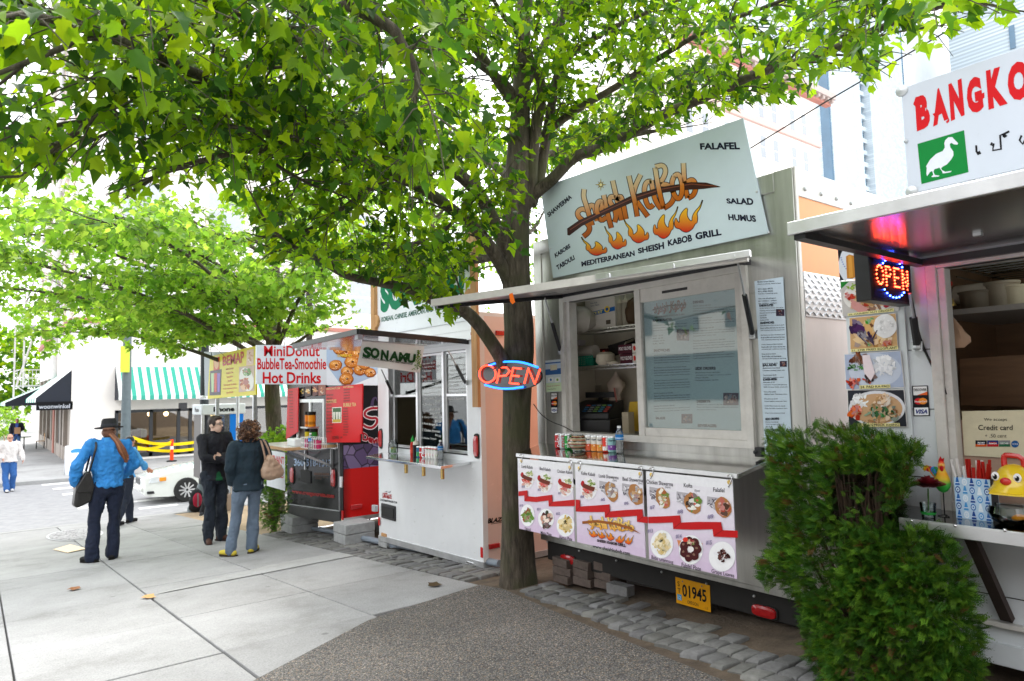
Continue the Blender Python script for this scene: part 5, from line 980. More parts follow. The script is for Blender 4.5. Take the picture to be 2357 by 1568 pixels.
# counter
b = MB(); cA, cB = onX(842, 1046, 3.5), onX(1015, 1074, 3.5); sz = cB[2]-.01
P = [(3.5, cB[1], sz-.018), (3.5, cA[1], sz-.018), (XN, 7.62, sz-.018), (XN, 5.78, sz-.018)]; b.hexa([p for p in P][::-1]+[(x, y, z+.03) for x, y, z in P][::-1]); b.build('counter', mat('sonamu_counter', (.7, .71, .72), rough=.14, metal=.95, var=.08), tr_, bevel=.003)
for x, y in ((452, 1412), (672, 1440), (907, 1472)): q = onX(*zA3(x, y), 3.58); b = MB(); b.tube([(q[0], q[1], sz-.018), (q[0], q[1], sz-.125)], .02, 10); b.build('folded_leg', mat('brass_leg', (.55, .38, .14), rough=.25, metal=.9), tr_)
for (x, y) in ((875.5, 1010), (1098, 1027)): p = onX(x, y, XN-.012); oval_light(tr_, (XN-.012 if x > 900 else XN, p[1], p[2]), .040, .105)
def lens(parent, c, sx, sy, sz_, name='marker_light'): q = MB(); q.cbox(c, (sx, sy, sz_)); return q.build(name, REDL, parent, bevel=.006)
for x in (945, 973, 1000, 1090): p = onX(x, 785-.12*(x-945), XN-.012); lens(tr_, p, .022, .085, .035)
lens(tr_, (XN+.25, nY0-.014, 1.9), .11, .026, .05); lens(tr_, onY(*z2(1532, 1464), nY0-.012), .13, .024, .05)
for x, y in ((809, 1310), (1453, 1505)): p = mn2(x, y, .014); b = MB(); b.box(XN-.016, XN-.013, p[1]-.02, p[1]+.02, p[2]-.05, p[2]+.05, 0, '#c01818'); b.build('reflector', PRINT, tr_)
q0, q1 = mn2(820, 1195, .02), mn2(908, 1312, .02); b = MB(); b.box(XN-.02, XN, q1[1], q0[1], q1[2], q0[2]); vd = b.build('vent_door', BLACK, tr_, bevel=.015, seg=3)
b = MB(); b.box(XN-.028, XN-.02, q1[1]+.025, q0[1]-.025, q1[2]+.03, q0[2]-.03); b.build('vent_panel', RUBBER, vd, bevel=.004); b = MB(); p = mn2(797, 1226); b.cbox(p+np.array([-.03, 0, 0]), (.05, .09, .08)); b.build('hitch_lock', GALV, tr_, bevel=.008)
b = MB(); RC = '#b01c20'; T4(b, 'CARGO', quad(830, 1130, 862, 1164), mn2, .002, RC, bold=.04, shear=.2); T4(b, 'MATE', quad(860, 1142, 888, 1170), mn2, .002, RC, bold=.04); b.poly([mn2(x, y, .002) for x, y in ((842, 1126), (862, 1118), (858, 1128))], 0, '#8a8e96'); b.poly([mn2(x, y, .002) for x, y in ((862, 1128), (886, 1118), (878, 1132))], 0, '#8a8e96')
T4(b, 'CARGOMATETRAILER.COM', ((815, 1168), (922, 1186), (922, 1200), (815, 1181)), mn2, .002, '#15171c', bold=.03); b.build('lettering', PRINT, tr_)
ms_ = PL('Y', nY0-.001, z2); b = MB(); T4(b, 'BLAZE', ((1488, 1292), (1600, 1282), (1600, 1306), (1488, 1325)), ms_, .002, '#121214', bold=.05, shear=.3); T4(b, 'R', ((1602, 1281), (1625, 1279), (1625, 1304), (1602, 1306)), ms_, .002, '#121214', bold=.05, shear=.3); stroke(b, [(1512, 1327), (1630, 1308)], 3, ms_, .002, '#121214'); b.build('model_lettering', PRINT, tr_)
b = MB(); b.box(XN+.1, XN+.2, nY0+.2, nY1-.2, nZ0-.13, nZ0-.08); b.box(XN+.2, XN+3.8, nY0+.3, nY0+.4, nZ0-.12, nZ0-.035); b.box(XN+.2, XN+3.8, nY1-.5, nY1-.4, nZ0-.16, nZ0-.09); b.build('underframe', DARK, tr_)
for yy in (nY0+.22, nY1-.3): b = MB(); b.tube([(XN+.12, yy, nZ0-.03+tilt(yy)), (XN+.06, yy, gz(yy)+.03)], .022, 8); b.tube([(XN+.25, yy+.1, nZ0-.05+tilt(yy)), (XN+.06, yy, gz(yy)+.03)], .016, 8); b.cbox((XN+.06, yy, gz(yy)+.015), (.16, .12, .02)); b.build('stabiliser_jack', CHROME, tr_)
for yy in (nY0+.3, nY1-.3): b = MB(); b.lathe([(0, -.09), (.2, -.09), (.29, -.07), (.31, -.02), (.31, .02), (.29, .07), (.2, .09), (0, .09)], (XN+2.6, yy, gz(yy)+.31), 20, ax=(0, 1, 0)); b.build('wheel', RUBBER, tr_)
for yy in (5.75, 6.35, 6.95, 7.55):
 for k in range(7): b = MB(); b.ell((XN-.001, yy, -.3+.14*k), .007, n=6, k=4); b.build('rivet', ALU, tr_)
b = MB(); zs = nZ1+.0; b.box(XN-.02, XN-.005, 5.62, 7.78, zs-.03, zs+.86, 0, '#e4e8ee'); rs = b.build('roof_sign', mat('white_sign_sheet'), tr_)
b = MB(); zA = PL('X', XN-.02, zA1); GR = '#0d7a58'; f_ = lambda u, v, h=0: (XN-.02-h, 7.74-2.08*u, zs+.83-.84*v)
T4(b, 'SONAMU', quad(.02, .22, .93, .70), f_, .002, GR, bold=.07); T4(b, 'KOREAN, CHINESE, AMERICAN AND VEGETARIAN FOOD', quad(.03, .76, .97, .845), f_, .002, '#1c5a4a', bold=.03, shear=.15); disc(b, .012, .80, .004, .008, f_, .002, '#444444', 10); b.build('sign_print', PRINT, rs)
for yy, zb in ((5.60, 1.15), (7.84, 1.75)): b = MB(); b.box(XN-.06, XN-.022 if yy < 6 else XN+.08, yy-.045, yy+.055, zb, zs+1.05); b.build('sign_post', WOOD, tr_, bevel=.004)
for yy, z in ((5.70, zs+.8), (5.70, zs+.2), (7.80, zs+.15)): b = MB(); b.lathe([(.085, 0), (.085, .03), (.08, .034)], (XN-.022, yy, z), 16, ax=(-1, 0, 0)); b.build('post_bracket', WOOD, tr_)
# cloth banner hanging below the hatch
YB_ = 5.70; mbn = PL('Y', YB_, z2); q = ((707, 176), (1095, 212), (1068, 378), (672, 330)); bn = thing('hanging_banner', 'white hanging banner reading SONAMU with a green pine tree, below the mirror hatch', 'banner', mbn(880, 330))
b = MB(); n = 16; TL, TR, BR, BL = [np.array(t, float) for t in q]; vs = []
for j in range(2):
 for i in range(n+1):
  u = i/n; p = (TL*(1-u)+TR*u) if j == 0 else (BL*(1-u)+BR*u); vs.append(mbn(p[0], p[1], .0) + np.array([0, .012*sin(u*9)*j+.004, 0]))
b.add(vs, [(i, n+1+i, n+2+i, i+1) for i in range(n)], 0, '#dcdad8'); bk = b.build('banner_cloth', PAPER, bn)
b = MB(); DG = '#14401c'
for ch, x0, x1, yt, yb in (('S', 705, 762, 212, 282), ('O', 755, 812, 218, 286), ('N', 818, 872, 232, 296), ('A', 872, 932, 240, 300), ('M', 930, 990, 248, 308), ('U', 985, 1042, 255, 314)): T4(b, ch, ((x0, yt), (x1, yt+7), (x1, yb+7), (x0, yb)), mbn, .012, DG, bold=.06, shear=.12)
T4(b, 'KOREAN, CHINESE, AMERICAN AND VEGETARIAN FOOD', ((704, 276), (1022, 318), (1020, 332), (702, 289)), mbn, .012, '#20301c', bold=.03, shear=.3); rg = random.Random(4)
for i in range(90): v = i/90.; wv = 5+24*v; x = 1062-14*v+rg.uniform(-wv, wv); y = 236+122*v; stroke(b, [(x, y), (x+rg.uniform(-11, 11), y+rg.uniform(2, 8))], 4.5, mbn, .012, rg.choice(['#5a8a2a', '#7a9a2a', '#3a7a2a', '#94a834']))
stroke(b, [(1058, 250), (1048, 362)], 3, mbn, .0125, '#4a5a1c'); stroke(b, [(795, 238), (785, 250), (803, 252), (790, 262), (800, 266)], 2, mbn, .0125, '#5a8a3a'); b.build('banner_print', PRINT, bn)
b = MB(); b.tube([mbn(700, 176), mbn(1110, 205)], .006, 6); b.build('banner_rod', GALV, bn)
# ------------------------------------------------------------------ things on the white trailer's counter
def can(p, body, band, lid='#b8b8bc', label='', text=None, tcol='#f4f4f4', h=.122, r=.033, group=None, fr=None):
 t_ = thing('drink_can', label, 'can', p, group)
 b = MB(); b.lathe([(r*.78, 0), (r*.95, h*.05), (r, h*.09), (r, h*.35)], p, 20, 0, body); b.lathe([(r, h*.35), (r, h*.9)], p, 20, 0, body);
 if band: b.lathe([(r*1.004, h*band[1]), (r*1.004, h*band[2])], p, 20, 0, band[0])
 b.build('can_body', mat('can_metal', attr=True, rough=.22, metal=.35, var=.04, coat=.3), t_)
 b = MB(); b.lathe([(r, h*.9), (r*.84, h*.98), (r*.84, h), (r*.78, h), (r*.76, h*.975), (.001, h*.975)], p, 20); b.build('can_lid', ALU, t_)
 if text or fr:
  b = MB(); dv = CAM[:2]-np.array(p[:2]); a0 = atan2(dv[1], dv[0])
  cf_ = lambda u, v, q=0: (p[0]+(r*1.006+q)*cos(a0+(u-.5)*2.0), p[1]+(r*1.006+q)*sin(a0+(u-.5)*2.0), p[2]+h*(.9-.8*v))
  if fr: disc(b, .5, .72, .26, .17, cf_, .0, fr, 12, jag=.15); disc(b, .42, .68, .09, .06, cf_, .0004, mixc(fr, '#ffffff', .5), 8)
  if text: T4(b, *text, cf_, .0008, tcol, bold=.05)
  b.build('can_print', PRINT, t_)
 return t_
VQ = ((.3, 1), (.3, 0), (.72, 0), (.72, 1))     # text running up the can
def sct(x, X=3.84): p = onX(*zA3(x, 1305), X); p[2] = sz+.012; return p
G2 = 'cans on the white trailer counter'
can(sct(617), '#1f6a8a', ('#2a9a58', .1, .5), label='blue and green soda can beside the dark squeeze bottle', group=G2); can(sct(655), '#c01a22', ('#e8e8ea', .42, .52), label='red cola can with white stripe, second soda on the white counter', group=G2, text=('Coke', VQ)); can(sct(687), '#cfd0d4', ('#c01a22', .2, .32), label='silver diet cola can with red lettering, on the white counter', group=G2, text=('COKE', VQ), tcol='#c01a22')
for x, fc, lb in ((725, '#e07a2a', 'white juice can with an orange fruit, nearest the silver cola'), (761, '#d8483a', 'white juice can with a peach red fruit, third from the water bottle'), (797, '#a02a6a', 'white juice can with a magenta berry picture, on the white trailer counter'), (832, '#7aa02a', 'white juice can with a green fruit, against the water bottle')): can(sct(x), '#dcdcd8', ('#c8343a', .8, .88), label=lb, group=G2, fr=fc, h=.13, r=.03, text=('Kerns', quad(.2, .12, .8, .24)), tcol='#3a6a3a')
def water(p, label, h=.205):
 t_ = thing('water_bottle', label, 'bottle', p, 'water bottles on counters'); b = MB(); r = .031; R = [(r*.8, 0), (r*.95, .006), (r*.85, .02), (r, .035), (r*.88, .05), (r, .065), (r*.88, .08), (r, .1), (r, .14), (r*.85, .16), (r*.45, .178), (r*.4, .19)]
 b.lathe([(a, c*h/.205) for a, c in R], p, 18); b.build('bottle_body', glass('bottle_glass', (.88, .93, .95), 1., .12), t_); b = MB(); b.lathe([(r*1.02, h*.5), (r*1.02, h*.69)], p, 18, 0, '#2a7ac0'); b.lathe([(r*1.024, h*.55), (r*1.024, h*.58)], p, 18, 0, '#cfe2f2'); b.build('bottle_label', PRINT, t_)
 b = MB(); b.lathe([(r*.46, h*.92), (r*.46, h), (.001, h)], p, 14, 0, '#e8ecf0'); b.build('bottle_cap', PRINT, t_); return t_
water(sct(884), 'blue labelled water bottle at the end of the juice cans, white trailer')
p = sct(538); t_ = thing('sauce_bottle', 'red hot sauce bottle with green pointed cap on the white trailer counter', 'bottle', p); b = MB(); b.lathe([(.03, 0), (.032, .01), (.032, .12), (.026, .15), (.02, .165)], p, 16, 0, '#b02414'); b.build('bottle_body', PRINT, t_); b = MB(); b.lathe([(.021, .16), (.022, .185), (.008, .215), (.003, .235)], p, 14, 0, '#1f9a3a'); b.build('bottle_cap', PRINT, t_); b = MB(); b.lathe([(.0323, .04), (.0323, .1)], p, 16, 0, '#cf4a30'); b.build('bottle_label', PRINT, t_)
p = sct(580); t_ = thing('sauce_bottle', 'dark brown squeeze bottle with cream top beside the hot sauce', 'bottle', p); b = MB(); b.lathe([(.036, 0), (.038, .01), (.038, .13), (.03, .15)], p, 16, 0, '#1c1618'); b.build('bottle_body', PRINT, t_); b = MB(); b.lathe([(.037, .13), (.034, .165), (.012, .178), (.006, .22)], p, 14, 0, '#d8d2c4'); b.build('bottle_cap', PRINT, t_)
p = sct(290, 3.86); t_ = thing('glass_jar', 'clear glass jar with green banknotes at the left of the white counter', 'jar', p); b = MB(); b.lathe([(.05, 0), (.058, .01), (.058, .12), (.04, .145), (.042, .165)], p, 18); b.build('jar_wall', CLEAR, t_); b = MB(); rg = random.Random(3)
for i in range(6): b.bar(p+np.array([rg.uniform(-.03, .03), rg.uniform(-.03, .03), .01]), p+np.array([rg.uniform(-.03, .03), rg.uniform(-.03, .03), .07]), .04, .004, 0, rg.choice(['#5a7a4a', '#8a9a5a', '#6a8a5a', '#c8a83a']))
b.build('banknotes', PAPER, t_)
# blocks, conduit below
def block(name, label, c, size, m, rz=0., group=None, cat='block', seed=0, rough=.0):
 rg = random.Random(seed); b = MB(); nx, nz = 6, 4; b.cbox(c, size, 0, None, rz)
 o = b.build(name, m, None, bevel=min(size)*.06, base=(c[0], c[1], c[2]-size[2]/2)); return tag(o, label, cat, group)
CBLK = mat('concrete_block', (.36, .37, .37), rough=.9, var=.22, scale=14, bump=1., bscale=30)
g0 = gz(7.7); bx = np.array(onG(872, 1255)); BRK = mat('old_brick', (.13, .10, .085), rough=.9, var=.3, scale=12, bump=.6)
for k, (dz, c_, lb) in enumerate(((.035, CBLK, 'lowest grey stone slab of the stack under the white trailer corner'), (.10, CBLK, 'upper grey stone slab of the stack under the white trailer corner'))): block('paving_slab', lb, (bx[0]+.1, 7.72, g0+dz), (.34, .22, .06), c_, .1*k, 'slabs under the white trailer', 'slab')
block('wood_block', 'reddish wood plank on the stone slabs under the white trailer corner', (bx[0]+.14, 7.7, g0+.155), (.42, .12, .04), WOOD, .05, None, 'plank')
b = MB(); P = [np.array(onX(x, y, 4.0)) for x, y in ((860, 1240), (893, 1252), (939, 1261), (1020, 1280), (1097, 1297), (1150, 1312))]
for p in P: p[2] = gz(p[1])+.045
P = [P[0]+np.array([.1, 2.0, -.15])]+P; b.tube(P, .034, 10); cdt = thing('conduit_pipe', 'blue grey plastic conduit lying on the ground under the white trailer', 'pipe', P[2]); b.build('pipe_run', mat('grey_conduit', (.22, .26, .31), rough=.5), cdt); b = MB(); b.tube([P[2]*.5+P[3]*.5-np.array([0, .03, 0]), P[2]*.5+P[3]*.5+np.array([0, .03, 0])], .042, 10); b.build('coupling', mat('grey_conduit'), cdt)
# ================================================================== RED AND BLACK DONUT TRAILER
XM = 3.9; dY0, dY1, dZ0, dZ1 = 8.79, 10.93, -.36, 1.95; md = PL('X', XM, zA2); GLB = mat('gloss_black', (.010, .010, .012), rough=.22, var=.05, spec=.16)
dn = thing('food_trailer', 'black and red donut trailer raised on concrete blocks, with red menu boards', 'food trailer', (XM, 9.9, -.8))
def dtilt(y): return -.13*(y-dY0)/(dY1-dY0)
b = MB(); b.hexa([(XM, dY0, dZ0), (XM+3.6, dY0, dZ0+.02), (XM+3.6, dY1, dZ0-.1), (XM, dY1, dZ0-.13), (XM, dY0, dZ1), (XM+3.6, dY0, dZ1), (XM+3.6, dY1, dZ1), (XM, dY1, dZ1)]); b.build('body', GLB, dn, bevel=.01)
b = MB(); b.bar(md(25, 1300, .012)+np.array([0, 0, -.02]), md(520, 1370, .012)+np.array([0, 0, -.02]), .02, .15); b.build('rear_bumper', BLACK, dn, bevel=.006)
b = MB()
for a, c in (((508, 690), (512, 1320)), ((40, 1258), (512, 1322))): b.bar(md(*a, .008), md(*c, .008), .018, .012)
b.build('door_trim', GALV, dn)
b = MB(); q = [(525, 1010), (548, 1010), (548, 1090), (505, 1090)]; b.cbox(md(525, 1050, .012), (.02, .07, .15)); b.build('door_hinge', CHROME, dn, bevel=.004); b = MB(); b.cbox(md(460, 728, .02), (.03, .2, .04)); b.bar(md(497, 670, .02), md(497, 740, .02), .03); b.build('door_latch', CHROME, dn, bevel=.004)
b = MB(); T4(b, '360-518-1317', ((84, 828), (438, 838), (438, 910), (84, 900)), md, .006, '#9fb6d8', bold=.03); T4(b, 'www.creagancrete.com', ((66, 1122), (460, 1166), (460, 1215), (66, 1165)), md, .006, '#b32a2a', bold=.03); T4(b, 'CONCRETE IMAGING', ((268, 962), (414, 966), (414, 990), (268, 985)), md, .006, '#7a4a24', bold=.02); T4(b, 'stamped  stained\noverlays', ((284, 994), (402, 998), (402, 1032), (284, 1026)), md, .006, '#6a4020'); stroke(b, [(176, 765), (200, 778), (215, 760), (240, 775), (300, 780), (330, 765)], 10, md, .006, '#5a2a3a'); b.build('lettering', PRINT, dn)
for x, y in ((458, 1012), (72, 985)): p = md(x, y); oval_light(dn, (XM, p[1], p[2]), .07, .12)
b = MB(); p, q = md(145, 930, .01), md(240, 1065, .01); b.box(XM-.012, XM, q[1], p[1], q[2], p[2]); b.build('vent_door', RUBBER, dn, bevel=.008)
# side wall graphics: black above, cracked purple stone, red below
my = PL('Y', dY0); myz = PL('Y', dY0, z2); myA = PL('Y', dY0, zA2); x0_, x1_ = XM+.01, XM+3.55
b = MB(); b.box(x0_, x1_, dY0-.004, dY0, dZ0+.005, .30, 0)
def _redfade(n, L, bb, v):
 sp = n.new('ShaderNodeSeparateXYZ'); L.new(v, sp.inputs[0]); bb.inputs['Specular IOR Level'].default_value = .25
 vo = n.new('ShaderNodeTexNoise'); vo.inputs['Scale'].default_value = 3; L.new(v, vo.inputs['Vector'])
 ad = n.new('ShaderNodeMath'); ad.operation = 'MULTIPLY_ADD'; ad.inputs[1].default_value = .12; L.new(vo.outputs['Fac'], ad.inputs[0]); L.new(sp.outputs['X'], ad.inputs[2])
 r = ramp(n, [(.03, (.008, .006, .006)), (.2, (.55, .012, .010)), (1, (.6, .014, .012))]); L.new(ad.outputs[0], r.inputs[0]); L.new(r.outputs[0], bb.inputs['Base Color'])
b.build('red_side_graphic', node_mat('red_vinyl', .18, _redfade), dn)
b = MB(); b.box(x0_-.0, x1_, dY0-.007, dY0-.0035, .30, .62, 0)
def _stone(n, L, bb, v):
 vo = n.new('ShaderNodeTexVoronoi'); vo.inputs['Scale'].default_value = 5.5; L.new(v, vo.inputs['Vector']); ve = n.new('ShaderNodeTexVoronoi'); ve.feature = 'DISTANCE_TO_EDGE'; ve.inputs['Scale'].default_value = 5.5; L.new(v, ve.inputs['Vector'])
 sp = n.new('ShaderNodeSeparateColor'); L.new(vo.outputs['Color'], sp.inputs[0]); r = ramp(n, [(0, '#3a2c4e'), (.5, '#5a4a72'), (1, '#84779c')]); L.new(sp.outputs[0], r.inputs[0]); r2 = ramp(n, [(.01, (.1, .1, .1)), (.05, (1, 1, 1))]); L.new(ve.outputs['Distance'], r2.inputs[0])
 mu = n.new('ShaderNodeVectorMath'); mu.operation = 'MULTIPLY'; L.new(r.outputs[0], mu.inputs[0]); L.new(r2.outputs[0], mu.inputs[1]); L.new(mu.outputs[0], bb.inputs['Base Color'])
b.build('stone_band_graphic', node_mat('stone_vinyl', .25, _stone), dn)
b = MB(); m = PL('Y', dY0-.004, z2)
for c_, w_ in (('#e6e2e4', 26), ('#a8182a', 15)):
 for L_ in ([(800, 600), (760, 600), (722, 618), (718, 650), (760, 665), (795, 660), (800, 690), (770, 725), (735, 722), (708, 705)],): stroke(b, smooth2(L_, 2), w_, m, .001 if w_ > 20 else .002, c_)
T4(b, 'Devil', ((702, 745), (812, 790), (812, 840), (702, 805)), m, .002, '#e8d8dc', bold=.09); T4(b, 'Devil', ((704, 748), (812, 793), (812, 837), (704, 801)), m, .003, '#a01424', bold=.05); stroke(b, smooth2([(695, 830), (740, 858), (790, 868), (812, 860)], 2), 7, m, .002, '#9aa0b4', taper=True); stroke(b, smooth2([(765, 590), (770, 545), (790, 530), (800, 560)], 2), 22, m, .0015, '#4a3a5a', taper=True)
b.build('side_lettering', PRINT, dn); lens(dn, np.array(my(*z2(663, 1217)))+np.array([0, -.015, 0]), .16, .024, .06)
b = MB(); b.box(XM, x1_, dY0-.012, dY0, dZ0-.05, dZ0+.004); b.build('bottom_trim', ALU, dn)
b = MB(); p = md(537, 1362, .012); b.box(XM-.014, XM, p[1]-.02, p[1]+.03, p[2]-.06, p[2]+.06, 0, '#b01818'); b.build('reflector', PRINT, dn)
for x_ in (XM+1.6,): b = MB(); b.lathe([(0, -.1), (.2, -.1), (.3, -.08), (.32, -.03), (.32, .03), (.3, .08), (.2, .1), (0, .1)], (x_, dY0+.2, gz(8.9)+.30), 20, ax=(0, 1, 0)); b.build('wheel', RUBBER, dn)
# window and menu boards
wp, wq_ = md(125, 275), md(383, 680); b = MB(); yA, yB, zA_, zB_ = wp[1], wq_[1], wq_[2], wp[2]
for q in ((yB, yB+.05, zA_, zB_), (yA-.05, yA, zA_, zB_), (yB+.05, yA-.05, zB_-.05, zB_), ((yA+yB)/2-.03, (yA+yB)/2+.03, zA_, zB_-.05)): b.box(XM-.03, XM, *q)
b.build('window_frame', WPAINT, dn); b = MB(); b.box(XM-.012, XM-.008, yB+.05, (yA+yB)/2-.03, zA_, zB_-.05); b.build('window_pane', glass('dark_glass'), dn)
b = MB(); b.box(XM-.004, XM, (yA+yB)/2+.03, yA-.05, zA_, zB_-.05); b.build('dim_opening_sheet', mat('brown_dark', (.05, .03, .02), rough=.6), dn)  # flat dark sheet on the solid body, its colour standing for inner shade
def board(q, X, label_lines, name='menu_board'):
 fn = PL('X', X, zA2); b = MB(); b.prism([fn(x, y) for x, y in q], (.015, 0, 0), 0, '#cc0e16')
 for t, qq, c_ in label_lines: T4(b, t, qq, fn, .002, c_, bold=.03)
 return b, fn
rg = random.Random(6); ln = []
for i in range(12): ln.append(('SMOOTHIE FLAVOR'[:rg.randrange(5, 10)], ((388, 230+31*i), (388+rg.randrange(40, 70), 228+31*i), (388+60, 242+31*i), (388, 244+31*i)), '#6a2a1c'))
W_ = ['Strawberry', 'Mango', 'Milk Tea', 'Green Tea', 'Taro', 'Honeydew', 'Coconut', 'Pineapple', 'Peach', 'Lychee', 'Mocha']
for i, t in enumerate(W_): ln.append((t.upper(), ((545, 358+24.5*i), (545+rg.randrange(28, 56), 357+24.5*i), (545+44, 370+24.5*i), (545, 371+24.5*i)), '#6a2a1c'))
for i in range(5): ln.append(('LEMONADE', ((548, 182+26*i), (606, 178+26*i), (606, 190+26*i), (548, 194+26*i)), '#5a2018'))
ln += [('SMOOTHIES', ((388, 285), (482, 275), (482, 308), (388, 314)), '#d8b070'), ('BUBBLE TEA', ((546, 312), (666, 306), (666, 340), (546, 346)), '#d8b070'), ('MINI DONUTS  3.50', ((386, 172), (515, 160), (515, 178), (386, 188)), '#e8c890'), ('HOT DRINKS', ((546, 152), (640, 150), (640, 166), (546, 168)), '#e8c890'), ('COFFEE', ((442, 622), (503, 616), (503, 648), (442, 652)), '#5a2018'), ('1.00', ((516, 626), (536, 624), (536, 640), (516, 642)), '#5a2018')]
b, fn = board(((383, 166), (725, 130), (718, 600), (700, 602), (698, 678), (383, 680)), XM-.12, ln)
rectp(b, ((440, 352), (530, 347), (528, 495), (442, 498)), fn, .002, '#e8e4dc'); rectp(b, ((447, 358), (524, 354), (522, 488), (448, 492)), fn, .0025, '#2a5a22');
for x in (460, 486, 510): b.poly([fn(x-11, 395, .003), fn(x+11, 394, .003), fn(x+7, 482, .003), fn(x-7, 483, .003)], 0, '#d8d8cc');
rectp(b, ((448, 465), (523, 462), (522, 488), (448, 492)), fn, .0035, '#c8a83a'); b.build('menu_board', PRINT, dn)
ln = [(t.upper(), ((40, 200+28*i), (40+36, 199+28*i), (76, 210+28*i), (40, 211+28*i)), '#6a2a1c') for i, t in enumerate(W_+['Latte', 'Chai'])]
b, fn = board(((28, 180), (122, 165), (118, 582), (8, 650)), XM-.06, ln); b.build('menu_board', PRINT, dn)
b = MB(); fn = PL('X', XM-.02, zA2)
for k, (xa, xb) in enumerate(((132, 182), (186, 244), (258, 306), (312, 380))): rectp(b, ((xa, 165-8*k), (xb, 158-8*k), (xb, 240-3*k), (xa, 262-6*k)), fn, .0, ['#1c1a1a', '#3a1c10', '#5a1c14', '#8a4a34'][k]); food(b, (xa+xb)/2, 205-5*k, 18, 32, fn, .001, [['#d8a82a', '#e8c84a', '#2a2a1c'], ['#d8861c', '#e8a83a', '#f0dca0'], ['#d88a2a', '#e8b04a', '#c86a1c'], ['#b86a3a', '#d89a6a', '#f0e0d0']][k], 14, k)
b.build('snack_pictures', PRINT, dn)
# big sign over the lane side, at right angles
YS = 8.70; mg = PL('Y', YS); b = MB(); P = [mg(590, 794.5), mg(870, 795), mg(870, 887.5), mg(590, 884.5)]; b.prism(P, (0, .03, 0), 0, '#d3dbe4'); bs = b.build('overhead_sign', mat('white_sign_sheet'), dn, bevel=.002)
b = MB(); mg2 = PL('Y', YS, z2); RS = '#c4121c'
T4(b, 'MiniDonut', quad(88, 209, 438, 276), mg2, .002, RS, bold=.018); T4(b, 'BubbleTea-Smoothie', ((46, 286), (478, 286), (478, 358), (46, 358)), mg2, .002, RS, bold=.022); T4(b, 'Hot Drinks', quad(80, 374, 445, 446), mg2, .002, RS, bold=.025)
rectp(b, quad(480, 206, 800, 457), mg2, .001, '#a9bcd8'); b.poly([mg2(x, y, .0012) for x, y in ((480, 330), (560, 440), (640, 457), (480, 457))], 0, '#dfe6f0'); b.poly([mg2(x, y, .0012) for x, y in ((640, 457), (780, 400), (800, 380), (800, 457))], 0, '#e8ecf4'); rg = random.Random(12)
for k, (x, y, r_) in enumerate(((600, 250, 44), (680, 262, 46), (560, 232, 40), (745, 280, 40), (537, 332, 42), (610, 370, 40), (640, 312, 48), (690, 362, 42), (755, 378, 36), (605, 418, 46), (720, 330, 36))):
 disc(b, x, y, r_, r_*.84, mg2, .002+k*.0005, '#8a4416', 18, jag=.05, seed=k); disc(b, x-2, y-4, r_*.9, r_*.72, mg2, .0021+k*.0005, '#c87a30', 18, jag=.06, seed=k); disc(b, x-6, y-10, r_*.55, r_*.35, mg2, .0022+k*.0005, '#e0a056', 12, jag=.2, seed=k); disc(b, x+4, y-2, r_*.2, r_*.15, mg2, .0023+k*.0005, '#6a3010', 10)
 for _ in range(14): disc(b, x+rg.uniform(-.7, .7)*r_, y+rg.uniform(-.6, .6)*r_, 2.5, 2.2, mg2, .0024+k*.0005, '#f4ead8', 5)
T4(b, 'SUMMER HIT', quad(548, 262, 640, 280), mg2, .009, '#e0b83a', bold=.03); b.build('sign_print', PRINT, bs)
# serving shelf
b = MB(); c1 = onX(*z2(225, 852), 3.2); z_ = .62; b.box(3.2, XM, c1[1], 10.3, z_-.012, z_, 0); b.build('counter', mat('counter_laminate', (.62, .6, .56), rough=.3), dn); b = MB(); b.box(3.19, 3.2, c1[1]-.01, 10.3, z_-.035, z_+.004); b.box(3.2, XM, c1[1]-.012, c1[1], z_-.035, z_+.004); b.build('counter_edge', mat('plywood_edge', (.5, .3, .14), rough=.6), dn)
for yy in (c1[1]+.12, 10.1): b = MB(); b.bar((XM-.01, yy, z_-.30), (3.3, yy, z_-.03), .03); b.bar((XM-.015, yy, z_-.04), (XM-.015, yy, z_-.42), .03); b.bar((XM-.02, yy, z_-.04), (3.3, yy, z_-.04), .03); b.build('counter_bracket', GALV, dn)
# hand-lettered paper sign hung from the shelf
XE = 3.21; q0, q1 = onX(*z2(70, 872), XE), onX(*z2(213, 1106), XE); b = MB(); yh = c1[1]+.04; ps = thing('paper_sign', 'white paper sign hand lettered elephant ear in red, hung from the donut shelf', 'sign', (XE, yh+.3, -.1)); wd = .72; zt_ = z_-.06; b.box(XE-.01, XE-.006, yh, yh+wd, zt_-.5, zt_, 0, '#e2e6ea'); b.build('sheet', PAPER, ps)
fe = lambda u, v, h=0: (XE-.01-h, yh+wd-wd*u, zt_-.5*v); b = MB(); T4(b, 'ELEPHANT', quad(.06, .12, .97, .32), fe, .002, '#cf2028', bold=.02, shear=-.1); T4(b, 'EAR', quad(.12, .48, .45, .68), fe, .002, '#cf2028', bold=.02); T4(b, '$3.25', quad(.62, .56, .94, .70), fe, .002, '#cf2028', bold=.02); b.build('hand_lettering', PRINT, ps); b = MB()
for u in (.25, .75): b.tube([fe(u, .02), (XE-.008, yh+wd-wd*u, z_-.03)], .004, 5)
b.build('sign_strings', GALV, ps)
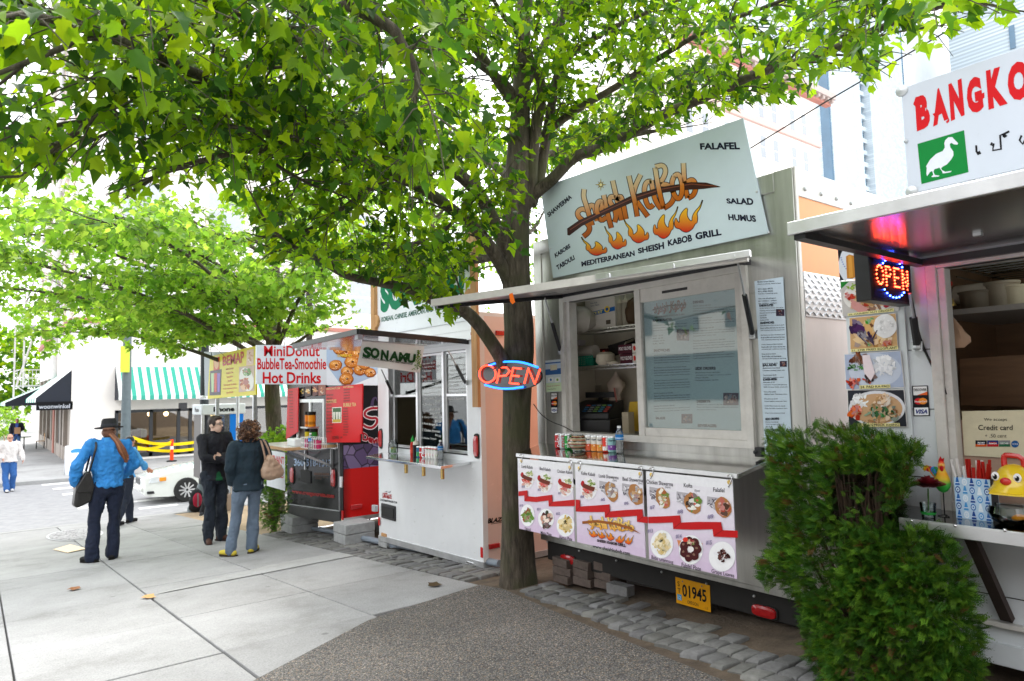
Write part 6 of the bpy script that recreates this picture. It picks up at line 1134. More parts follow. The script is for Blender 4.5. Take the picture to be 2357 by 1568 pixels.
# condiments on the shelf
def dct(x, X=3.55): p = onX(*zA2(x, 670), X); p[2] = z_; return p
for x, y, c1_, lb in ((222, 500, '#d8781c', 'orange drink powder tin, left of the upper pair on the donut shelf'), (252, 500, '#d98a20', 'larger orange drink powder tin at the right of the upper pair'), (222, 590, '#c8b020', 'yellow and green tin in the lower pair on the donut shelf'), (270, 590, '#2a7a2a', 'dark green tin at the right of the lower pair')):
 p = dct(x, 3.6); p[2] = z_+(.26 if y == 500 else .03); t_ = thing('drink_tin', lb, 'tin', p, 'tins on the donut shelf'); b = MB(); b.lathe([(.052, 0), (.052, .16)], p, 16, 0, c1_); b.lathe([(.0523, .03), (.0523, .07)], p, 16, 0, mixc(c1_, '#101008', .5)); b.build('tin_body', PRINT, t_); b = MB(); b.lathe([(.055, .16), (.055, .2), (.05, .205)], p, 16, 0, '#15130f'); b.build('tin_lid', PRINT, t_)
p = dct(222, 3.6); b = MB(); b.box(p[0]-.08, p[0]+.08, p[1]-.16, p[1]+.10, z_+.0, z_+.028); b.box(p[0]-.08, p[0]+.08, p[1]-.16, p[1]+.10, z_+.237, z_+.258); b.bar((p[0]+.07, p[1]+.08, z_), (p[0]+.07, p[1]+.08, z_+.25), .015); b.bar((p[0]+.07, p[1]-.14, z_), (p[0]+.07, p[1]-.14, z_+.25), .015); tag(b.build('tin_rack', GALV), 'small two level rack holding coloured tins on the donut shelf', 'rack')
pa, pb = dct(190, 3.42), dct(330, 3.42); b = MB(); x0, x1 = 3.36, 3.5
for z in (z_+.005, z_+.07, z_+.14):
 for s_, e_ in (((x0, pa[1]), (x0, pb[1])), ((x1, pa[1]), (x1, pb[1])), ((x0, pa[1]), (x1, pa[1])), ((x0, pb[1]), (x1, pb[1]))): b.bar((*s_, z), (*e_, z), .006)
for i in range(9): y = pa[1]+(pb[1]-pa[1])*i/8; b.bar((x0, y, z_), (x0, y, z_+.14), .005); b.bar((x1, y, z_), (x1, y, z_+.14), .005)
tag(b.build('wire_basket', mat('white_wire', (.75, .75, .75), rough=.4)), 'white wire basket of pink cups on the donut shelf', 'basket')
for x, c_, lb in ((205, '#b02a6a', 'pink cup at the left end of the wire basket'), (290, '#a8245a', 'pink cup in the middle of the wire basket'), (318, '#b8305e', 'pink cup at the right end of the wire basket')): p = dct(x, 3.43); b = MB(); b.lathe([(.028, .004), (.036, .11), (.034, .11), (.026, .01)], p, 14, 0, c_); tag(b.build('paper_cup', PAPER), lb, 'cup', 'pink cups in the wire basket')
water(dct(238, 3.36), 'water bottle in front of the wire basket on the donut shelf')
p = dct(105, 3.45); b = MB(); b.box(p[0]-.07, p[0]+.07, p[1]-.12, p[1]+.17, z_+.001, z_+.1, 0, '#dfe2e4'); tag(b.build('napkin_box', PAPER, bevel=.01), 'white napkin box beside the wire basket', 'box')
# concrete blocks under the corners
for lbk, (x, y), yy in (('right', (815, 1250), 8.62), ('left', (690, 1225), 10.6)):
 c = onG(x, y)
 for k in range(2):
  t_ = ('lower', 'upper')[k]; block('concrete_block', f'{t_} split face concrete block under the {lbk} corner of the donut trailer', (XM+.08, yy, gz(yy)+.0+.13*k+.065), (.42, .38 if lbk == 'right' else .5, .125), CBLK, .04*k-.02, 'blocks under the donut trailer')
b = MB(); rg = random.Random(3)
b.tube(smooth2([(4.4, 9.0, -.45), (4.35, 9.1, -.62), (4.3, 9.6, -.64), (4.3, 10.2, -.55), (4.5, 10.4, -.45)], 2), .012, 6); tag(b.build('power_cable', RUBBER), 'black cable drooping under the donut trailer', 'cable')
b = MB(); b.tube([(4.05, 7.9, -.55), (4.08, 8.6, -.6), (4.1, 10.9, -.78)], .03, 8); tag(b.build('conduit_pipe', mat('grey_conduit')), 'grey conduit on the ground under the donut trailer', 'pipe')
# ================================================================== THINGS ON AND IN THE KABOB CART
def kct(x, X=3.80): p = onX(*zA4(x, 1440), X); p[2] = zc+.045*(X-3.5)/.45; return p
G3 = 'cans on the kabob counter'
can(kct(78), '#b8141c', ('#e4e4e6', .45, .5), label='red cola can at the left end of the kabob counter row', group=G3, text=('Coca-Cola', VQ)); can(kct(120), '#c9cace', None, label='silver diet cola can with red letters, between the red and green cans', group=G3, text=('COKE', VQ), tcol='#b8141c'); can(kct(166), '#159a3a', ('#d8e8d8', .3, .36), label='green soda can touching the striped glass bowl', group=G3, text=('Sprite', VQ))
for x, c1, f, lb in ((350, '#dcdad2', '#e0481c', 'white juice can with orange red fruit, first right of the glass bowl'), (402, '#dcdad2', '#e8901c', 'white juice can with orange band, second right of the glass bowl'), (455, '#dcdad2', '#9ac02a', 'white juice can with green apple and orange foot, third right of the bowl')):
 can(kct(x), c1, (('#e08a2a', .02, .45) if x != 350 else ('#d8582a', .02, .45)), label=lb, group=G3, fr=f, text=('Kerns', quad(.12, .12, .88, .27)), tcol='#1c2c3a')
can(kct(508), '#d8301c', ('#e8e4dc', .1, .35), label='red orange soda can, next to the last before the water bottle', group=G3, text=('Fanta', VQ)); can(kct(555), '#8fc0c0', ('#7a3a9a', .15, .45), label='pale can with purple band, last before the water bottle', group=G3, fr='#7a3a9a', text=('Kerns', quad(.12, .12, .88, .27)), tcol='#1c2c3a')
water(kct(625, 3.78), 'clear water bottle with blue label at the right end of the kabob cans')
p = kct(253, 3.76); t_ = thing('glass_bowl', 'round glass bowl with red, green and cream stripes among the kabob cans', 'bowl', p); b = MB(); pr = []; cl = []
for i in range(25):
 v = i/24; r_ = .03+.055*sin(pi*min(1, .12+v*.80)); pr.append((r_, .012+.11*v)); cl.append(['#7a1a24', '#d8d0b0', '#3a5a2a', '#1c2a1c', '#a82a34', '#c8c090'][i % 6])
b.lathe([(.03, 0), (.033, .012)]+pr, p, 24, cols=['#8a9a8a']*2+cl); b.build('bowl_wall', mat('striped_glass', attr=True, rough=.06, var=.05, coat=.8), t_); b = MB(); b.lathe([(pr[-1][0]*1.04, .12), (pr[-1][0]*1.06, .126), (pr[-1][0]*.9, .128), (pr[-1][0]*.88, .09)], p, 24); b.build('bowl_rim', CLEAR, t_)
WIRE = mat('chrome_wire', (.6, .58, .52), rough=.3, metal=.9)
XH = XK+.22; mh = PL('X', XH, zA4)
def ishelf(y, label, x1=800):
 P = mh(200, y); Q = mh(x1, y+4); z = P[2]; b = MB()
 for yy in np.arange(Q[1], YL-.08, .03): b.bar((XH, yy, z), (XK+.65, yy, z), .005)
 for xx in (XH, XH+.2, XK+.645): b.bar((xx, Q[1], z), (xx, YL-.08, z), .008)
 b.bar((XH, Q[1], z-.03), (XH, YL-.08, z-.03), .007); n = 24; ys = np.linspace(Q[1], YL-.08, n)
 for i in range(n-1): b.bar((XH, ys[i], z-.03*(i % 2)), (XH, ys[i+1], z-.03*((i+1) % 2)), .004)
 tag(b.build('wire_shelf', WIRE, smooth=False), label, 'shelf', 'wire shelves in the kabob cart'); return z
s1 = ishelf(400, 'upper wire shelf with the white carton inside the kabob cart'); s2 = ishelf(716, 'lower wire shelf with glove boxes inside the kabob cart')
def pos(x, dx, z, dy=0.): p = onX(*zA4(x, 700), XH+dx); p[2] = z+.005; return p
WB = '#b9b3a8'
def carton(name, label, xa, xb, dx, depth, z0, hgt, col, printer=None, cat='box', group=None):
 a, c = pos(xa, dx, z0), pos(xb, dx, z0); t_ = thing(name, label, cat, (a+c)/2, group); b = MB(); b.box(XH+dx, XH+dx+depth, c[1], a[1], z0+.005, z0+.005+hgt, 0, col); b.build('carton', PAPER, t_, bevel=.003)
 if printer: b = MB(); printer(b, lambda u, v, h=0: (XH+dx-h, a[1]+(c[1]-a[1])*u, z0+.005+hgt*(1-v))); b.build('carton_print', PAPER, t_)
 return t_
def pr1(b, f): rectp(b, ((0, .5), (1, .42), (1, .54), (0, .62)), f, .002, '#1f5a9a'); T4(b, '4 PIECE KIT', ((.05, .52), (.6, .47), (.6, .55), (.05, .6)), f, .003, '#e8d84a', bold=.03); disc(b, .75, .47, .09, .09, f, .0035, '#d8b82a', 16); disc(b, .75, .47, .05, .05, f, .004, '#1c4a8a', 12); T4(b, 'Fork, Knife,\nSpoon, Napkin', quad(.2, .2, .5, .34), f, .002, '#3a4a6a'); rectp(b, quad(.7, .78, .85, .9), f, .002, '#4a4438')
carton('cardboard_carton', 'white carton printed 4 piece kit on the upper wire shelf', 330, 600, .04, .3, s1, .30, WB, pr1)
for x, lb in ((645, 'clear squeeze bottle nearest the carton on the upper shelf'), (700, 'clear squeeze bottle beside the brown bag on the upper shelf')):
 p = pos(x, .1, s1); t_ = thing('squeeze_bottle', lb, 'bottle', p, 'squeeze bottles'); b = MB(); b.lathe([(.03, 0), (.036, .01), (.036, .19), (.03, .2)], p, 14, 0, '#8f8878'); b.build('bottle_body', PAPER, t_); b = MB(); b.lathe([(.037, .2), (.036, .22), (.012, .235), (.004, .28)], p, 12, 0, '#b0a894'); b.build('bottle_cap', PAPER, t_)
def sack(name, label, c, r, col, seed, m=PAPER, knot=0.):
 b = MB(); rg = random.Random(seed); n, k = 20, 14; vs = []
 for i in range(k+1):
  th = pi*i/k
  for j in range(n):
   f = 1+.16*mnoise(Vector((3*cos(2*pi*j/n)+seed, 3*sin(2*pi*j/n), th*2.2)))+.05*sin(7*2*pi*j/n+seed)
   vs.append(np.asarray(c)+np.array([r[0]*sin(th)*cos(2*pi*j/n)*f, r[1]*sin(th)*sin(2*pi*j/n)*f, -r[2]*cos(th)*f]))
 b.add(vs, [(i*n+j, i*n+(j+1) % n, (i+1)*n+(j+1) % n, (i+1)*n+j) for i in range(k) for j in range(n)], 0, col)
 return tag(b.build(name, m, ang=60), label, 'bag')
sack('plastic_bag', 'bulging clear white plastic bag at the left of the upper shelf', pos(290, .0, s1)+(0, 0, .09), (.12, .15, .12), '#a8a298', 3); sack('plastic_bag', 'brown crumpled bag at the right of the upper shelf', pos(775, .12, s1)+(0, 0, .11), (.08, .07, .12), '#4a3826', 5)
def pr2(b, f): T4(b, 'Wax Paper', quad(.1, .25, .7, .75), f, .002, '#d8d0c0', bold=.03); disc(b, .86, .5, .07, .3, f, .002, '#c83a2a', 14)
carton('wax_paper_box', 'long dark red box printed wax paper on the lower shelf', 320, 515, .2, .08, s2+.08, .075, '#4a1418', pr2)
def pr3(b, f): T4(b, 'POLY GLOVES', quad(.05, .25, .66, .62), f, .002, '#e0d8d8', bold=.03); rectp(b, quad(.7, 0, .98, 1), f, .001, '#d8d2c8'); disc(b, .8, .5, .06, .3, f, .002, '#c8342a' if True else 0, 10, jag=.3); rectp(b, quad(.9, 0, .95, 1), f, .002, '#9a1c2a')
carton('glove_box', 'maroon poly gloves box on top of another at the shelf end', 615, 800, .05, .1, s2+.085, .075, '#4a1826', pr3, group='glove boxes'); carton('glove_box', 'lower maroon poly gloves box resting on the wire shelf', 628, 795, .04, .1, s2, .08, '#4a1826', pr3, group='glove boxes')
carton('small_carton', 'small white and magenta carton at the left of the lower shelf', 200, 270, .15, .08, s2+.2, .05, '#b8aeb0')
p = pos(258, .1, s2+.13); b = MB(); b.lathe([(.045, 0), (.055, .1), (.056, .22), (.05, .22)], p, 16, 0, '#b0aaa0', ax=(0, -1, 0)); tag(b.build('foam_cups', PAPER), 'sleeve of white foam cups lying on the lower shelf', 'cups')
a_, c_ = pos(255, .03, s2), pos(385, .03, s2); b = MB()
for z in np.linspace(.01, .085, 5): b.box(XH+.03, XH+.034, c_[1], a_[1], s2+z, s2+z+.009, 0, '#2a8a72')
for yy in np.linspace(c_[1], a_[1]-.006, 9): b.box(XH+.029, XH+.035, yy, yy+.006, s2+.006, s2+.09, 0, '#2a8a72')
b.box(XH+.036, XH+.12, c_[1], a_[1], s2+.006, s2+.012, 0, '#2a8a72'); b.box(XH+.12, XH+.124, c_[1], a_[1], s2+.006, s2+.09, 0, '#2a8a72'); tag(b.build('plastic_basket', PAPER), 'teal slatted plastic basket on the lower shelf', 'basket')
p = pos(500, .06, s2); b = MB(); b.lathe([(.06, 0), (.085, .03), (.08, .09), (.05, .11)], p, 16, 0, '#c0b6a4'); b.lathe([(.05, .0), (.07, .02), (.03, .03)], p+np.array([-.02, -.12, 0]), 14, 0, '#c8beac'); tag(b.build('foam_bowls', PAPER), 'cream foam bowls piled on the lower shelf', 'bowls')
p = pos(545, .14, s2+.07); b = MB(); b.obox(p, (.12, 0, .03), (0, -.2, .03), (-.01, .02, .1), 0, '#1a1714'); b.obox(p+np.array([-.01, -.1, -.02]), (.1, 0, .03), (0, -.1, .14), (.0, .012, .0), 0, '#a09888'); tag(b.build('black_tray', PAPER), 'black food tray tilted behind the foam bowls', 'tray')
XI2 = XK+.655; mw = PL('X', XI2, zA4); b = MB(); rectp(b, ((215, 785), (348, 785), (352, 1042), (215, 1042)), mw, .004, '#8f8a7c'); T4(b, 'Food Carts!', quad(228, 812, 322, 840), mw, .006, '#1a1814', bold=.03, shear=.3)
for i in range(9): rectp(b, quad(225, 868+12*i, 330-8*(i % 3), 871+12*i), mw, .006, '#4a463c')
rectp(b, quad(218, 980, 265, 1012), mw, .006, '#141210'); rectp(b, quad(265, 990, 350, 998), mw, .006, '#7a1a1a'); disc(b, 298, 1020, 10, 12, mw, .006, '#2a2620', 4); tag(b.build('wall_poster', PAPER), 'grey food carts poster on the inner back wall', 'poster')
for q, lb in ((((350, 865), (402, 862), (412, 982), (360, 988)), 'left white receipt slip pinned to the inner back wall'), (((403, 878), (457, 874), (463, 998), (415, 1000)), 'right white receipt slip pinned to the inner back wall')): b = MB(); b.prism([mw(x, y, .012) for x, y in q], (.003, 0, 0), 0, '#a49c8c'); [rectp(b, ((q[0][0]+6, q[0][1]+12+11*i), (q[1][0]-8, q[1][1]+12+11*i), (q[1][0]-8, q[1][1]+14+11*i), (q[0][0]+6, q[0][1]+14+11*i)), mw, .014, '#5a5448') for i in range(8)]; tag(b.build('receipt', PAPER), lb, 'paper', 'receipts on the inner wall')
g = onX(*zA4(590, 900), XK+.52); b = MB(); vs = []; rg = random.Random(4)
for i, (z, r_) in enumerate(((.14, .012), (.11, .02), (.08, .05), (.04, .10), (0, .095), (-.06, .075), (-.12, .07), (-.17, .075), (-.2, .06))):
 for j in range(16): a = 2*pi*j/16; vs.append(g+np.array([r_*.5*cos(a)*(1+.2*sin(3*a+i)), r_*sin(a)*(1+.12*cos(4*a-i))+.02*(i > 4), z]))
b.add(vs, [(i*16+j, i*16+(j+1) % 16, (i+1)*16+(j+1) % 16, (i+1)*16+j) for i in range(8) for j in range(16)], 0, '#c2b0a2'); stroke(b, [(575, 900), (585, 960), (600, 1040)], 14, PL('X', XK+.45, zA4), 0, '#b06a62'); tag(b.build('carrier_bag', PAPER, ang=70), 'knotted white carrier bag with faint red print hanging from a bracket', 'bag')
# cash register and yellow board by the hatch opening
p = onX(*zA4(420, 1250), XK+.33); zi = wz0-.02; t_ = thing('cash_register', 'black cash register with coloured keys behind the open serving window', 'cash register', (p[0], p[1], zi)); b = MB(); rz_ = .35
b.cbox((p[0], p[1], zi+.06), (.38, .42, .12), 0, None, rz_); b.build('cash_drawer', BLACK, t_, bevel=.01); b = MB(); ca, sa = cos(rz_), sin(rz_); A = np.array([ca, sa, 0]); B = np.array([-sa, ca, 0]); c0 = np.array([p[0], p[1], zi+.12]); b.prism([c0-A*.17-B*.19, c0+A*.17-B*.19, c0+A*.17-B*.19+(0, 0, .16), c0-A*.02-B*.19+(0, 0, .13), c0-A*.17-B*.19+(0, 0, .05)], B*.38); b.build('register_body', BLACK, t_, bevel=.008)
for i in range(4):
 for j in range(5): b = MB(); q = c0-A*(.13-.03*i)-B*(.15-.05*j)+np.array([0, 0, .064+.016*i]); b.cbox(q, (.022, .036, .014), 0, ['#c84a3a', '#3a8aa8', '#7aa84a', '#8a8a92', '#2a6a9a'][(j+i//3) % 5], rz_); b.build('key', PRINT, t_)
b = MB(); b.bar(c0+A*.1+(0, 0, .13), c0+A*.1+(0, 0, .2), .03); b.obox(c0+A*.08-B*.14+(0, 0, .18), A*.03, B*.28, (0, 0, .05)); b.build('display', BLACK, t_)
ml = PL('X', XK+.40, zA4); b = MB(); b.prism([ml(x, y) for x, y in ((715, 1025), (840, 1018), (860, 1290), (680, 1285))], (.015, 0, 0)); tag(b.build('yellow_cutting_board', mat('yellow_board', (.66, .42, .02), rough=.5)), 'yellow cutting board standing behind the fixed window edge', 'cutting board')
b = MB(); b.box(XK+.095, XK+.55, wy0, YL-.1, zi-.04, zi-.003); b.build('inner_counter', mat('inner_counter', (.3, .26, .2), rough=.4), root)
b = MB(); q0 = onX(*zA4(700, 1190), XK+.3); b.cbox((q0[0], q0[1], zi+.09), (.07, .07, .18), 0, '#b0a48e'); tag(b.build('paper_cup', PAPER), 'cream cup beside the cash register', 'cup')
# orange ribbon on the hatch corner
a_ = onX(1176, 676, 2.75); b = MB(); b.add([a_+np.array([0, .02, .0]), a_+np.array([0, -.018, .003]), a_+np.array([.01, -.03, -.06]), a_+np.array([-.01, -.026, -.075]), a_+np.array([0, .012, -.05])], [(0, 4, 3, 2, 1)], 0, '#f0701c'); tag(b.build('orange_ribbon', PAPER), 'small orange ribbon tied to the kabob hatch edge', 'ribbon')
# bricks, grey block and loose pipe under the bumper
rg = random.Random(8)
for k in range(9):
 lv, cI = k % 3, k//3; y = 4.42-.22*cI; z = gz(y)+.035+.068*lv; c = (4.02+.03*cI, y, z)
 block('paving_brick', ('bottom', 'middle', 'top')[lv]+' paver in the '+('left', 'middle', 'right')[cI]+' brick pile under the kabob bumper', c, (.22, .2, .065), BRK, rg.uniform(-.12, .12), 'pavers piled under the kabob bumper', 'brick')
g = onG(1418, 1368); block('stone_block', 'single grey concrete block lying under the middle menu panel', (g[0]+.05, g[1], g[2]+.03), (.10, .20, .08), mat('grey_brick', (.2, .2, .2), rough=.9, var=.25, scale=14, bump=.8), .1, None, 'block')
b = MB(); b.tube(smooth2([(4.2, 4.3, -.3), (4.15, 3.9, -.24), (4.2, 3.5, -.24), (4.15, 3.2, -.2), (4.3, 2.9, -.19)], 2), .018, 8, 0, '#b8b8b8'); tag(b.build('white_hose', PAPER), 'thin white hose lying in the dirt under the kabob cart', 'hose')
# neon sign on the trunk
XO = 3.56; mo = PL('X', XO); no = thing('neon_open_sign', 'glowing red OPEN neon sign with blue arcs hung on the tree trunk', 'neon sign', mo(1173, 863)); b = MB()
pts = [mo(1172+74*cos(a), 864+35*sin(a)+.03*74*cos(a)) for a in np.linspace(0, 2*pi, 40)[:-1]]; b.prism(pts, (.02, 0, 0)); b.build('backing', mat('black_acrylic', (.008, .008, .01), rough=.2), no, bevel=.003)
NR = mat('neon_red', (1, .05, .02), emit=2.0, var=0); NB = mat('neon_blue', (.01, .16, 1), emit=2.0, var=0)
for L_ in ([(1126, 841), (1148, 834), (1175, 832), (1205, 834), (1238, 846)], [(1116, 886), (1140, 893), (1168, 896), (1204, 891)]): b = MB(); b.tube([mo(x, y, .014) for x, y in smooth2(L_, 2)], .0085, 8); b.build('blue_tube', NB, no)
for L_ in ([(1122+19*cos(a), 861+19.5*sin(a)+.0) for a in np.linspace(-.5, 5.5, 22)], [(1143, 882), (1147, 864), (1151, 846), (1166, 846), (1173, 854), (1165, 865), (1149, 866)], [(1200, 849), (1181, 847), (1177, 864), (1173, 882), (1194, 884)], [(1177, 865), (1195, 866)], [(1207, 883), (1216, 848), (1231, 884), (1243, 850)]):
 b = MB(); b.tube([mo(x, y, .016) for x, y in L_], .0075, 8); b.build('red_tube', NR, no)
b = MB(); b.tube(smooth2([onX(1228, 930, 3.64), onX(1245, 955, 3.7), onX(1270, 972, 3.85), onX(1300, 982, 3.92), onX(1332, 1003, 3.93)], 2), .004, 6); tag(b.build('power_cable', RUBBER), 'thin wire from the neon sign across to the kabob window', 'cable')
# ================================================================== TREES AND SHRUBS
def leaf_mat(name, tmul=1.9, mixf=.5):
 m = bpy.data.materials.new(name); m.use_nodes = True; MATS[name] = m; n = m.node_tree.nodes; L = m.node_tree.links; b = n['Principled BSDF']; out = n['Material Output']
 a = n.new('ShaderNodeAttribute'); a.attribute_name = 'Col'; L.new(a.outputs['Color'], b.inputs['Base Color']); b.inputs['Roughness'].default_value = .5; b.inputs['Specular IOR Level'].default_value = .2
 sc = n.new('ShaderNodeVectorMath'); sc.operation = 'MULTIPLY'; sc.inputs[1].default_value = (tmul*1.15, tmul, tmul*.55); L.new(a.outputs['Color'], sc.inputs[0])
 t = n.new('ShaderNodeBsdfTranslucent'); L.new(sc.outputs[0], t.inputs['Color']); ms = n.new('ShaderNodeMixShader'); ms.inputs[0].default_value = mixf; L.new(b.outputs[0], ms.inputs[1]); L.new(t.outputs[0], ms.inputs[2]); L.new(ms.outputs[0], out.inputs['Surface']); return m
def _bark(n, L, b, v):
 mp = n.new('ShaderNodeMapping'); mp.inputs['Scale'].default_value = (1, 1, .16); L.new(v, mp.inputs['Vector']); a = n.new('ShaderNodeTexNoise'); a.inputs['Scale'].default_value = 26; a.inputs['Detail'].default_value = 8; a.inputs['Roughness'].default_value = .7; L.new(mp.outputs[0], a.inputs['Vector'])
 c = n.new('ShaderNodeTexNoise'); c.inputs['Scale'].default_value = 3.5; c.inputs['Detail'].default_value = 7; L.new(v, c.inputs['Vector']); r = ramp(n, [(.3, (.018, .014, .01)), (.5, (.075, .06, .042)), (.72, (.16, .135, .1))]); L.new(a.outputs['Fac'], r.inputs[0]); r2 = ramp(n, [(.45, (0, 0, 0)), (.62, (.75, .75, .75))]); L.new(c.outputs['Fac'], r2.inputs[0])
 m = n.new('ShaderNodeMix'); m.data_type = 'RGBA'; L.new(r2.outputs[0], m.inputs['Factor']); L.new(r.outputs[0], m.inputs[6]); m.inputs[7].default_value = (.062, .066, .026, 1); L.new(m.outputs[2], b.inputs['Base Color']); bp = n.new('ShaderNodeBump'); bp.inputs['Strength'].default_value = 1; bp.inputs['Distance'].default_value = .02; L.new(a.outputs['Fac'], bp.inputs['Height']); L.new(bp.outputs[0], b.inputs['Normal'])
BARK = node_mat('ridged_bark', .9, _bark)
LEAF = leaf_mat('maple_leaf', 2.3, .55); SPRAY = leaf_mat('arborvitae_spray', 1.3, .25)
_h = [(.09, -.03), (.31, .06), (.25, .22), (.45, .50), (.25, .50), (.17, .66)]
LT_V = np.array([(0, .38, 0.)]+[(0, 0, 0)]+[(x, y, 0) for x, y in _h]+[(0, 1, 0)]+[(-x, y, 0) for x, y in _h[::-1]], float)
LT_V[:, 2] = np.abs(LT_V[:, 0])*.42-.28*LT_V[:, 1]**2
LT_F = np.array([(0, 1+i, 1+(i+1) % 14) for i in range(14)])
_h2 = [(.40, .12), (.46, .55), (.18, .6)]
L2_V = np.array([(0, .38, 0.)]+[(0, 0, 0)]+[(x, y, 0) for x, y in _h2]+[(0, 1, 0)]+[(-x, y, 0) for x, y in _h2[::-1]], float); L2_V[:, 2] = np.abs(L2_V[:, 0])*.28-.16*L2_V[:, 1]**2
L2_F = np.array([(0, 1+i, 1+(i+1) % 8) for i in range(8)])
def scatter(name, m, P, D, N, S, C, parent, tv, tf):
 """one mesh of many leaf faces: positions, tip directions, normals, sizes, colours"""
 D = D/np.linalg.norm(D, axis=1, keepdims=True); R = np.cross(D, N); R /= np.linalg.norm(R, axis=1, keepdims=True)+1e-9; N = np.cross(R, D)
 k = len(tv); V = P[:, None, :]+S[:, None, None]*(tv[None, :, 0, None]*R[:, None, :]+tv[None, :, 1, None]*D[:, None, :]+tv[None, :, 2, None]*N[:, None, :])
 V = V.reshape(-1, 3)-np.array(WLOC[parent.name]); F = (tf[None]+(np.arange(len(P))*k)[:, None, None]).reshape(-1, 3)
 me = bpy.data.meshes.new(name); me.vertices.add(len(V)); me.vertices.foreach_set('co', V.ravel()); me.loops.add(F.size); me.loops.foreach_set('vertex_index', F.ravel().astype(np.int32))
 me.polygons.add(len(F)); me.polygons.foreach_set('loop_start', np.arange(0, F.size, 3, dtype=np.int32)); me.polygons.foreach_set('loop_total', np.full(len(F), 3, np.int32)); me.update(calc_edges=True)
 at = me.color_attributes.new('Col', 'FLOAT_COLOR', 'POINT'); at.data.foreach_set('color', np.hstack([np.repeat(C, k, 0), np.ones((len(C)*k, 1))]).ravel())
 me.materials.append(m); o = bpy.data.objects.new(name, me); COL.objects.link(o); o.parent = parent; return o
def interp(poly, ts):
 P = np.array(poly); d = np.r_[0, np.cumsum(np.linalg.norm(np.diff(P, axis=0), axis=1))]; return np.stack([np.interp(ts*d[-1], d, P[:, i]) for i in range(3)], 1), d[-1]
def make_tree(name, label, trunk, trunk_r, limbs, env, seed, sec_gap, sec_len, twig_gap, lpt, size, cols, tv, tf, group=None, droop=.35, minlimb=.25, name_cut=True):
 rg = np.random.default_rng(seed); base = np.array(trunk[0]); root = thing(name, label, 'tree', base, group); wood = MB(); thin = MB()
 wood.tube(smooth2(trunk, 1), np.interp(np.linspace(0, 1, len(smooth2(trunk, 1))), np.linspace(0, 1, len(trunk_r)), trunk_r), 16)
 LP, LD, LN, LS, LC = [], [], [], [], []
 def ok(p):
  x, y, z = proj(p)
  if z < .6: return True
  return env is None or y < np.interp(x, env[0], env[1])
 axis = np.array([base[0], base[1]])
 for L_, r0 in limbs:
  if name_cut:
   L_ = list(L_)
   while len(L_) > 3 and not ok(L_[-1]): L_.pop()
  sp = smooth2(L_, 2); wood.tube(sp, np.linspace(r0, max(.006, r0*.16), len(sp)), 9)
  _, ln = interp(sp, np.array([0, 1.])); ns = max(3, int(ln/sec_gap)); ts = np.linspace(minlimb, 1, ns)+rg.uniform(-.02, .02, ns); Q, _ = interp(sp, np.clip(ts, 0, 1)); Q2, _ = interp(sp, np.clip(ts+.05, 0, 1.0)); Q1, _ = interp(sp, np.clip(ts-.05, 0, 1.0))
  for i in range(ns):
   d = Q2[i]-Q1[i]; d /= np.linalg.norm(d)+1e-9; side = np.array([-d[1], d[0], 0]); side /= np.linalg.norm(side)+1e-9
   for sg in ((1, -1) if i < ns-1 else (0,)):
    if rg.random() < .12: continue
    a = rg.uniform(.5, 1.1); dv = d*cos(a)+side*sg*sin(a)+np.array([0, 0, rg.uniform(-.15, .4)]); dv /= np.linalg.norm(dv)
    l2 = sec_len*rg.uniform(.55, 1.25)*(1-.35*ts[i]); n = 6; br = [Q[i]]
    for k in range(n): dv = dv+rg.normal(0, .12, 3)+np.array([0, 0, -.05*k*droop]); dv /= np.linalg.norm(dv); br.append(br[-1]+dv*l2/n)
    while len(br) > 2 and not ok(br[-1]): br.pop()
    if not ok(br[-1]): continue
    thin.tube(br, np.linspace(max(.007, r0*.16), .0025, len(br)), 5)
    nt_ = max(2, int(l2*len(br)/(n+1)/twig_gap)); T, _ = interp(br, np.linspace(.25, 1, nt_))
    for k in range(nt_):
     td = br[min(len(br)-1, 1+int(k*(len(br)-1)/nt_))]-br[0]; td /= np.linalg.norm(td)+1e-9; s2 = np.array([-td[1], td[0], 0])*(1 if k % 2 else -1)
     tdir = td*rg.uniform(.3, .9)+s2*rg.uniform(.3, .9)*(0 if k == nt_-1 else 1)+np.array([0, 0, rg.uniform(-.5, .25)]); tdir /= np.linalg.norm(tdir); tl = rg.uniform(.18, .42)
     tip = T[k]+tdir*tl+np.array([0, 0, -.05]);
     if not ok(tip): continue
     thin.tube([T[k], T[k]+tdir*tl*.5+(0, 0, .01), tip], [.0035, .003, .0018], 4)
     nl = max(3, int(lpt*rg.uniform(.7, 1.3))); shade = rg.uniform(.75, 1.25)
     for q in range(nl):
      t = rg.uniform(.25, 1); p = T[k]+tdir*tl*t+rg.normal(0, .05, 3);
      az = rg.uniform(0, 2*pi); ld = tdir*.5+np.array([cos(az), sin(az), 0])*.8+np.array([0, 0, -rg.uniform(.2, 1.1)*droop*2]);
      if not ok(p+ld/np.linalg.norm(ld)*size): continue
      nn = np.array([rg.normal(0, .8), rg.normal(0, .8), 1.]); LP.append(p); LD.append(ld); LN.append(nn); LS.append(size*rg.uniform(.65, 1.2)); c = np.array(cols[rg.integers(len(cols))]); LC.append(c*shade*rg.uniform(.8, 1.2))
 for dx, r1 in ((.075, .085), (-.065, .09), (.02, .085)) if not name_cut else (): q = base+rt*dx+np.array([0, -.05 if dx == .02 else -.02, -.04]); wood.tube([q, q+(0, 0, .25), q+np.array([0, 0, .9])-rt*dx*.2, q+np.array([0, 0, 1.9])-rt*dx*.5], [r1*1.25, r1*.95, r1*.78, r1*.5], 12)
 wood.build('trunk', BARK, root, ang=70); thin.build('branches', BARK, root, ang=80)
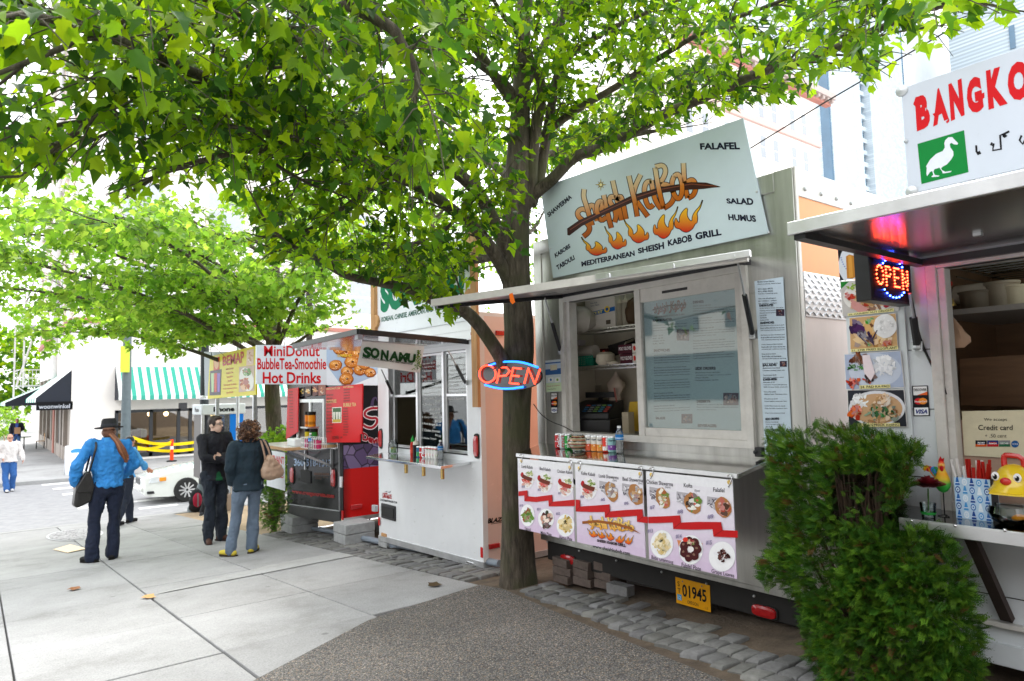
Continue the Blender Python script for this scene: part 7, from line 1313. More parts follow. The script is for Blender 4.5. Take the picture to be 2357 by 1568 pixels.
 if LP: scatter('crown', LEAF, np.array(LP), np.array(LD), np.array(LN), np.array(LS), np.array(LC), root, tv, tf)
 print(name, 'leaves', len(LP)); return root
def PD(*a): return [dep(x, y, d) for x, y, d in a]
trunk = [onG(1190, 1338)+np.array([0, 0, -.06])]+PD((1189, 1200, 6.0), (1187, 1050, 6.0), (1190, 900, 6.0), (1196, 780, 6.0), (1190, 690, 6.0), (1186, 600, 6.0), (1188, 500, 6.0), (1192, 380, 6.0), (1198, 250, 6.05), (1203, 120, 6.1), (1208, 0, 6.2), (1212, -150, 6.3), (1215, -350, 6.4), (1215, -600, 6.5))
trunk_r = [.165, .135, .122, .125, .135, .125, .126, .12, .108, .085, .066, .07, .06, .05, .04]
LM = [(PD((1170, 860, 5.95), (1149, 814, 5.9), (1076, 711, 5.75), (993, 690, 5.5), (958, 667, 5.4), (870, 649, 5.1), (797, 637, 4.9), (738, 600, 4.6), (660, 560, 4.3)), .072),
 (PD((1184, 690, 6), (1164, 626, 5.95), (1105, 535, 5.7), (1061, 497, 5.5), (973, 432, 5.1), (900, 403, 4.8), (800, 350, 4.4), (690, 320, 4.0), (590, 300, 3.6)), .07),
 (PD((1184, 620, 6), (1164, 567, 5.95), (1131, 500, 5.8), (1096, 432, 5.6), (1000, 360, 5.2), (850, 310, 4.8), (690, 264, 4.4), (545, 218, 3.9), (396, 139, 3.3), (231, 76, 2.8), (100, 40, 2.4)), .075),
 (PD((1188, 300, 6.05), (1184, 211, 6.0), (1128, 165, 5.7), (1079, 132, 5.4), (1029, 116, 5.1), (960, 90, 4.7), (880, 60, 4.2)), .05),
 (PD((1210, -150, 6.3), (1100, -220, 5.2), (900, -180, 4.0), (765, -10, 3.2), (844, 33, 3.15), (907, 66, 3.1), (920, 92, 3.1), (950, 142, 3.1), (963, 182, 3.1), (957, 215, 3.1), (940, 231, 3.1)), .045),
 (PD((1212, 470, 6), (1233, 444, 6.0), (1277, 409, 5.9), (1321, 359, 5.8), (1385, 342, 5.6), (1459, 304, 5.3), (1532, 260, 5.0), (1600, 235, 4.8), (1755, 161, 4.4), (1828, 147, 4.2), (1917, 114, 4.0), (1990, 84, 3.8), (2107, 26, 3.5), (2269, -15, 3.2), (2420, -60, 3.0)), .06),
 (PD((1205, 480, 6), (1221, 446, 6.0), (1227, 330, 6.0), (1250, 215, 6.0), (1244, 182, 6.0), (1214, 125, 5.95), (1194, 83, 5.9), (1161, 43, 5.8), (1100, -60, 5.6)), .07),
 (PD((1220, 470, 6), (1241, 423, 6.05), (1260, 297, 6.1), (1277, 198, 6.15), (1287, 149, 6.2), (1293, 66, 6.2), (1297, 0, 6.3), (1310, -150, 6.4)), .06),
 (PD((1262, 300, 6.1), (1330, 250, 6.0), (1420, 200, 5.8), (1520, 130, 5.5), (1640, 60, 5.2), (1780, 10, 4.9), (1900, -40, 4.6)), .04),
 (PD((1286, 150, 6.2), (1360, 90, 6.2), (1460, 40, 6.0), (1560, 0, 5.8), (1700, -60, 5.6)), .035),
 (PD((396, 139, 3.3), (300, 200, 3.2), (195, 294, 3.0), (132, 337, 2.95), (50, 406, 2.9)), .014),
 (PD((545, 218, 3.9), (439, 235, 3.7), (347, 254, 3.5), (198, 277, 3.3), (60, 300, 3.1), (-60, 320, 3.0)), .02),
 (PD((690, 320, 4.0), (560, 350, 3.8), (450, 370, 3.7), (350, 410, 3.6), (290, 450, 3.5)), .018),
 (PD((900, 403, 4.8), (830, 450, 4.7), (760, 500, 4.6), (690, 540, 4.5), (600, 545, 4.4)), .022),
 (PD((231, 76, 2.8), (120, 120, 2.6), (20, 160, 2.5), (-80, 200, 2.4)), .014),
 (PD((1190, 560, 6), (1120, 600, 6.6), (1040, 600, 7.2), (960, 590, 7.8), (880, 560, 8.3)), .05),
 (PD((1190, 420, 6), (1110, 360, 6.7), (1030, 300, 7.5), (940, 250, 8.2)), .05), (PD((1195, 400, 6), (1260, 350, 7.0), (1340, 330, 7.9), (1420, 300, 8.6)), .05),
 (PD((1190, 540, 6), (1215, 540, 6.6), (1235, 520, 7.2), (1260, 470, 7.8)), .03), (PD((1195, 260, 6), (1050, 40, 5.6), (900, -60, 5.2), (700, -90, 4.6), (500, -80, 4.0), (300, -60, 3.4)), .05), (PD((1195, 230, 6), (1280, 40, 6.6), (1380, -60, 7.2), (1500, -120, 7.8)), .05), (PD((500, 240, 3.8), (540, 300, 3.9), (620, 370, 4.1), (700, 420, 4.3), (760, 440, 4.4)), .016), (PD((700, 100, 3.6), (620, 60, 3.3), (520, 20, 3.0), (420, -20, 2.7)), .02), (PD((880, 60, 4.2), (780, 110, 4.0), (680, 150, 3.8), (600, 160, 3.7)), .02), (PD((1100, 430, 5.6), (1040, 520, 5.4), (980, 560, 5.2), (900, 560, 5.0)), .022), (PD((1050, 200, 6.5), (950, 180, 6.8), (850, 190, 7.0), (750, 230, 7.2), (650, 280, 7.4)), .03)]
LEC = [(.105, .215, .006), (.14, .26, .007), (.065, .155, .008), (.19, .3, .008), (.11, .21, .008), (.035, .10, .010), (.022, .068, .010)]
ENV = (np.array([-400, -100, 0, 60, 165, 225, 300, 390, 468, 546, 575, 640, 723, 800, 885, 950, 985, 1046, 1100, 1150, 1200, 1240, 1252, 1275, 1320, 1420, 1500, 1600, 1700, 1730, 1790, 1860, 1895, 1960, 2040, 2080, 2130, 2200, 2250, 2300, 2357, 2800]),
       np.array([520, 490, 460, 440, 418, 460, 486, 425, 455, 490, 630, 612, 606, 650, 668, 720, 768, 755, 690, 560, 600, 620, 480, 418, 395, 360, 330, 298, 262, 250, 258, 285, 165, 180, 215, 140, 150, 150, 70, 75, 55, 30]))
main = make_tree('maple_tree', 'large spreading maple with forked trunk between the white trailer and kabob cart', trunk, trunk_r, LM, ENV, 11, .2, .75, .085, 8, .088, LEC, LT_V, LT_F, 'street maples', minlimb=.2, name_cut=False)
LEC2 = [(.12, .25, .03), (.16, .3, .035), (.09, .2, .03), (.2, .33, .06)]
def radial(base, n, seed, z0, z1, ln, bias=(0, 0), rise=.55):
 rg = random.Random(seed); out = []
 for i in range(n):
  a = 2*pi*i/n+rg.uniform(-.25, .25); z = z0+(z1-z0)*rg.random(); l = ln*rg.uniform(.8, 1.15); p = np.array([base[0], base[1], z]); d = np.array([cos(a)+bias[0], sin(a)+bias[1]]); l *= max(.5, np.linalg.norm(d)); d /= np.linalg.norm(d)+1e-6; L_ = [p]
  for k in range(1, 6): t = k/5; L_.append(np.array([p[0]+d[0]*l*t, p[1]+d[1]*l*t, z+l*rise*(t-.55*t*t)+rg.uniform(-.1, .1)]))
  out.append((L_, .05))
 return out
E2 = (np.array([-300, 0, 60, 100, 180, 240, 300, 390, 450, 480, 560, 640, 700, 790, 870, 960, 1200]), np.array([800, 765, 825, 850, 826, 850, 852, 836, 808, 800, 792, 785, 775, 760, 700, 690, 600]))
b2 = np.array([4.5, 13.2, gz(13.2)]); tk = [b2-np.array([0, 0, .1]), b2+np.array([.03, 0, 1.0]), b2+np.array([-.05, .05, 2.0]), b2+np.array([-.1, 0, 3.2]), b2+np.array([0, 0, 5.0]), b2+np.array([0, .1, 7.0])]
make_tree('maple_tree', 'sunlit maple behind the donut trailer, its crown spreading left over the street', tk, [.17, .14, .15, .12, .07, .03], radial(b2, 9, 3, b2[2]+2.5, b2[2]+3.2, 3.6, (-.5, -.25), .52)+radial(b2, 9, 4, b2[2]+3.0, b2[2]+4.4, 3.2, (-.45, -.2), .5)+radial(b2, 6, 5, b2[2]+4.6, b2[2]+6.4, 2.3, (-.2, 0), .7), E2, 21, .31, .95, .11, 8, .12, LEC2, L2_V, L2_F, 'street maples', minlimb=.15)
b3 = np.array([1.0, 16.2, gz(16.2)]); tk = [b3-np.array([0, 0, .1]), b3+np.array([0, 0, 2.5]), b3+np.array([0, 0, 5]), b3+np.array([0, 0, 7.2])]
b4 = np.array([9.5, 15.5, gz(15)]); tk = [b4-np.array([0, 0, .1]), b4+np.array([0, 0, 1.5]), b4+np.array([.05, 0, 3.5]), b4+np.array([0, 0, 8])]
make_tree('maple_tree', 'bright green maple standing in the lot behind the white trailer', tk, [.16, .14, .12, .04], radial(b4, 8, 7, b4[2]+2.4, b4[2]+3.6, 3.2, (-.1, 0), .35)+radial(b4, 8, 8, b4[2]+4, b4[2]+6.2, 3.0, (0, 0), .6)+radial(b4, 6, 9, b4[2]+6.4, b4[2]+8, 2.0, (0, 0), .8), None, 31, .5, 1.0, .2, 6, .14, LEC2, L2_V, L2_F, 'street maples', minlimb=.15)
# ---- arborvitae: a clipped, half bare bush of flat fan sprays
def _spray():
 V, F = [], []
 def dia(p, d, l, w_):
  p, d = np.array(p), np.array(d)/np.linalg.norm(d); n = np.array([-d[1], d[0]]); o = len(V); V.extend([(*p, 0), (*(p+d*l*.5+n*w_), .01), (*(p+d*l), 0), (*(p+d*l*.5-n*w_), .01)]); F.extend([(o, o+1, o+2), (o, o+2, o+3)])
 dia((0, 0), (0, 1), 1.0, .03)
 for k in range(5):
  for s in (1, -1): y = .08+.17*k+.04*s; dia((0, y), (s*.6, .8), .52-.08*k, .032); dia((s*.14, y+.18), (s*.05, 1), .26-.04*k, .028)
 v = np.array(V); v[:, 2] -= .12*v[:, 1]**2; return v, np.array(F)
SPV, SPF = _spray()
def edge_grid(P, n=90):
 A = np.array(P, float); lo, hi = A.min(0), A.max(0); gx, gy = np.meshgrid(np.linspace(lo[0], hi[0], n), np.linspace(lo[1], hi[1], n)); Q = np.stack([gx, gy], -1); d = np.full((n, n), 1e9)
 for i in range(len(A)):
  a, e = A[i-1], A[i]-A[i-1]; t = np.clip(((Q-a) @ e)/(e @ e), 0, 1); d = np.minimum(d, np.linalg.norm(Q-a-t[..., None]*e, axis=-1))
 return lambda x, y: d[int((y-lo[1])/(hi[1]-lo[1])*(n-1)), int((x-lo[0])/(hi[0]-lo[0])*(n-1))]
def inpoly(x, y, P):
 c = False; j = len(P)-1
 for i in range(len(P)):
  if (P[i][1] > y) != (P[j][1] > y) and x < (P[j][0]-P[i][0])*(y-P[i][1])/(P[j][1]-P[i][1])+P[i][0]: c = not c
  j = i
 return c
def arborvitae(label, P, X0, thick, n, size, cav, seed, base, wscale):
 rg = np.random.default_rng(seed); ed = edge_grid(P); root = thing('arborvitae_shrub', label, 'shrub', base); xs = [p[0] for p in P]; ys = [p[1] for p in P]; LP, LD, LN, LS, LC = [], [], [], [], []
 while len(LP) < n:
  x, y = rg.uniform(min(xs), max(xs)), rg.uniform(min(ys), max(ys))
  if not inpoly(x, y, P): continue
  e = min(1, ed(x, y)/wscale); w_ = np.sqrt(1-(1-e)**2); front = rg.random() < .72; X = X0-thick*w_*(1 if front else -.9)*rg.uniform(.75, 1.05) if rg.random() < .85 else X0+thick*w_*rg.uniform(-1, 1)
  cv = cav and inpoly(x, y, cav)
  if cv and X < X0+.1 and rg.random() < .93: continue
  cl = mnoise(Vector((x*.021*70/wscale, y*.021*70/wscale, X*6)))
  if rg.random() < .5-cl*1.3-.35: continue
  p = onX(x, y, X); out = np.array([(X-X0)/thick*1.2, 0, 0])+(onX(x, y, X0)-onX(np.mean(xs), np.mean(ys), X0))*1.2; out[2] *= .5
  d = out+rg.normal(0, .45, 3)+np.array([0, 0, .35]); nn = rg.normal(0, 1, 3)+np.array([0, 0, .6]); LP.append(p); LD.append(d); LN.append(nn); LS.append(size*rg.uniform(.6, 1.25)); g = rg.uniform(.7, 1.3)*(1+.5*cl)
  c = np.array((.034, .105, .010)) if rg.random() < .6 else np.array((.10, .21, .018)); LC.append(c*g if rg.random() > .03 else np.array((.12, .06, .02)))
 while cav and len(LP) < n+1500:  # brown inner sprays behind the hollow, darkened to put its shade into colour
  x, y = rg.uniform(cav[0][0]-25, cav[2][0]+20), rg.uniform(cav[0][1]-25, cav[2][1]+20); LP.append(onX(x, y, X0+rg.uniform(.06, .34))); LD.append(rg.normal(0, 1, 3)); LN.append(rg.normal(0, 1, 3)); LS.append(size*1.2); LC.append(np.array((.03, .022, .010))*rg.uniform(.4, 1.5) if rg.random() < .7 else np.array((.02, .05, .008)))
 scatter('foliage', SPRAY, np.array(LP), np.array(LD), np.array(LN), np.array(LS), np.array(LC), root, SPV, SPF)
 b = MB(); r2 = random.Random(seed)
 base = np.array(base)
 for i in range(80 if cav else 8):
  x, y = r2.uniform(min(xs)+40, max(xs)-40), r2.uniform(min(ys), (min(ys)+max(ys))/2)
  if i < 64 and cav: x, y = r2.uniform(cav[0][0], cav[2][0]), r2.uniform(cav[0][1]-10, cav[2][1]+10)
  if not inpoly(x, y, P): continue
  q = onX(x, y, X0+r2.uniform(-.1, .12)); m1 = base*.55+q*.45+np.array([r2.uniform(-.08, .08), r2.uniform(-.08, .08), -.05]); b.tube(smooth2([base+np.array([r2.uniform(-.03, .03), r2.uniform(-.03, .03), 0]), m1, q*.8+m1*.2+np.array([r2.uniform(-.05, .05)]*3), q], 1), np.linspace(.010, .0025, 8), 5)
 b.tube([base+(0, 0, -.05), base+(.0, .01, .3), base+(0, 0, .6)], [.045, .04, .02], 8)
 b.build('branches', mat('brown_twig', (.06, .035, .022), rough=.9, var=.4, scale=20), root); return root
SP = [(1768, 1015), (1795, 992), (1835, 1000), (1880, 986), (1930, 988), (1990, 990), (2022, 1008), (2060, 1008), (2108, 1022), (2122, 1045), (2096, 1085), (2090, 1135), (2062, 1165), (2040, 1200), (2060, 1222), (2140, 1212), (2182, 1250), (2202, 1295), (2228, 1335), (2232, 1400), (2256, 1450), (2246, 1505), (2258, 1640), (1905, 1640), (1872, 1530), (1850, 1470), (1845, 1385), (1800, 1342), (1760, 1350), (1756, 1295), (1790, 1245), (1772, 1145)]
arborvitae('ragged green arborvitae bush with a bare brown hollow, between the kabob and white carts', SP, 3.42, .30, 13500, .058, [(1925, 1085), (2040, 1090), (2050, 1215), (1915, 1205)], 3, (3.42, 1.62, gz(1.6)), 95)
# ================================================================== THE CROSS STREET AND BEYOND
CREAM = mat('cream_render', (.82, .78, .73), rough=.8, var=.06, scale=1.2, dirt=.05); TAUPE = mat('taupe_paint', (.36, .31, .27), rough=.7, var=.1, scale=2); PINK = mat('pink_trim', (.42, .17, .13), rough=.7, var=.12, scale=2)
SHOPG = glass('shop_glass', (.8, .8, .78), .8, .12); STRIPE = mat('awning_stripe', attr=True, rough=.7, var=.06, scale=6); DBLUE = mat('black_canvas', (.012, .016, .026), rough=.8, var=.2, scale=8); MULL = mat('dark_mullion', (.02, .022, .026), rough=.4, var=.1)
BX, BY, BZ0 = 3.0, 34.0, -1.32; BTOP, BYE, BXE = 27.0, 54.0, 17.0
fy_ = PL('Y', BY, zz1); fx_ = PL('X', BX, zA7)
bd = thing('corner_building', 'cream corner building with striped awnings over dark shopfronts across the street', 'building', (BX, BY, BZ0))
s0, s1_ = fy_(968, 820), fy_(2400, 820); szt = s0[2]; sx0 = s0[0]
b = MB()      # walls with a real shop opening on the street front
b.box(BX, sx0, BY, BY+.4, BZ0, BTOP); b.box(sx0, BXE, BY, BY+.4, szt, BTOP); b.box(sx0, BXE, BY, BY+.4, BZ0, BZ0+.12); b.box(BX, BX+.4, BY+.4, BYE, 2.6, BTOP); b.box(BX+.4, BXE, BYE-.4, BYE, BZ0, BTOP); b.box(BXE-.4, BXE, BY+.4, BYE-.4, BZ0, BTOP); b.box(BX+.4, BXE-.4, BY+.4, BYE-.4, BTOP-.3, BTOP)
b.build('wall', CREAM, bd)
b = MB(); b.box(BX+.41, BXE-.41, BY+6, BY+6.1, BZ0, 4.2, 0); b.box(BX+.41, BXE-.41, BY+.41, BY+6, 4.0, 4.1, 0); b.box(sx0-.4, BXE-.41, BY+.41, BY+6, BZ0-.02, BZ0+.01, 1); b.build('shop_interior', [mat('warm_interior', (.5, .38, .24), rough=.8), TAUPE], bd)
fr = MB(); H_ = szt
for x in (972, 1262, 1492, 1590, 1960, 2140, 2330): X = fy_(x, 1000)[0]; fr.box(X-.07, X+.07, BY-.03, BY+.12, BZ0+.12, H_)
fr.box(sx0, BXE, BY-.03, BY+.12, H_-.12, H_); fr.box(sx0, BXE, BY-.03, BY+.12, BZ0+.12, BZ0+.3); f1_ = fr.build('shopfront_frame', MULL, bd)
b = MB(); b.box(sx0, BXE, BY+.03, BY+.04, BZ0+.3, H_-.12); b.build('shop_glazing', SHOPG, f1_)
LAMP = mat('lamp_globe', (1, .72, .35), emit=6, var=0)
for x, y in ((1252, 850), (1388, 848), (1780, 860)): p = onY(*zz1(x, y), BY+2); b = MB(); b.ell(p, .11, n=10, k=7); lp = b.build('pendant_lamp', LAMP, bd); b = MB(); b.tube([p, (p[0], p[1], 4.0)], .012, 5); b.build('lamp_cord', BLACK, lp)
p = onY(*zz1(2075, 995), BY+1.5); b = MB(); b.lathe([(.3, 0), (.22, .35)], p-np.array([0, 0, .2]), 14); b.build('lamp_shade', LAMP, bd)
for (x, y, w_, h_, c_) in ((1090, 1180, .8, 1.2, '#7a2a4a'), (1330, 1150, 1.4, .8, '#4a3a5a'), (1180, 1200, 1.2, .7, '#a04a5a'), (1540, 1180, .5, .9, '#6a5a3a')): p = onY(*zz1(x, y), BY+3.2); b = MB(); b.box(p[0]-w_/2, p[0]+w_/2, BY+3, BY+3.6, BZ0, BZ0+h_, 0, c_); b.build('display_stand', PAPER, bd)
def awning(x0, x1, wallax, z0, z1_, out, n, label=None, endc=True):
 """striped canopy: wallax 'Y' = on the street front, 'X' = on the side wall"""
 b = MB()
 for i in range(n):
  a, c = x0+(x1-x0)*i/n, x0+(x1-x0)*(i+1)/n; col = '#2f9c86' if i % 2 else '#eef2ec'
  if wallax == 'Y': P = [(a, BY, z1_), (c, BY, z1_), (c, BY-out, z0+.18), (a, BY-out, z0+.18), (c, BY-out-.01, z0), (a, BY-out-.01, z0)]
  else: P = [(BX, a, z1_), (BX, c, z1_), (BX-out, c, z0+.18), (BX-out, a, z0+.18), (BX-out-.01, c, z0), (BX-out-.01, a, z0)]
  b.add(P, [(0, 1, 2, 3), (3, 2, 4, 5)], 0, col)
 aw = b.build('awning', STRIPE, bd, smooth=False)
 for e in ((x0, x1) if endc else ()):
  b = MB(); s = .03 if e == x0 else -.03
  if wallax == 'Y': b.prism([(e, BY, z1_), (e, BY-out, z0+.18), (e, BY-out, z0), (e, BY, z0)], (s, 0, 0))
  else: b.prism([(BX, e, z1_), (BX-out, e, z0+.18), (BX-out, e, z0), (BX, e, z0)], (0, s, 0))
  b.build('awning_side', DBLUE, aw)
 return aw
at_, ab_ = fy_(985, 455), onY(*zz1(985, 735), BY-1.1); awning(sx0-.05, BXE-.3, 'Y', ab_[2], at_[2], 1.1, 72)
wt, wb_ = fy_(672, 480), fy_(665, 745); wo = BX-fy_(300, 745)[0]; awning(BY+.05, BY+8, 'X', wb_[2], wt[2], wo, 10); awning(BY+9.2, BYE-.5, 'X', wb_[2]-.15, wt[2]-.3, wo+.8, 12)
b = MB(); q0, q1 = fy_(303, 750), fy_(608, 812); b.box(q0[0], q1[0], BY-.0, BY+.05, q1[2], q0[2], 0, '#0b0c10'); fs = lambda u, v, h=0: (q0[0]+(q1[0]-q0[0])*u, BY-h, q0[2]+(q1[2]-q0[2])*v); T4(b, 'woonwinkel', quad(.07, .3, .92, .82), fs, .006, '#b8bcc4', bold=.01); b.build('shop_sign', PRINT, bd)
b = MB(); q0, q1 = fy_(1447, 735), fy_(1515, 778); b.box(q0[0], q1[0], BY-1.15, BY-1.10, q1[2]-.12, q0[2]-.12); b.build('hanging_shop_sign', BLACK, bd)
# side wall at street level: taupe piers, dark windows, recessed door
b = MB(); b.box(BX+.15, BX+.4, BY+.4, BYE, BZ0, 2.6, 0)
for y in (BY+.4, BY+3.2, BY+4.6, BY+7.2, BY+10, BY+13, BY+16, BY+19): b.box(BX, BX+.15, y, y+.55, BZ0, 2.6, 0)
b.box(BX+.02, BX+.15, BY+.4, BYE, BZ0, BZ0+.6, 0); b.build('side_piers', TAUPE, bd)
b = MB(); b.box(BX-.03, BX+.1, BY+8.1, BY+8.8, BZ0, 3.2); b.box(BX-.12, BX-.0, BY+.4, BYE, 4.6, 4.85); b.box(BX+.0, BXE, BY-.12, BY, 4.65, 4.85); b.build('brick_pier_and_band', PINK, bd)
for y in (BY+1.0, BY+3.8, BY+5.3, BY+10.6, BY+13.6, BY+16.6): b = MB(); b.box(BX+.1, BX+.149, y, y+1.7 if y > BY+5 else y+1.0, BZ0+.6, 2.2); b.build('side_window', MULL, bd)
for z in (4.85, 8.6, 12.3, 16, 19.7, 23.4):
 b = MB(); b.box(BX-.15, BX-.005, BY-.15, BYE, z+3.1, z+3.35); b.box(BX-.005, BXE, BY-.15, BY-.005, z+3.1, z+3.35); b.build('cornice', CREAM, bd)
 for k in range(6):
  y = BY+1.2+3.1*k; b = MB(); b.box(BX-.03, BX-.004, y, y+1.7, z+.7, z+2.7); w1 = b.build('window', mat('pink_white_frame', (.7, .58, .52), rough=.6), bd); b = MB(); b.box(BX-.04, BX-.031, y+.15, y+1.55, z+.85, z+1.7); b.box(BX-.04, BX-.031, y+.15, y+1.55, z+1.8, z+2.55); b.build('pane', mat('pale_pane', (.42, .45, .47), rough=.1), w1)
 for k in range(4):
  x = BX+1.6+3.6*k; b = MB(); b.box(x, x+1.9, BY-.03, BY-.004, z+.7, z+2.7); w1 = b.build('window', MATS['pink_white_frame'], bd); b = MB(); b.box(x+.15, x+1.75, BY-.04, BY-.031, z+.85, z+1.7); b.box(x+.15, x+1.75, BY-.04, BY-.031, z+1.8, z+2.55); b.build('pane', MATS['pale_pane'], w1)
 for k in range(7): y = BY+.25+3.1*k; b = MB(); b.box(BX-.09, BX-.003, y, y+.5, z-.0, z+3.1); b.build('pilaster', mat('pinkish_render', (.76, .64, .58), rough=.8, var=.08), bd)
FE = mat('pale_painted_steel', (.6, .58, .57), rough=.6, var=.1); b = MB(); ye = BYE-3.0
for z in (2.3, 6.0, 9.7):
 b.box(BX-1.3, BX-.16, ye, ye+2.6, z, z+.06)
 for zz in (z+.5, z+1.0): b.bar((BX-1.3, ye, zz), (BX-1.3, ye+2.6, zz), .05); b.bar((BX-1.3, ye, zz), (BX-.16, ye, zz), .05)
 for k in range(7): b.bar((BX-1.3+.19*k, ye, z), (BX-1.3+.19*k, ye, z+1), .03)
 b.bar((BX-1.25, ye+2.4, z+.06), (BX-.4, ye+.3, z+3.6), .08); b.bar((BX-1.3, ye, z), (BX-.16, ye, z-1.0), .06)
b.bar((BX-1.45, ye, .9), (BX-1.45, ye, 13), .09); b.bar((BX-1.0, ye, 2.2), (BX-1.0, ye, 13), .09); b.build('fire_escape', FE, bd); b = MB(); b.tube([(BX-.2, BY+6, 1.9), (BX-.2, BY+6, 27)], .12, 8); b.build('downpipe', FE, bd)
# caution tape and post, board, cafe set
p = onY(*zz1(1435, 1285), 31.5); p[2] = BZ0+.02; q = onY(*zz1(1435, 1062), 31.5); t_ = thing('orange_delineator', 'orange post holding yellow caution tape before the shop window', 'post', p); b = MB(); b.tube([p+(0, 0, .06), (p[0], p[1], q[2])], [.075, .06], 10, 0, '#e8481c'); b.lathe([(.0705, .55*(q[2]-p[2])), (.069, .7*(q[2]-p[2]))], p, 10, 0, '#e8e4dc'); b.build('post', PAPER, t_); b = MB(); b.lathe([(.2, 0), (.2, .05), (.08, .07)], p, 10); b.build('base', RUBBER, t_)
YT = '#e8c80a'
for (a, c), lb in ((((1110, 1045), (1440, 1095)), 'yellow caution tape sloping into the orange post'), (((1150, 1075), (1640, 1085)), 'upper level yellow caution tape before the shop window'), (((1150, 1130), (1640, 1140)), 'lower yellow caution tape before the shop window'), (((1150, 1140), (1440, 1080)), 'yellow caution tape crossing up to the post top')):
 P, Q = onY(*zz1(*a), 31.5), onY(*zz1(*c), 31.45); b = MB(); n = 10; vs = []
 for i in range(n+1): t = i/n; r_ = P*(1-t)+Q*t-np.array([0, 0, .12*sin(pi*t)]); vs += [r_+np.array([0, .02*sin(i), .06]), r_+np.array([0, -.02*sin(i), -.06])]
 b.add(vs, [(2*i, 2*i+1, 2*i+3, 2*i+2) for i in range(n)], 0, YT); tag(b.build('caution_tape', PAPER), lb, 'tape', 'caution tapes before the shop')
p = onZ(*zz1(640, 1352), -1.30); t_ = thing('sandwich_board', 'white plastic sandwich board on the far kerb, left of the hat wearer', 'sign', p); b = MB(); b.prism([p+np.array(v) for v in ((-.36, -.25, 0), (.36, -.25, 0), (.36, 0, 1.02), (-.36, 0, 1.02))], (0, .04, 0), 0, '#e9ecf0'); b.prism([p+np.array(v) for v in ((-.36, .3, 0), (.36, .3, 0), (.36, .05, 1.02), (-.36, .05, 1.02))], (0, .04, 0), 0, '#e9ecf0'); b.build('board', PAPER, t_, bevel=.02); b = MB(); disc(b, 0, 0, .2, .09, lambda x, y, h: p+np.array([x, -.258+.245*.8, y+.82]), 0, '#4a9ad8'); b.build('board_print', PRINT, t_)
p = onY(55, 1026, 47); p[2] = BZ0
for k, (dx, lb) in enumerate(((0, 'small dark cafe table under the far awning'),)):
 b = MB(); b.lathe([(.34, .70), (.34, .73)], p, 14); b.tube([p, p+(0, 0, .7)], .03, 8); b.lathe([(.22, 0), (.04, .03)], p, 10); tag(b.build('cafe_table', BLACK), lb, 'table')
for dx, lb in ((-.7, 'cafe chair left of the small table under the awning'), (.75, 'cafe chair between the small table and the building')):
 t_ = thing('cafe_chair', lb, 'chair', p+np.array([dx, 0, 0]), 'cafe chairs'); b = MB(); c = p+np.array([dx, 0, 0]); b.box(c[0]-.2, c[0]+.2, c[1]-.2, c[1]+.2, c[2]+.43, c[2]+.46); b.build('seat', WOOD, t_); b = MB(); s = -.2 if dx < 0 else .18; b.box(c[0]+s, c[0]+s+.03, c[1]-.2, c[1]+.2, c[2]+.5, c[2]+.88); b.build('backrest', WOOD, t_)
 for i in (-.18, .18):
  for j in (-.18, .18): b = MB(); b.bar((c[0]+i, c[1]+j, c[2]), (c[0]+i, c[1]+j, c[2]+.43), .03); b.build('leg', BLACK, t_)
# posts and poles
GREENP = mat('green_grey_post', (.10, .13, .14), rough=.5, var=.2, scale=10); p = onY(288, 1060, 28.6); p[2] = -1.3; t_ = thing('street_post', 'grey green street post behind the hat wearer with a lime sign on top', 'post', p); q = onY(291, 852, 28.6); b = MB(); b.tube([p, (p[0], p[1], 6.2)], [.17, .13], 14); b.build('post', GREENP, t_); b = MB(); q0, q1 = onY(277, 828, 28.4), onY(298, 857, 28.4); b.box(q0[0], q1[0], 28.38, 28.42, q1[2], q0[2]+.5, 0, '#c8d84a'); b.build('lime_sign', PRINT, t_)
p = onY(468, 1158, 17.08); p[2] = gz(17.08); t_ = thing('lamp_post', 'dark fluted lamp post beside the phone booth rising into the leaves', 'lamp post', p); b = MB(); b.lathe([(.34, 0), (.34, .08), (.26, .14), (.27, .3), (.2, .36), (.15, .5), (.12, .6)], p, 16); b.build('base', GREENP, t_); b = MB(); b.tube([p+(0, 0, .55), p+(0, 0, 6)], [.105, .085], 14); b.build('post', mat('dark_post', (.02, .026, .03), rough=.45, var=.2), t_); b = MB(); b.lathe([(.11, 2.55), (.118, 2.57), (.118, 2.62), (.11, 2.64)], p, 14); b.build('collar', ALU, t_)
for (x, y, Y, r_, m_, lb) in ((547, 1000, 15.6, .035, GALV, 'thin grey pole behind the yellow sandwich sign'), (712, 900, 16.3, .075, mat('dark_timber', (.05, .04, .035), rough=.9, var=.3), 'dark timber utility pole behind the donut sign'), (697, 900, 15.9, .03, GALV, 'slim pale conduit pole beside the timber utility pole')): p = onY(x, y, Y); g = np.array([p[0], Y, gz(Y)]); b = MB(); b.tube([g, g+(0, 0, 4.4 if x == 547 else 5.2)], r_, 10); tag(b.build('utility_pole', m_), lb, 'pole')
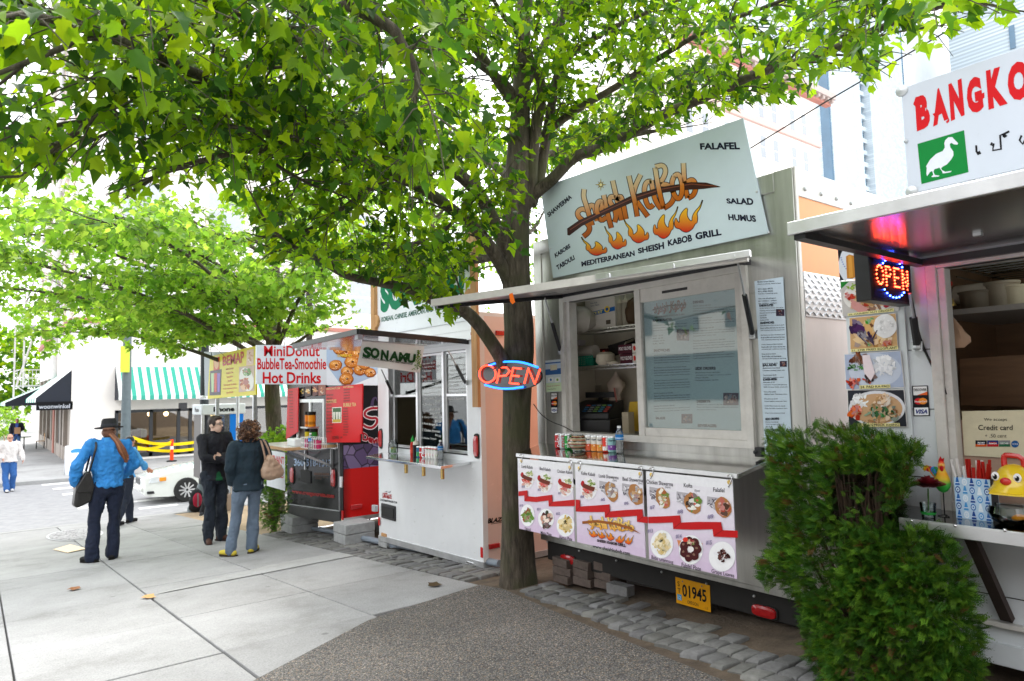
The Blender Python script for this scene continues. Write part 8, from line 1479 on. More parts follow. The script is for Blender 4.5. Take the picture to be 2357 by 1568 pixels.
# phone booth
YP = 16.55; fp = PL('Y', YP, zz1); p0, p1_ = fp(1700, 770), fp(2036, 850); xl, xr = p0[0], p1_[0]; t_ = thing('phone_booth', 'white topped public phone booth with blue side panel at the kerb', 'phone booth', (xl+.4, YP+.3, gz(YP))); zt, zb = fp(1990, 762)[2], fp(1990, 848)[2]; pz = fp(1990, 1370)[2]
b = MB(); b.box(xl-.04, xr+.04, YP-.03, YP+.85, zb, zt, 0, '#ccd2d4'); b.build('header', PAPER, t_, bevel=.02); b = MB(); fh = lambda u, v, h=0: (xl-.04+(xr-xl+.08)*u, YP-.03-h, zt+(zb-zt)*v); T4(b, 'Phone', quad(.26, .28, .74, .74), fh, .003, '#0e0f12', bold=.05); fh2 = lambda u, v, h=0: (xl-.04-h, YP+.85-.88*u, zt+(zb-zt)*v); T4(b, 'Phone', quad(.3, .3, .7, .72), fh2, .003, '#2a2c30', bold=.03); b.build('header_lettering', PRINT, t_)
b = MB(); b.box(xl, xl+.03, YP+.06, YP+.82, pz, zb, 0); b.build('side_panel', mat('grey_panel', (.10, .09, .085), rough=.5, var=.2), t_); b = MB(); b.box(xr-.30, xr, YP, YP+.03, pz+.2, zb, 0, '#1478d8'); b.build('blue_panel', PRINT, t_); b = MB(); b.box(xl+.03, xr, YP+.8, YP+.83, pz, zb); b.build('back_panel', glass('booth_glass', (.5, .52, .52), .7, .12), t_)
for x, y in ((xl, YP), (xr-.04, YP+.78)): b = MB(); b.box(x-.03, x+.03, y-.0, y+.06, pz-.05, zb); b.build('frame_post', ALU, t_)
b = MB(); b.box(xl+.35, xl+.62, YP+.55, YP+.79, pz+.35, zb-.3); b.build('telephone', BLACK, t_, bevel=.02); b = MB(); b.box(xl+.05, xr-.05, YP+.3, YP+.82, pz+.05, pz+.1); b.build('ledge', ALU, t_)
p = fp(1955, 1400); b = MB(); b.box(p[0]-.04, p[0]+.04, YP+.1, YP+.5, gz(YP)-.02, pz); b.build('pedestal', GALV, t_)
# yellow sandwich-shop sign
XY = 3.6; my_ = PL('X', XY, zz1); t_ = thing('shop_banner', 'yellow BEMAP signboard picturing drinks and a sandwich, left of the donut sign', 'sign', my_(1930, 700)); q = [my_(1756, 366), my_(2141, 280), my_(2138, 690), my_(1735, 724)]; b = MB(); b.prism(q, (.03, 0, 0), 0, '#e6d93c'); b.build('board', PRINT, t_)
b = MB(); T4(b, 'BEMAP', ((1862, 370), (2040, 322), (2040, 420), (1862, 448)), my_, .004, '#c0281c', bold=.03)
for i, l in enumerate(('Mini Donuts', 'Bubble Tea', 'Smoothies', 'Pizzas', 'Vietnamese Sandwich', 'Fresh Squeezed Juice', 'Hot Drinks')): w_ = 5.6*len(l)/2; y = 462+33*i; T4(b, l, ((1922-w_, y+6), (1922+w_, y-4), (1922+w_, y+12), (1922-w_, y+22)), my_, .004, '#c85a2a', bold=.02)
rectp(b, ((1786, 378), (1836, 370), (1834, 480), (1786, 486)), my_, .003, '#d8421c'); disc(b, 1810, 428, 20, 44, my_, .004, '#e8b07a'); rectp(b, ((1757, 490), (1853, 475), (1845, 690), (1752, 695)), my_, .003, '#3a3644')
for x, c_ in ((1778, '#b8d8a8'), (1802, '#d84a3a'), (1828, '#8a6ac8')): b.poly([my_(x-13, 510, .004), my_(x+13, 507, .004), my_(x+9, 665, .004), my_(x-9, 667, .004)], 0, c_)
rectp(b, ((2065, 318), (2122, 304), (2120, 436), (2060, 446)), my_, .003, '#e8c8b8'); food(b, 2092, 375, 22, 48, my_, .004, ['#d8a88a', '#c88a6a', '#f0e0d8'], 14, 3); rectp(b, ((2000, 456), (2130, 440), (2124, 655), (1996, 668)), my_, .003, '#c8b0a0'); disc(b, 2062, 560, 58, 100, my_, .004, '#f0f0ec', 20, a0=-.2); food(b, 2050, 590, 44, 66, my_, .0045, ['#b8542a', '#d8884a', '#e8b07a', '#a83a1c'], 26, 4); food(b, 2062, 500, 44, 32, my_, .006, ['#3a7a2a', '#6aa83a', '#c84a2a'], 20, 5); b.build('board_print', PRINT, t_)
b = MB(); P = [onX(*zz1(x, y), XY+.25) for x, y in ((1706, 330), (1900, 330), (1900, 700), (1712, 700))]; b.prism(P, (.02, 0, 0), 0, '#a8aeb6'); b.build('backing_board', PAPER, t_)
for x in (1790, 2100): p = my_(x, 700); b = MB(); b.bar((XY+.06, p[1], gz(p[1])), (XY+.06, p[1], p[2]+.8), .06); b.build('support_post', GALV, t_)
# ---- far right: beige block and pale towers
YR_ = 40.; fr_ = PL('Y', YR_, z6); cR = fr_(345, 900); cC = fr_(382, 620); zc_ = fr_(300, 600)[2]; t_ = thing('beige_building', 'cream stone block with deep cornice and sash windows behind the kabob sign', 'building', (cR[0]-10, YR_, -1)); b = MB(); b.box(cR[0]-26, cR[0], YR_, YR_+14, -1.5, cC[2]-.2); b.build('wall', mat('cream_stone', (.8, .74, .68), rough=.8, var=.05, scale=1), t_)
b = MB(); b.box(cR[0]-26.5, cC[0]+.6, YR_-1.3, YR_-.01, cC[2]-.5, cC[2]+.25, 0); b.box(cR[0]-26.4, cC[0]+.4, YR_-.7, YR_-.01, cC[2]-1.1, cC[2]-.5, 1); b.build('cornice', [mat('grey_brown_cornice', (.40, .33, .30), rough=.8), PINK], t_)
for k in range(24): x = cC[0]+.1-1.1*k; b = MB(); b.box(x-.2, x+.2, YR_-1.15, YR_-.71, cC[2]-.9, cC[2]-.5); b.build('bracket', MATS['grey_brown_cornice'], t_)
st = fr_(345, 930)[2]; b = MB(); b.box(cR[0]-26, cR[0]+.3, YR_-.35, YR_-.01, st, st+.75); b.build('string_course', mat('rose_course', (.55, .38, .34), rough=.8), t_)
for row, zr in enumerate((fr_(270, 960)[2]-1.3*2.2, fr_(255, 760)[2]-1.2*1.0, )): pass
za, zb2 = fr_(270, 1085)[2], fr_(270, 955)[2]; rowh = (zb2-za)*1.75; xs_ = [fr_(270, 1000)[0], fr_(198, 1000)[0], fr_(85, 1000)[0], fr_(10, 1000)[0]]; dx = xs_[0]-xs_[2]
cols_ = [xs_[0]-dx*k for k in range(7)]+[xs_[1]-dx*k for k in range(7)]
for r_, zo in enumerate((za, fr_(255, 850)[2], za-rowh, za-2*rowh)):
 for x in cols_:
  if x < cR[0]-25.5: continue
  b = MB(); hh = (zb2-za); b.box(x-.62, x+.62, YR_-.06, YR_-.004, zo-.05, zo+hh+.1); w1 = b.build('window', mat('white_sash', (.78, .76, .74), rough=.6), t_); b = MB(); b.box(x-.5, x+.5, YR_-.075, YR_-.061, zo+.08, zo+hh*.48); b.box(x-.5, x+.5, YR_-.075, YR_-.061, zo+hh*.53, zo+hh); b.build('pane', mat('grey_pane', (.25, .27, .29), rough=.15), w1)
def _panel(n, L, bb, v):
 br = n.new('ShaderNodeTexBrick'); br.inputs['Scale'].default_value = .55; br.inputs['Color1'].default_value = (.40, .47, .52, 1); br.inputs['Color2'].default_value = (.54, .60, .63, 1); br.inputs['Mortar'].default_value = (.32, .37, .4, 1); br.inputs['Mortar Size'].default_value = .012
 mp = n.new('ShaderNodeMapping'); mp.inputs['Rotation'].default_value = (radians(90), 0, 0); L.new(v, mp.inputs['Vector']); L.new(mp.outputs[0], br.inputs['Vector']); L.new(br.outputs['Color'], bb.inputs['Base Color'])
PANEL = node_mat('marble_panels', .4, _panel); BLUEG = mat('blue_tower_glass', (.06, .13, .2), rough=.08, var=.2, scale=.4, spec=.8)
YT_ = 64.; ft = PL('Y', YT_, z6); t_ = thing('office_tower', 'pale marble panelled tower with a dark vertical window strip', 'building', (ft(560, 1000)[0], YT_, -1)); xa, xb_, xc, xd = ft(425, 600)[0], ft(612, 600)[0], ft(655, 600)[0], ft(868, 600)[0]
b = MB(); b.box(xa, xb_, YT_, YT_+25, -2, 110); b.box(xc, xd, YT_-.6, YT_+25, -2, 110); b.box(xb_, xc, YT_+1.2, YT_+24, -2, 110, 1); b.build('wall', [PANEL, BLUEG], t_)
for k in range(26): z = 8+2.6*k; b = MB(); b.box(xb_, xc, YT_+.6, YT_+1.19, z, z+.95); b.build('spandrel', PANEL, t_)
b = MB(); b.box(xd, xd+(ft(950, 400)[0]-ft(895, 400)[0]), YT_+1.0, YT_+20, -2, 110); b.build('glass_strip', BLUEG, t_); b = MB(); b.box(xa-.5, xa, YT_+.2, YT_+2, -2, 110); b.build('edge_glass', BLUEG, t_)
YW = 72.; q0, q1 = onY(2104, 300, YW), onY(2248, 126, YW); b = MB(); b.box(q0[0], q1[0], YW, YW+20, -2, q1[2]); t_ = b.build('white_block', mat('bright_white_wall', (.82, .83, .84), rough=.7, var=.04, scale=.3)); tag(t_, 'plain bright white block between the two pale towers', 'building')
XT = 190.; q0, q1 = onX(2357+60, 60, XT), onX(2185, 120, XT); t_ = thing('office_tower', 'pale tower at the top right corner with one short dark window strip', 'building', (XT, (q0[1]+q1[1])/2, -1)); b = MB(); b.box(XT, XT+30, q0[1]-20, q1[1], -2, onX(2300, -60, XT)[2]+30); b.build('wall', PANEL, t_); q0, q1 = onX(2322, 62, XT), onX(2339, 110, XT); b = MB(); b.box(XT-.3, XT-.01, q1[1], q0[1], q1[2], q0[2]); b.build('window_strip', BLUEG, t_)
# overhead wire
b = MB(); b.tube([onX(1390, 520, 5.6)*0+dep(1330, 545, 7.2), dep(1600, 420, 6.4), dep(1900, 235, 5.6), dep(2200, 60, 5.0), dep(2500, -140, 4.6)], .006, 6); tag(b.build('overhead_wire', RUBBER), 'black wire running up through the leaves above the kabob sign', 'wire')
# ---- white car crossing behind the booth
def car():
 X0, Yc, g = 3.38, 20.75, ZROAD; r = thing('parked_car', 'white sedan facing left behind the phone booth', 'car', (X0+2.3, Yc, g)); WCAR = mat('white_car_paint', (.78, .8, .76), rough=.12, var=.03, coat=.8)
 S = [(0, .55, .30, .62, .64), (.06, .70, .24, .68, .70), (.25, .80, .20, .72, .75), (.6, .86, .18, .76, .82), (1.2, .88, .18, .84, .93), (1.75, .88, .18, .90, .99), (2.6, .88, .18, .93, .98), (3.6, .88, .2, .95, 1.0), (4.2, .86, .24, .96, 1.02), (4.6, .78, .3, .9, .95), (4.7, .6, .4, .8, .82)]
 b = MB(); n = 18; vs = []
 for x, hw, z0, zb_, zt in S:
  for k in range(n):
   a = 2*pi*k/n; ca, sa = cos(a), sin(a); e = .42; y = hw*abs(ca)**e*(1 if ca > 0 else -1); zz = (zb_+(zt-zb_)*max(0, sa)**.8*(1-.0*abs(ca))) if sa > .2 else z0+(zb_-z0)*(.5+.5*sa/.2 if sa > -.2 else 0)
   if sa <= -.2: zz = z0
   vs.append((X0+x, Yc+y*(1 if sa < .3 else 1-.12*sa), g+zz))
 b.add(vs, [(i*n+k, i*n+(k+1) % n, (i+1)*n+(k+1) % n, (i+1)*n+k) for i in range(len(S)-1) for k in range(n)]+[tuple(range(n-1, -1, -1)), tuple((len(S)-1)*n+k for k in range(n))]); b.build('body', WCAR, r, ang=30)
 b = MB(); C_ = [(1.55, .78, .97, .97), (2.3, .62, .95, 1.40), (2.9, .62, .95, 1.44), (3.5, .62, .95, 1.40), (4.15, .74, .97, 1.0)]; vs = []
 for x, hw, z0, z1_ in C_: vs += [(X0+x, Yc-.80, g+z0), (X0+x, Yc-hw, g+z1_), (X0+x, Yc+hw, g+z1_), (X0+x, Yc+.80, g+z0)]
 b.add(vs, [(i*4+k, i*4+k+1, i*4+k+5, i*4+k+4) for i in range(4) for k in range(3)]); b.build('windows', mat('car_glass', (.02, .025, .03), rough=.06), r); b = MB(); b.hexa([(X0+2.25, Yc-.6, g+1.40), (X0+3.55, Yc-.6, g+1.40), (X0+3.55, Yc+.6, g+1.40), (X0+2.25, Yc+.6, g+1.40), (X0+2.35, Yc-.55, g+1.455), (X0+3.45, Yc-.55, g+1.455), (X0+3.45, Yc+.55, g+1.455), (X0+2.35, Yc+.55, g+1.455)]); b.build('roof', WCAR, r)
 for wx in (1.02, 3.7):
  for s in (-1, 1):
   c = (X0+wx, Yc+s*.80, g+.32); b = MB(); b.lathe([(.2, -.1), (.3, -.09), (.32, -.04), (.32, .06), (.3, .1), (.22, .1)], c, 22, 0, ax=(0, s, 0)); w1 = b.build('wheel', RUBBER, r); b = MB(); b.lathe([(.2, .09), (.21, .112), (.19, .108), (.06, .104), (.03, .12), (0, .12)], c, 22, 0, ax=(0, s, 0)); b.build('rim', BLACK, w1); b = MB()
   for k in range(10): a = 2*pi*k/10; b.bar((c[0]+.03*cos(a), c[1]+s*.12, c[2]+.03*sin(a)), (c[0]+.2*cos(a), c[1]+s*.114, c[2]+.2*sin(a)), .02, .035)
   b.build('spokes', ALU, w1);
 for s in (-1, 1):
  b = MB(); b.hexa([(X0+.04, Yc+s*.42, g+.56), (X0+.14, Yc+s*.76, g+.56), (X0+.40, Yc+s*.86, g+.58), (X0+.3, Yc+s*.4, g+.58), (X0+.09, Yc+s*.42, g+.69), (X0+.2, Yc+s*.76, g+.70), (X0+.44, Yc+s*.84, g+.72), (X0+.36, Yc+s*.4, g+.72)]); b.build('headlight', mat('headlight_glass', (.62, .66, .68), rough=.08, coat=.5), r); b = MB(); b.cbox((X0+.44, Yc+s*.855, g+.65), (.16, .04, .10)); b.build('indicator', mat('amber_lens', (.85, .32, .03), rough=.15), r, bevel=.01); b = MB(); b.cbox((X0+.2, Yc+s*.76, g+.32), (.22, .06, .07)); b.build('fog_slot', BLACK, r, bevel=.01)
 b = MB(); b.cbox((X0+.02, Yc, g+.58), (.06, .62, .17)); b.build('grille', MULL, r, bevel=.02); b = MB(); b.cbox((X0-.0, Yc, g+.40), (.05, 1.2, .10)); b.build('bumper_strip', WCAR, r, bevel=.02)
car()
# greenery at the far left end of the street and behind the booth
def bush(name, label, c, r, n, seed, size, cols=LEC2, cat='bush', trunk=None):
 rg = np.random.default_rng(seed); root = thing(name, label, cat, (c[0], c[1], trunk if trunk is not None else c[2]-r[2])); u = rg.normal(0, 1, (n, 3)); u /= np.linalg.norm(u, axis=1, keepdims=True); rad = rg.uniform(.35, 1, n)**.5; lump = np.array([1+.35*mnoise(Vector(v*2.3)+Vector((seed, 0, 0))) for v in u]); P = np.array(c)+u*rad[:, None]*lump[:, None]*np.array(r); D = u+rg.normal(0, .6, (n, 3)); N = rg.normal(0, .6, (n, 3))+np.array([0, 0, 1.]); C_ = np.array(cols)[rg.integers(0, len(cols), n)]*rg.uniform(.6, 1.3, (n, 1)); scatter('foliage', LEAF, P, D, N, size*rg.uniform(.6, 1.3, n), C_, root, L2_V, L2_F)
 b = MB(); z0 = trunk if trunk is not None else c[2]-r[2]; b.tube([(c[0], c[1], z0), (c[0]+.05, c[1], c[2])], [max(.05, r[0]*.06), .03], 8)
 for k in range(4): a = k*1.6; b.tube([(c[0]+.03, c[1], z0+(c[2]-z0)*.6), (c[0]+r[0]*.5*cos(a), c[1]+r[1]*.5*sin(a), c[2]+.2*r[2])], [.04, .015], 6)
 b.build('stems', BARK, root); return root
p = dep(-40, 900, 62); bush('street_tree', 'dark green street tree far down the side street at the left edge', (p[0], p[1], 4.0), (4.5, 4.5, 4.5), 2600, 3, .5, LEC, 'tree', trunk=-1.5); p = dep(8, 985, 50); bush('green_hedge', 'pale green hedge behind the walkers at the far left', (p[0]-.6, p[1], -.2), (2.0, 2.5, 1.2), 1200, 4, .22)
p = onY(645, 1010, 12.2); bush('leafy_plant', 'small bright leafy plant beside the donut shelf behind the woman', (p[0], p[1], p[2]-.35), (.42, .4, .5), 900, 5, .09)
arborvitae('small dark arborvitae by the donut trailer behind the paper sign', [(592, 1115), (660, 1105), (668, 1150), (650, 1215), (618, 1225), (600, 1190)], 3.72, .22, 900, .08, None, 9, (3.72, 11.0, gz(11)), 32)
# ================================================================== PEOPLE
def remesh(b, name, m, parent, vox, col, sm=5, wr=0., seed=0., wrs=13.):
 me = bpy.data.meshes.new('t'); me.from_pydata(b.v, [], b.f); o = bpy.data.objects.new('t', me); COL.objects.link(o); r = o.modifiers.new('r', 'REMESH'); r.mode = 'VOXEL'; r.voxel_size = vox
 s = o.modifiers.new('s', 'SMOOTH'); s.factor = .5; s.iterations = sm; dg = bpy.context.evaluated_depsgraph_get(); dg.update(); e = bpy.data.meshes.new_from_object(o.evaluated_get(dg)); bpy.data.objects.remove(o); bpy.data.meshes.remove(me)
 n = len(e.vertices); V = np.empty(n*3); e.vertices.foreach_get('co', V); V = V.reshape(-1, 3)
 if wr:
  N = np.empty(n*3); e.vertices.foreach_get('normal', N); N = N.reshape(-1, 3); k = np.array([mnoise(Vector((v[0]*wrs, v[1]*wrs, v[2]*wrs*.45+seed)))-.6*abs(mnoise(Vector((v[0]*wrs*1.7+5, v[1]*wrs*1.7, v[2]*wrs*1.5+seed)))) for v in V]); V = V+N*((k+.25)*wr)[:, None]
 C = np.array([lin(col(v)) if callable(col) else lin(col) for v in V]) if callable(col) else np.tile(lin(col), (n, 1))
 e.vertices.foreach_set('co', (V-np.array(WLOC[parent.name])).ravel()); at = e.color_attributes.new('Col', 'FLOAT_COLOR', 'POINT'); at.data.foreach_set('color', np.hstack([C, np.ones((n, 1))]).ravel()); e.name = name
 e.materials.clear(); e.materials.append(m); e.polygons.foreach_set('use_smooth', [True]*len(e.polygons)); e.update(); ob = bpy.data.objects.new(name, e); COL.objects.link(ob); ob.parent = parent; WLOC[ob.name] = WLOC[parent.name]; return ob
class Man:
 """a person posed by joints in a frame facing +Y; arms and legs are (joint, joint, joint, ...)"""
 def __init__(s, label, loc, rz, sc, arms, legs, neck, head, hrz=0., htilt=0., skin='#c89a80', sw=.182, hipw=.155, lean=0., vox=.0085, chest=.125, waist=.15):
  s.t = thing('person', label, 'person', loc); s.loc = np.array(loc, float); s.rz = rz; s.sc = sc; s.arms, s.legs, s.neck, s.head = arms, legs, np.array(neck), np.array(head); s.hrz = hrz; s.skin = skin; s.sw, s.hipw, s.chest, s.waist = sw, hipw, chest, waist; s.hip = (np.array(legs[0][0])+np.array(legs[1][0]))/2
  s.HR = np.array(Matrix.Rotation(hrz, 3, 'Z') @ Matrix.Rotation(htilt, 3, 'X')); b = MB()
  s.torso(b, -.014); s.limbs(b, -.012); s.hd(b); s.hands(b)
  s.body = remesh(s.W(b), 'body', SKIN, s.t, vox, skin, 4)
 def w(s, p): p = np.asarray(p, float)*s.sc; c, d = cos(s.rz), sin(s.rz); return s.loc+np.array([p[0]*c-p[1]*d, p[0]*d+p[1]*c, p[2]])
 def W(s, b): b.v = [tuple(s.w(p)) for p in b.v]; return b
 def hp(s, p): return s.head+s.HR @ np.asarray(p, float)
 def torso(s, b, g, z0=None, flare=0.):
  nk, hp = s.neck, s.hip; Z = [(0, s.hipw, .115), (.12, s.hipw*.98, .115), (.25, s.waist, .105), (.42, .165, .12), (.6, s.sw*.93, s.chest), (.8, s.sw*.98, .115), (.93, s.sw*.72, .085), (1.0, .07, .07)]; n = 18; vs = []
  zz = [0 if z0 is None else (z0-hp[2])/(nk[2]-hp[2])]
  if z0 is not None: Z = [(zz[0], s.hipw+flare, .125+flare)]+[q for q in Z if q[0] > zz[0]+.03]
  for t, rx, ry in Z:
   c = hp+(nk-hp)*t
   for k in range(n): a = 2*pi*k/n; vs.append(c+np.array([(rx+g)*cos(a), (ry+g)*sin(a), 0]))
  b.add(vs, [(i*n+k, i*n+(k+1) % n, (i+1)*n+(k+1) % n, (i+1)*n+k) for i in range(len(Z)-1) for k in range(n)]+[tuple(range(n-1, -1, -1)), tuple((len(Z)-1)*n+k for k in range(n))])
 def chain(s, b, P, R):
  for i in range(len(P)-1): b.tube([P[i], P[i+1]], [R[i], R[i+1]], 12)
  for p, r in zip(P, R): b.ell(p, r, n=12, k=8)
 def arm(s, b, g, upto=1.):
  for A in s.arms: P = [np.array(p) for p in A[:3]]; P[2] = P[1]+(P[2]-P[1])*upto; s.chain(b, [s.neck*.35+P[0]*.65-np.array([0, 0, .03])]+P, [.062+g, .058+g, .043+g*1.1, (.03 if upto > .99 else .034)+g*1.2])
 def leg(s, b, g, flare=0., upto=1.):
  for L in s.legs: P = [np.array(p) for p in L[:3]]; P[2] = P[1]+(P[2]-P[1])*upto; s.chain(b, [P[0], P[0]*.5+P[1]*.5, P[1], P[1]*.55+P[2]*.45, P[2]], [.088+g, .075+g, .055+g, .052+g+flare*.4, .038+g+flare])
 def limbs(s, b, g):
  s.arm(b, g); s.leg(b, g)
  for L in s.legs: a = np.array(L[2]); t = np.array([sin(L[3]), cos(L[3]), 0]); s.chain(b, [a-t*.03-np.array([0, 0, .045]), a+t*.13-np.array([0, 0, .05])], [.034, .03])
 def hd(s, b):
  s.chain(b, [s.neck-np.array([0, 0, .06]), s.hp((0, -.015, -.07))], [.06, .052]); b.ell(s.hp((0, -.005, .025)), (.075, .096, .105), R=s.HR); b.ell(s.hp((0, .022, -.045)), (.056, .07, .072), R=s.HR); b.ell(s.hp((0, .055, -.09)), (.03, .03, .024), R=s.HR)
  b.ell(s.hp((0, .100, -.018)), (.014, .02, .022), R=s.HR); b.ell(s.hp((0, .092, .002)), (.009, .012, .03), R=s.HR); b.ell(s.hp((0, .082, -.062)), (.022, .012, .007), R=s.HR)
  for k in (1, -1): b.ell(s.hp((.076*k, -.005, -.012)), (.010, .02, .032), R=s.HR); b.ell(s.hp((.034*k, .078, .03)), (.024, .014, .010), R=s.HR)
 def hands(s, b):
  for A in s.arms:
   w_ = np.array(A[2]); d = np.array(A[3], float); d /= np.linalg.norm(d); pn = np.array(A[4] if len(A) > 4 else (1, 0, 0), float); sd = np.cross(d, pn); sd /= np.linalg.norm(sd)+1e-6; pn = np.cross(sd, d)
   s.chain(b, [w_, w_+d*.055], [.029, .03]); b.obox(w_+d*.02-sd*.038-pn*.012, d*.07, sd*.076, pn*.024)
   for k, l in enumerate((.066, .078, .072, .056)): q = w_+d*.085+sd*(.03-.02*k); s.chain(b, [q, q+d*l*.5+pn*.004, q+d*l*.92+pn*.024], [.0105, .0098, .0085])
   q = w_+d*.03+sd*.036; s.chain(b, [q, q+d*.035+sd*.022, q+d*.064+sd*.026+pn*.008], [.0125, .011, .009])
 def top(s, name, col, z0, g=.018, flare=.02, wr=.028, upto=.97, collar=None, fn=None):
  b = MB(); s.torso(b, g, z0, flare); s.arm(b, g*.9, upto)
  o = remesh(s.W(b), name, CLOTH, s.t, .011, fn or col, 5, wr, s.loc[0]*3)
  if collar: b = MB(); c = s.neck; n = 16; vs = [c+np.array([(.068+.01*k)*cos(a), (.066+.012*k)*sin(a)-.005, .045-.055*k]) for k in (0, 1) for a in [2*pi*i/n for i in range(n)]]; b.add(vs, [(k, (k+1) % n, n+(k+1) % n, n+k) for k in range(n)], 0, collar); s.W(b).build('collar', CLOTH, s.t)
  return o
 def trousers(s, col, g=.016, flare=.02, wr=.02, name='trousers', upto=1.04):
  b = MB(); c = s.hip
  for k in range(4): b.ell(c+np.array([0, 0, -.05+.025*k]), (s.hipw+g-.012, .112+g, .08))
  s.leg(b, g, flare, upto); return remesh(s.W(b), name, CLOTH, s.t, .011, col, 5, wr, s.loc[1]*2)
 def shoes(s, col, sole='#15120f'):
  for L in s.legs:
   a = np.array(L[2]); t = np.array([sin(L[3]), cos(L[3]), 0]); z = a[2]-.085; b = MB(); s.chain(b, [a-t*.045+np.array([0, 0, -.045]), a+t*.05+np.array([0, 0, -.042]), a+t*.16+np.array([0, 0, -.056])], [.043, .042, .036]); b.v = [(p[0], p[1], max(p[2], z+.012)) for p in b.v]
   o = remesh(s.W(b), 'shoe', CLOTH, s.t, .009, col, 3); b = MB(); sd = np.array([t[1], -t[0], 0]); b.prism([np.array([*(a+t*u+sd*v)[:2], z-.004]) for u, v in ((-.09, -.03), (-.09, .03), (.05, .046), (.16, .04), (.2, .0), (.16, -.04), (.05, -.046))], (0, 0, .02), 0, sole); s.W(b).build('sole', PAPER, o)
 def part(s, name, m, col, build, parent=None): b = MB(); build(b, col); return s.W(b).build(name, m, parent or s.t)
def on(x, y): return onG(x, y)
# ---- hat wearer, back to us
h = Man('person in bright blue shirt and wide black hat, back turned, long ponytail and shoulder bag', on(242, 1290), .12, 1.0,
 [((-.20, 0, 1.50), (-.37, -.03, 1.24), (-.34, .06, 1.02), (.05, .2, -1), (1, 0, 0)), ((.20, 0, 1.50), (.33, .0, 1.22), (.24, .18, 1.06), (-.2, .6, -.5), (-1, 0, 0))], [((-.095, 0, .95), (-.125, .03, .50), (-.15, 0, .09), -.5), ((.10, 0, .95), (.10, .02, .50), (.085, 0, .09), .45)], (0, 0, 1.555), (.02, .03, 1.67), -.25)
h.top('shirt', '#2b7fc4', .96, .020, .012, .036, collar='#3a8ccc'); h.trousers('#0c1830', .016, .028); h.shoes('#0c0a0a')
HB = '#17181b'
def _hat(b, c): b.lathe([(.165, -.005), (.17, .004), (.10, .012), (.094, .02), (.088, .09), (.075, .118), (.03, .112), (.001, .106)], h.hp((0, -.01, .055)), 28, 0, c, ax=h.HR @ np.array([0, .12, 1]))
h.part('hat', CLOTH, HB, _hat); h.part('hat_band', CLOTH, '#2a2c34', lambda b, c: b.lathe([(.0965, .018), (.0945, .045)], h.hp((0, -.01, .055)), 28, 0, c, ax=h.HR @ np.array([0, .12, 1])))
def _tail(b, c):
 rg = random.Random(2)
 for k in range(26): o = np.array([rg.uniform(-.03, .03), rg.uniform(-.02, .02), 0]); P = [h.hp((o[0], -.088, .0)), np.array([.05, -.10, 1.60])+o, np.array([.11, -.145, 1.50])+o*1.2, np.array([.15+rg.uniform(-.02, .02), -.15, 1.40])+o*1.2, np.array([.19+rg.uniform(-.03, .03), -.14, 1.30+rg.uniform(-.04, .05)])]; b.tube(smooth2(P, 2), .011, 5, 0, rg.choice(['#7a4a2c', '#8a5634', '#6a3e24', '#9a6440']))
 b.ell(h.hp((0, -.03, -.01)), (.082, .085, .08), 0, '#6a4028')
h.part('hair', HAIR, None, _tail)
bg_ = thing('shoulder_bag', 'black leather satchel hanging at the hat wearer\'s left hip', 'bag', h.w((-.27, .02, .74)))
b = MB(); b.prism([h.w((x, .09, z)) for x, z in ((-.38, .76), (-.34, .72), (-.18, .79), (-.15, .95), (-.20, 1.17), (-.26, 1.18), (-.36, .98))], h.w((0, -.16, 0))-h.w((0, 0, 0))); LEA = mat('black_leather', (.014, .013, .012), rough=.35, var=.4, scale=9, bump=.4, bscale=30); b.build('bag_body', LEA, bg_, bevel=.03, seg=3)
b = MB(); b.prism([h.w((x, -.075, z)) for x, z in ((-.375, .93), (-.18, .9), (-.16, .98), (-.205, 1.16), (-.26, 1.165), (-.35, 1.0))], h.w((0, -.02, 0))-h.w((0, 0, 0))); b.build('bag_flap', LEA, bg_, bevel=.008); b = MB(); P = [h.w(q) for q in ((-.22, -.05, 1.15), (-.19, -.125, 1.36), (-.155, -.12, 1.5), (-.15, -.02, 1.565), (-.16, .1, 1.46), (-.22, .11, 1.16))]; b.tube(smooth2(P, 2), .014, 6); b.build('strap', LEA, bg_)
# ---- man walking just beyond
m2 = Man('person in pale blue shirt walking to the right behind the hat wearer, short dark hair', on(286, 1208), -.95, .98, [((-.19, 0, 1.48), (-.22, -.12, 1.24), (-.2, .0, 1.04), (0, .2, -1)), ((.19, 0, 1.48), (.26, .12, 1.24), (.22, .34, 1.10), (0, .8, -.6))], [((-.09, 0, .93), (-.09, .2, .52), (-.09, .22, .09), 0), ((.09, 0, .93), (.09, -.05, .5), (.09, -.28, .12), 0)], (0, .03, 1.53), (0, .10, 1.65), -.1, -.35, skin='#c88a70')
m2.top('shirt', '#4a98d8', .95, .024, .02, .026, upto=.75, collar='#5aa4e0'); m2.trousers('#1a2234', .016, .015); m2.shoes('#0e0c0c'); m2.part('hair', HAIR, '#1c1614', lambda b, c: b.ell(m2.hp((0, -.018, .038)), (.08, .094, .098), 0, c, R=m2.HR))
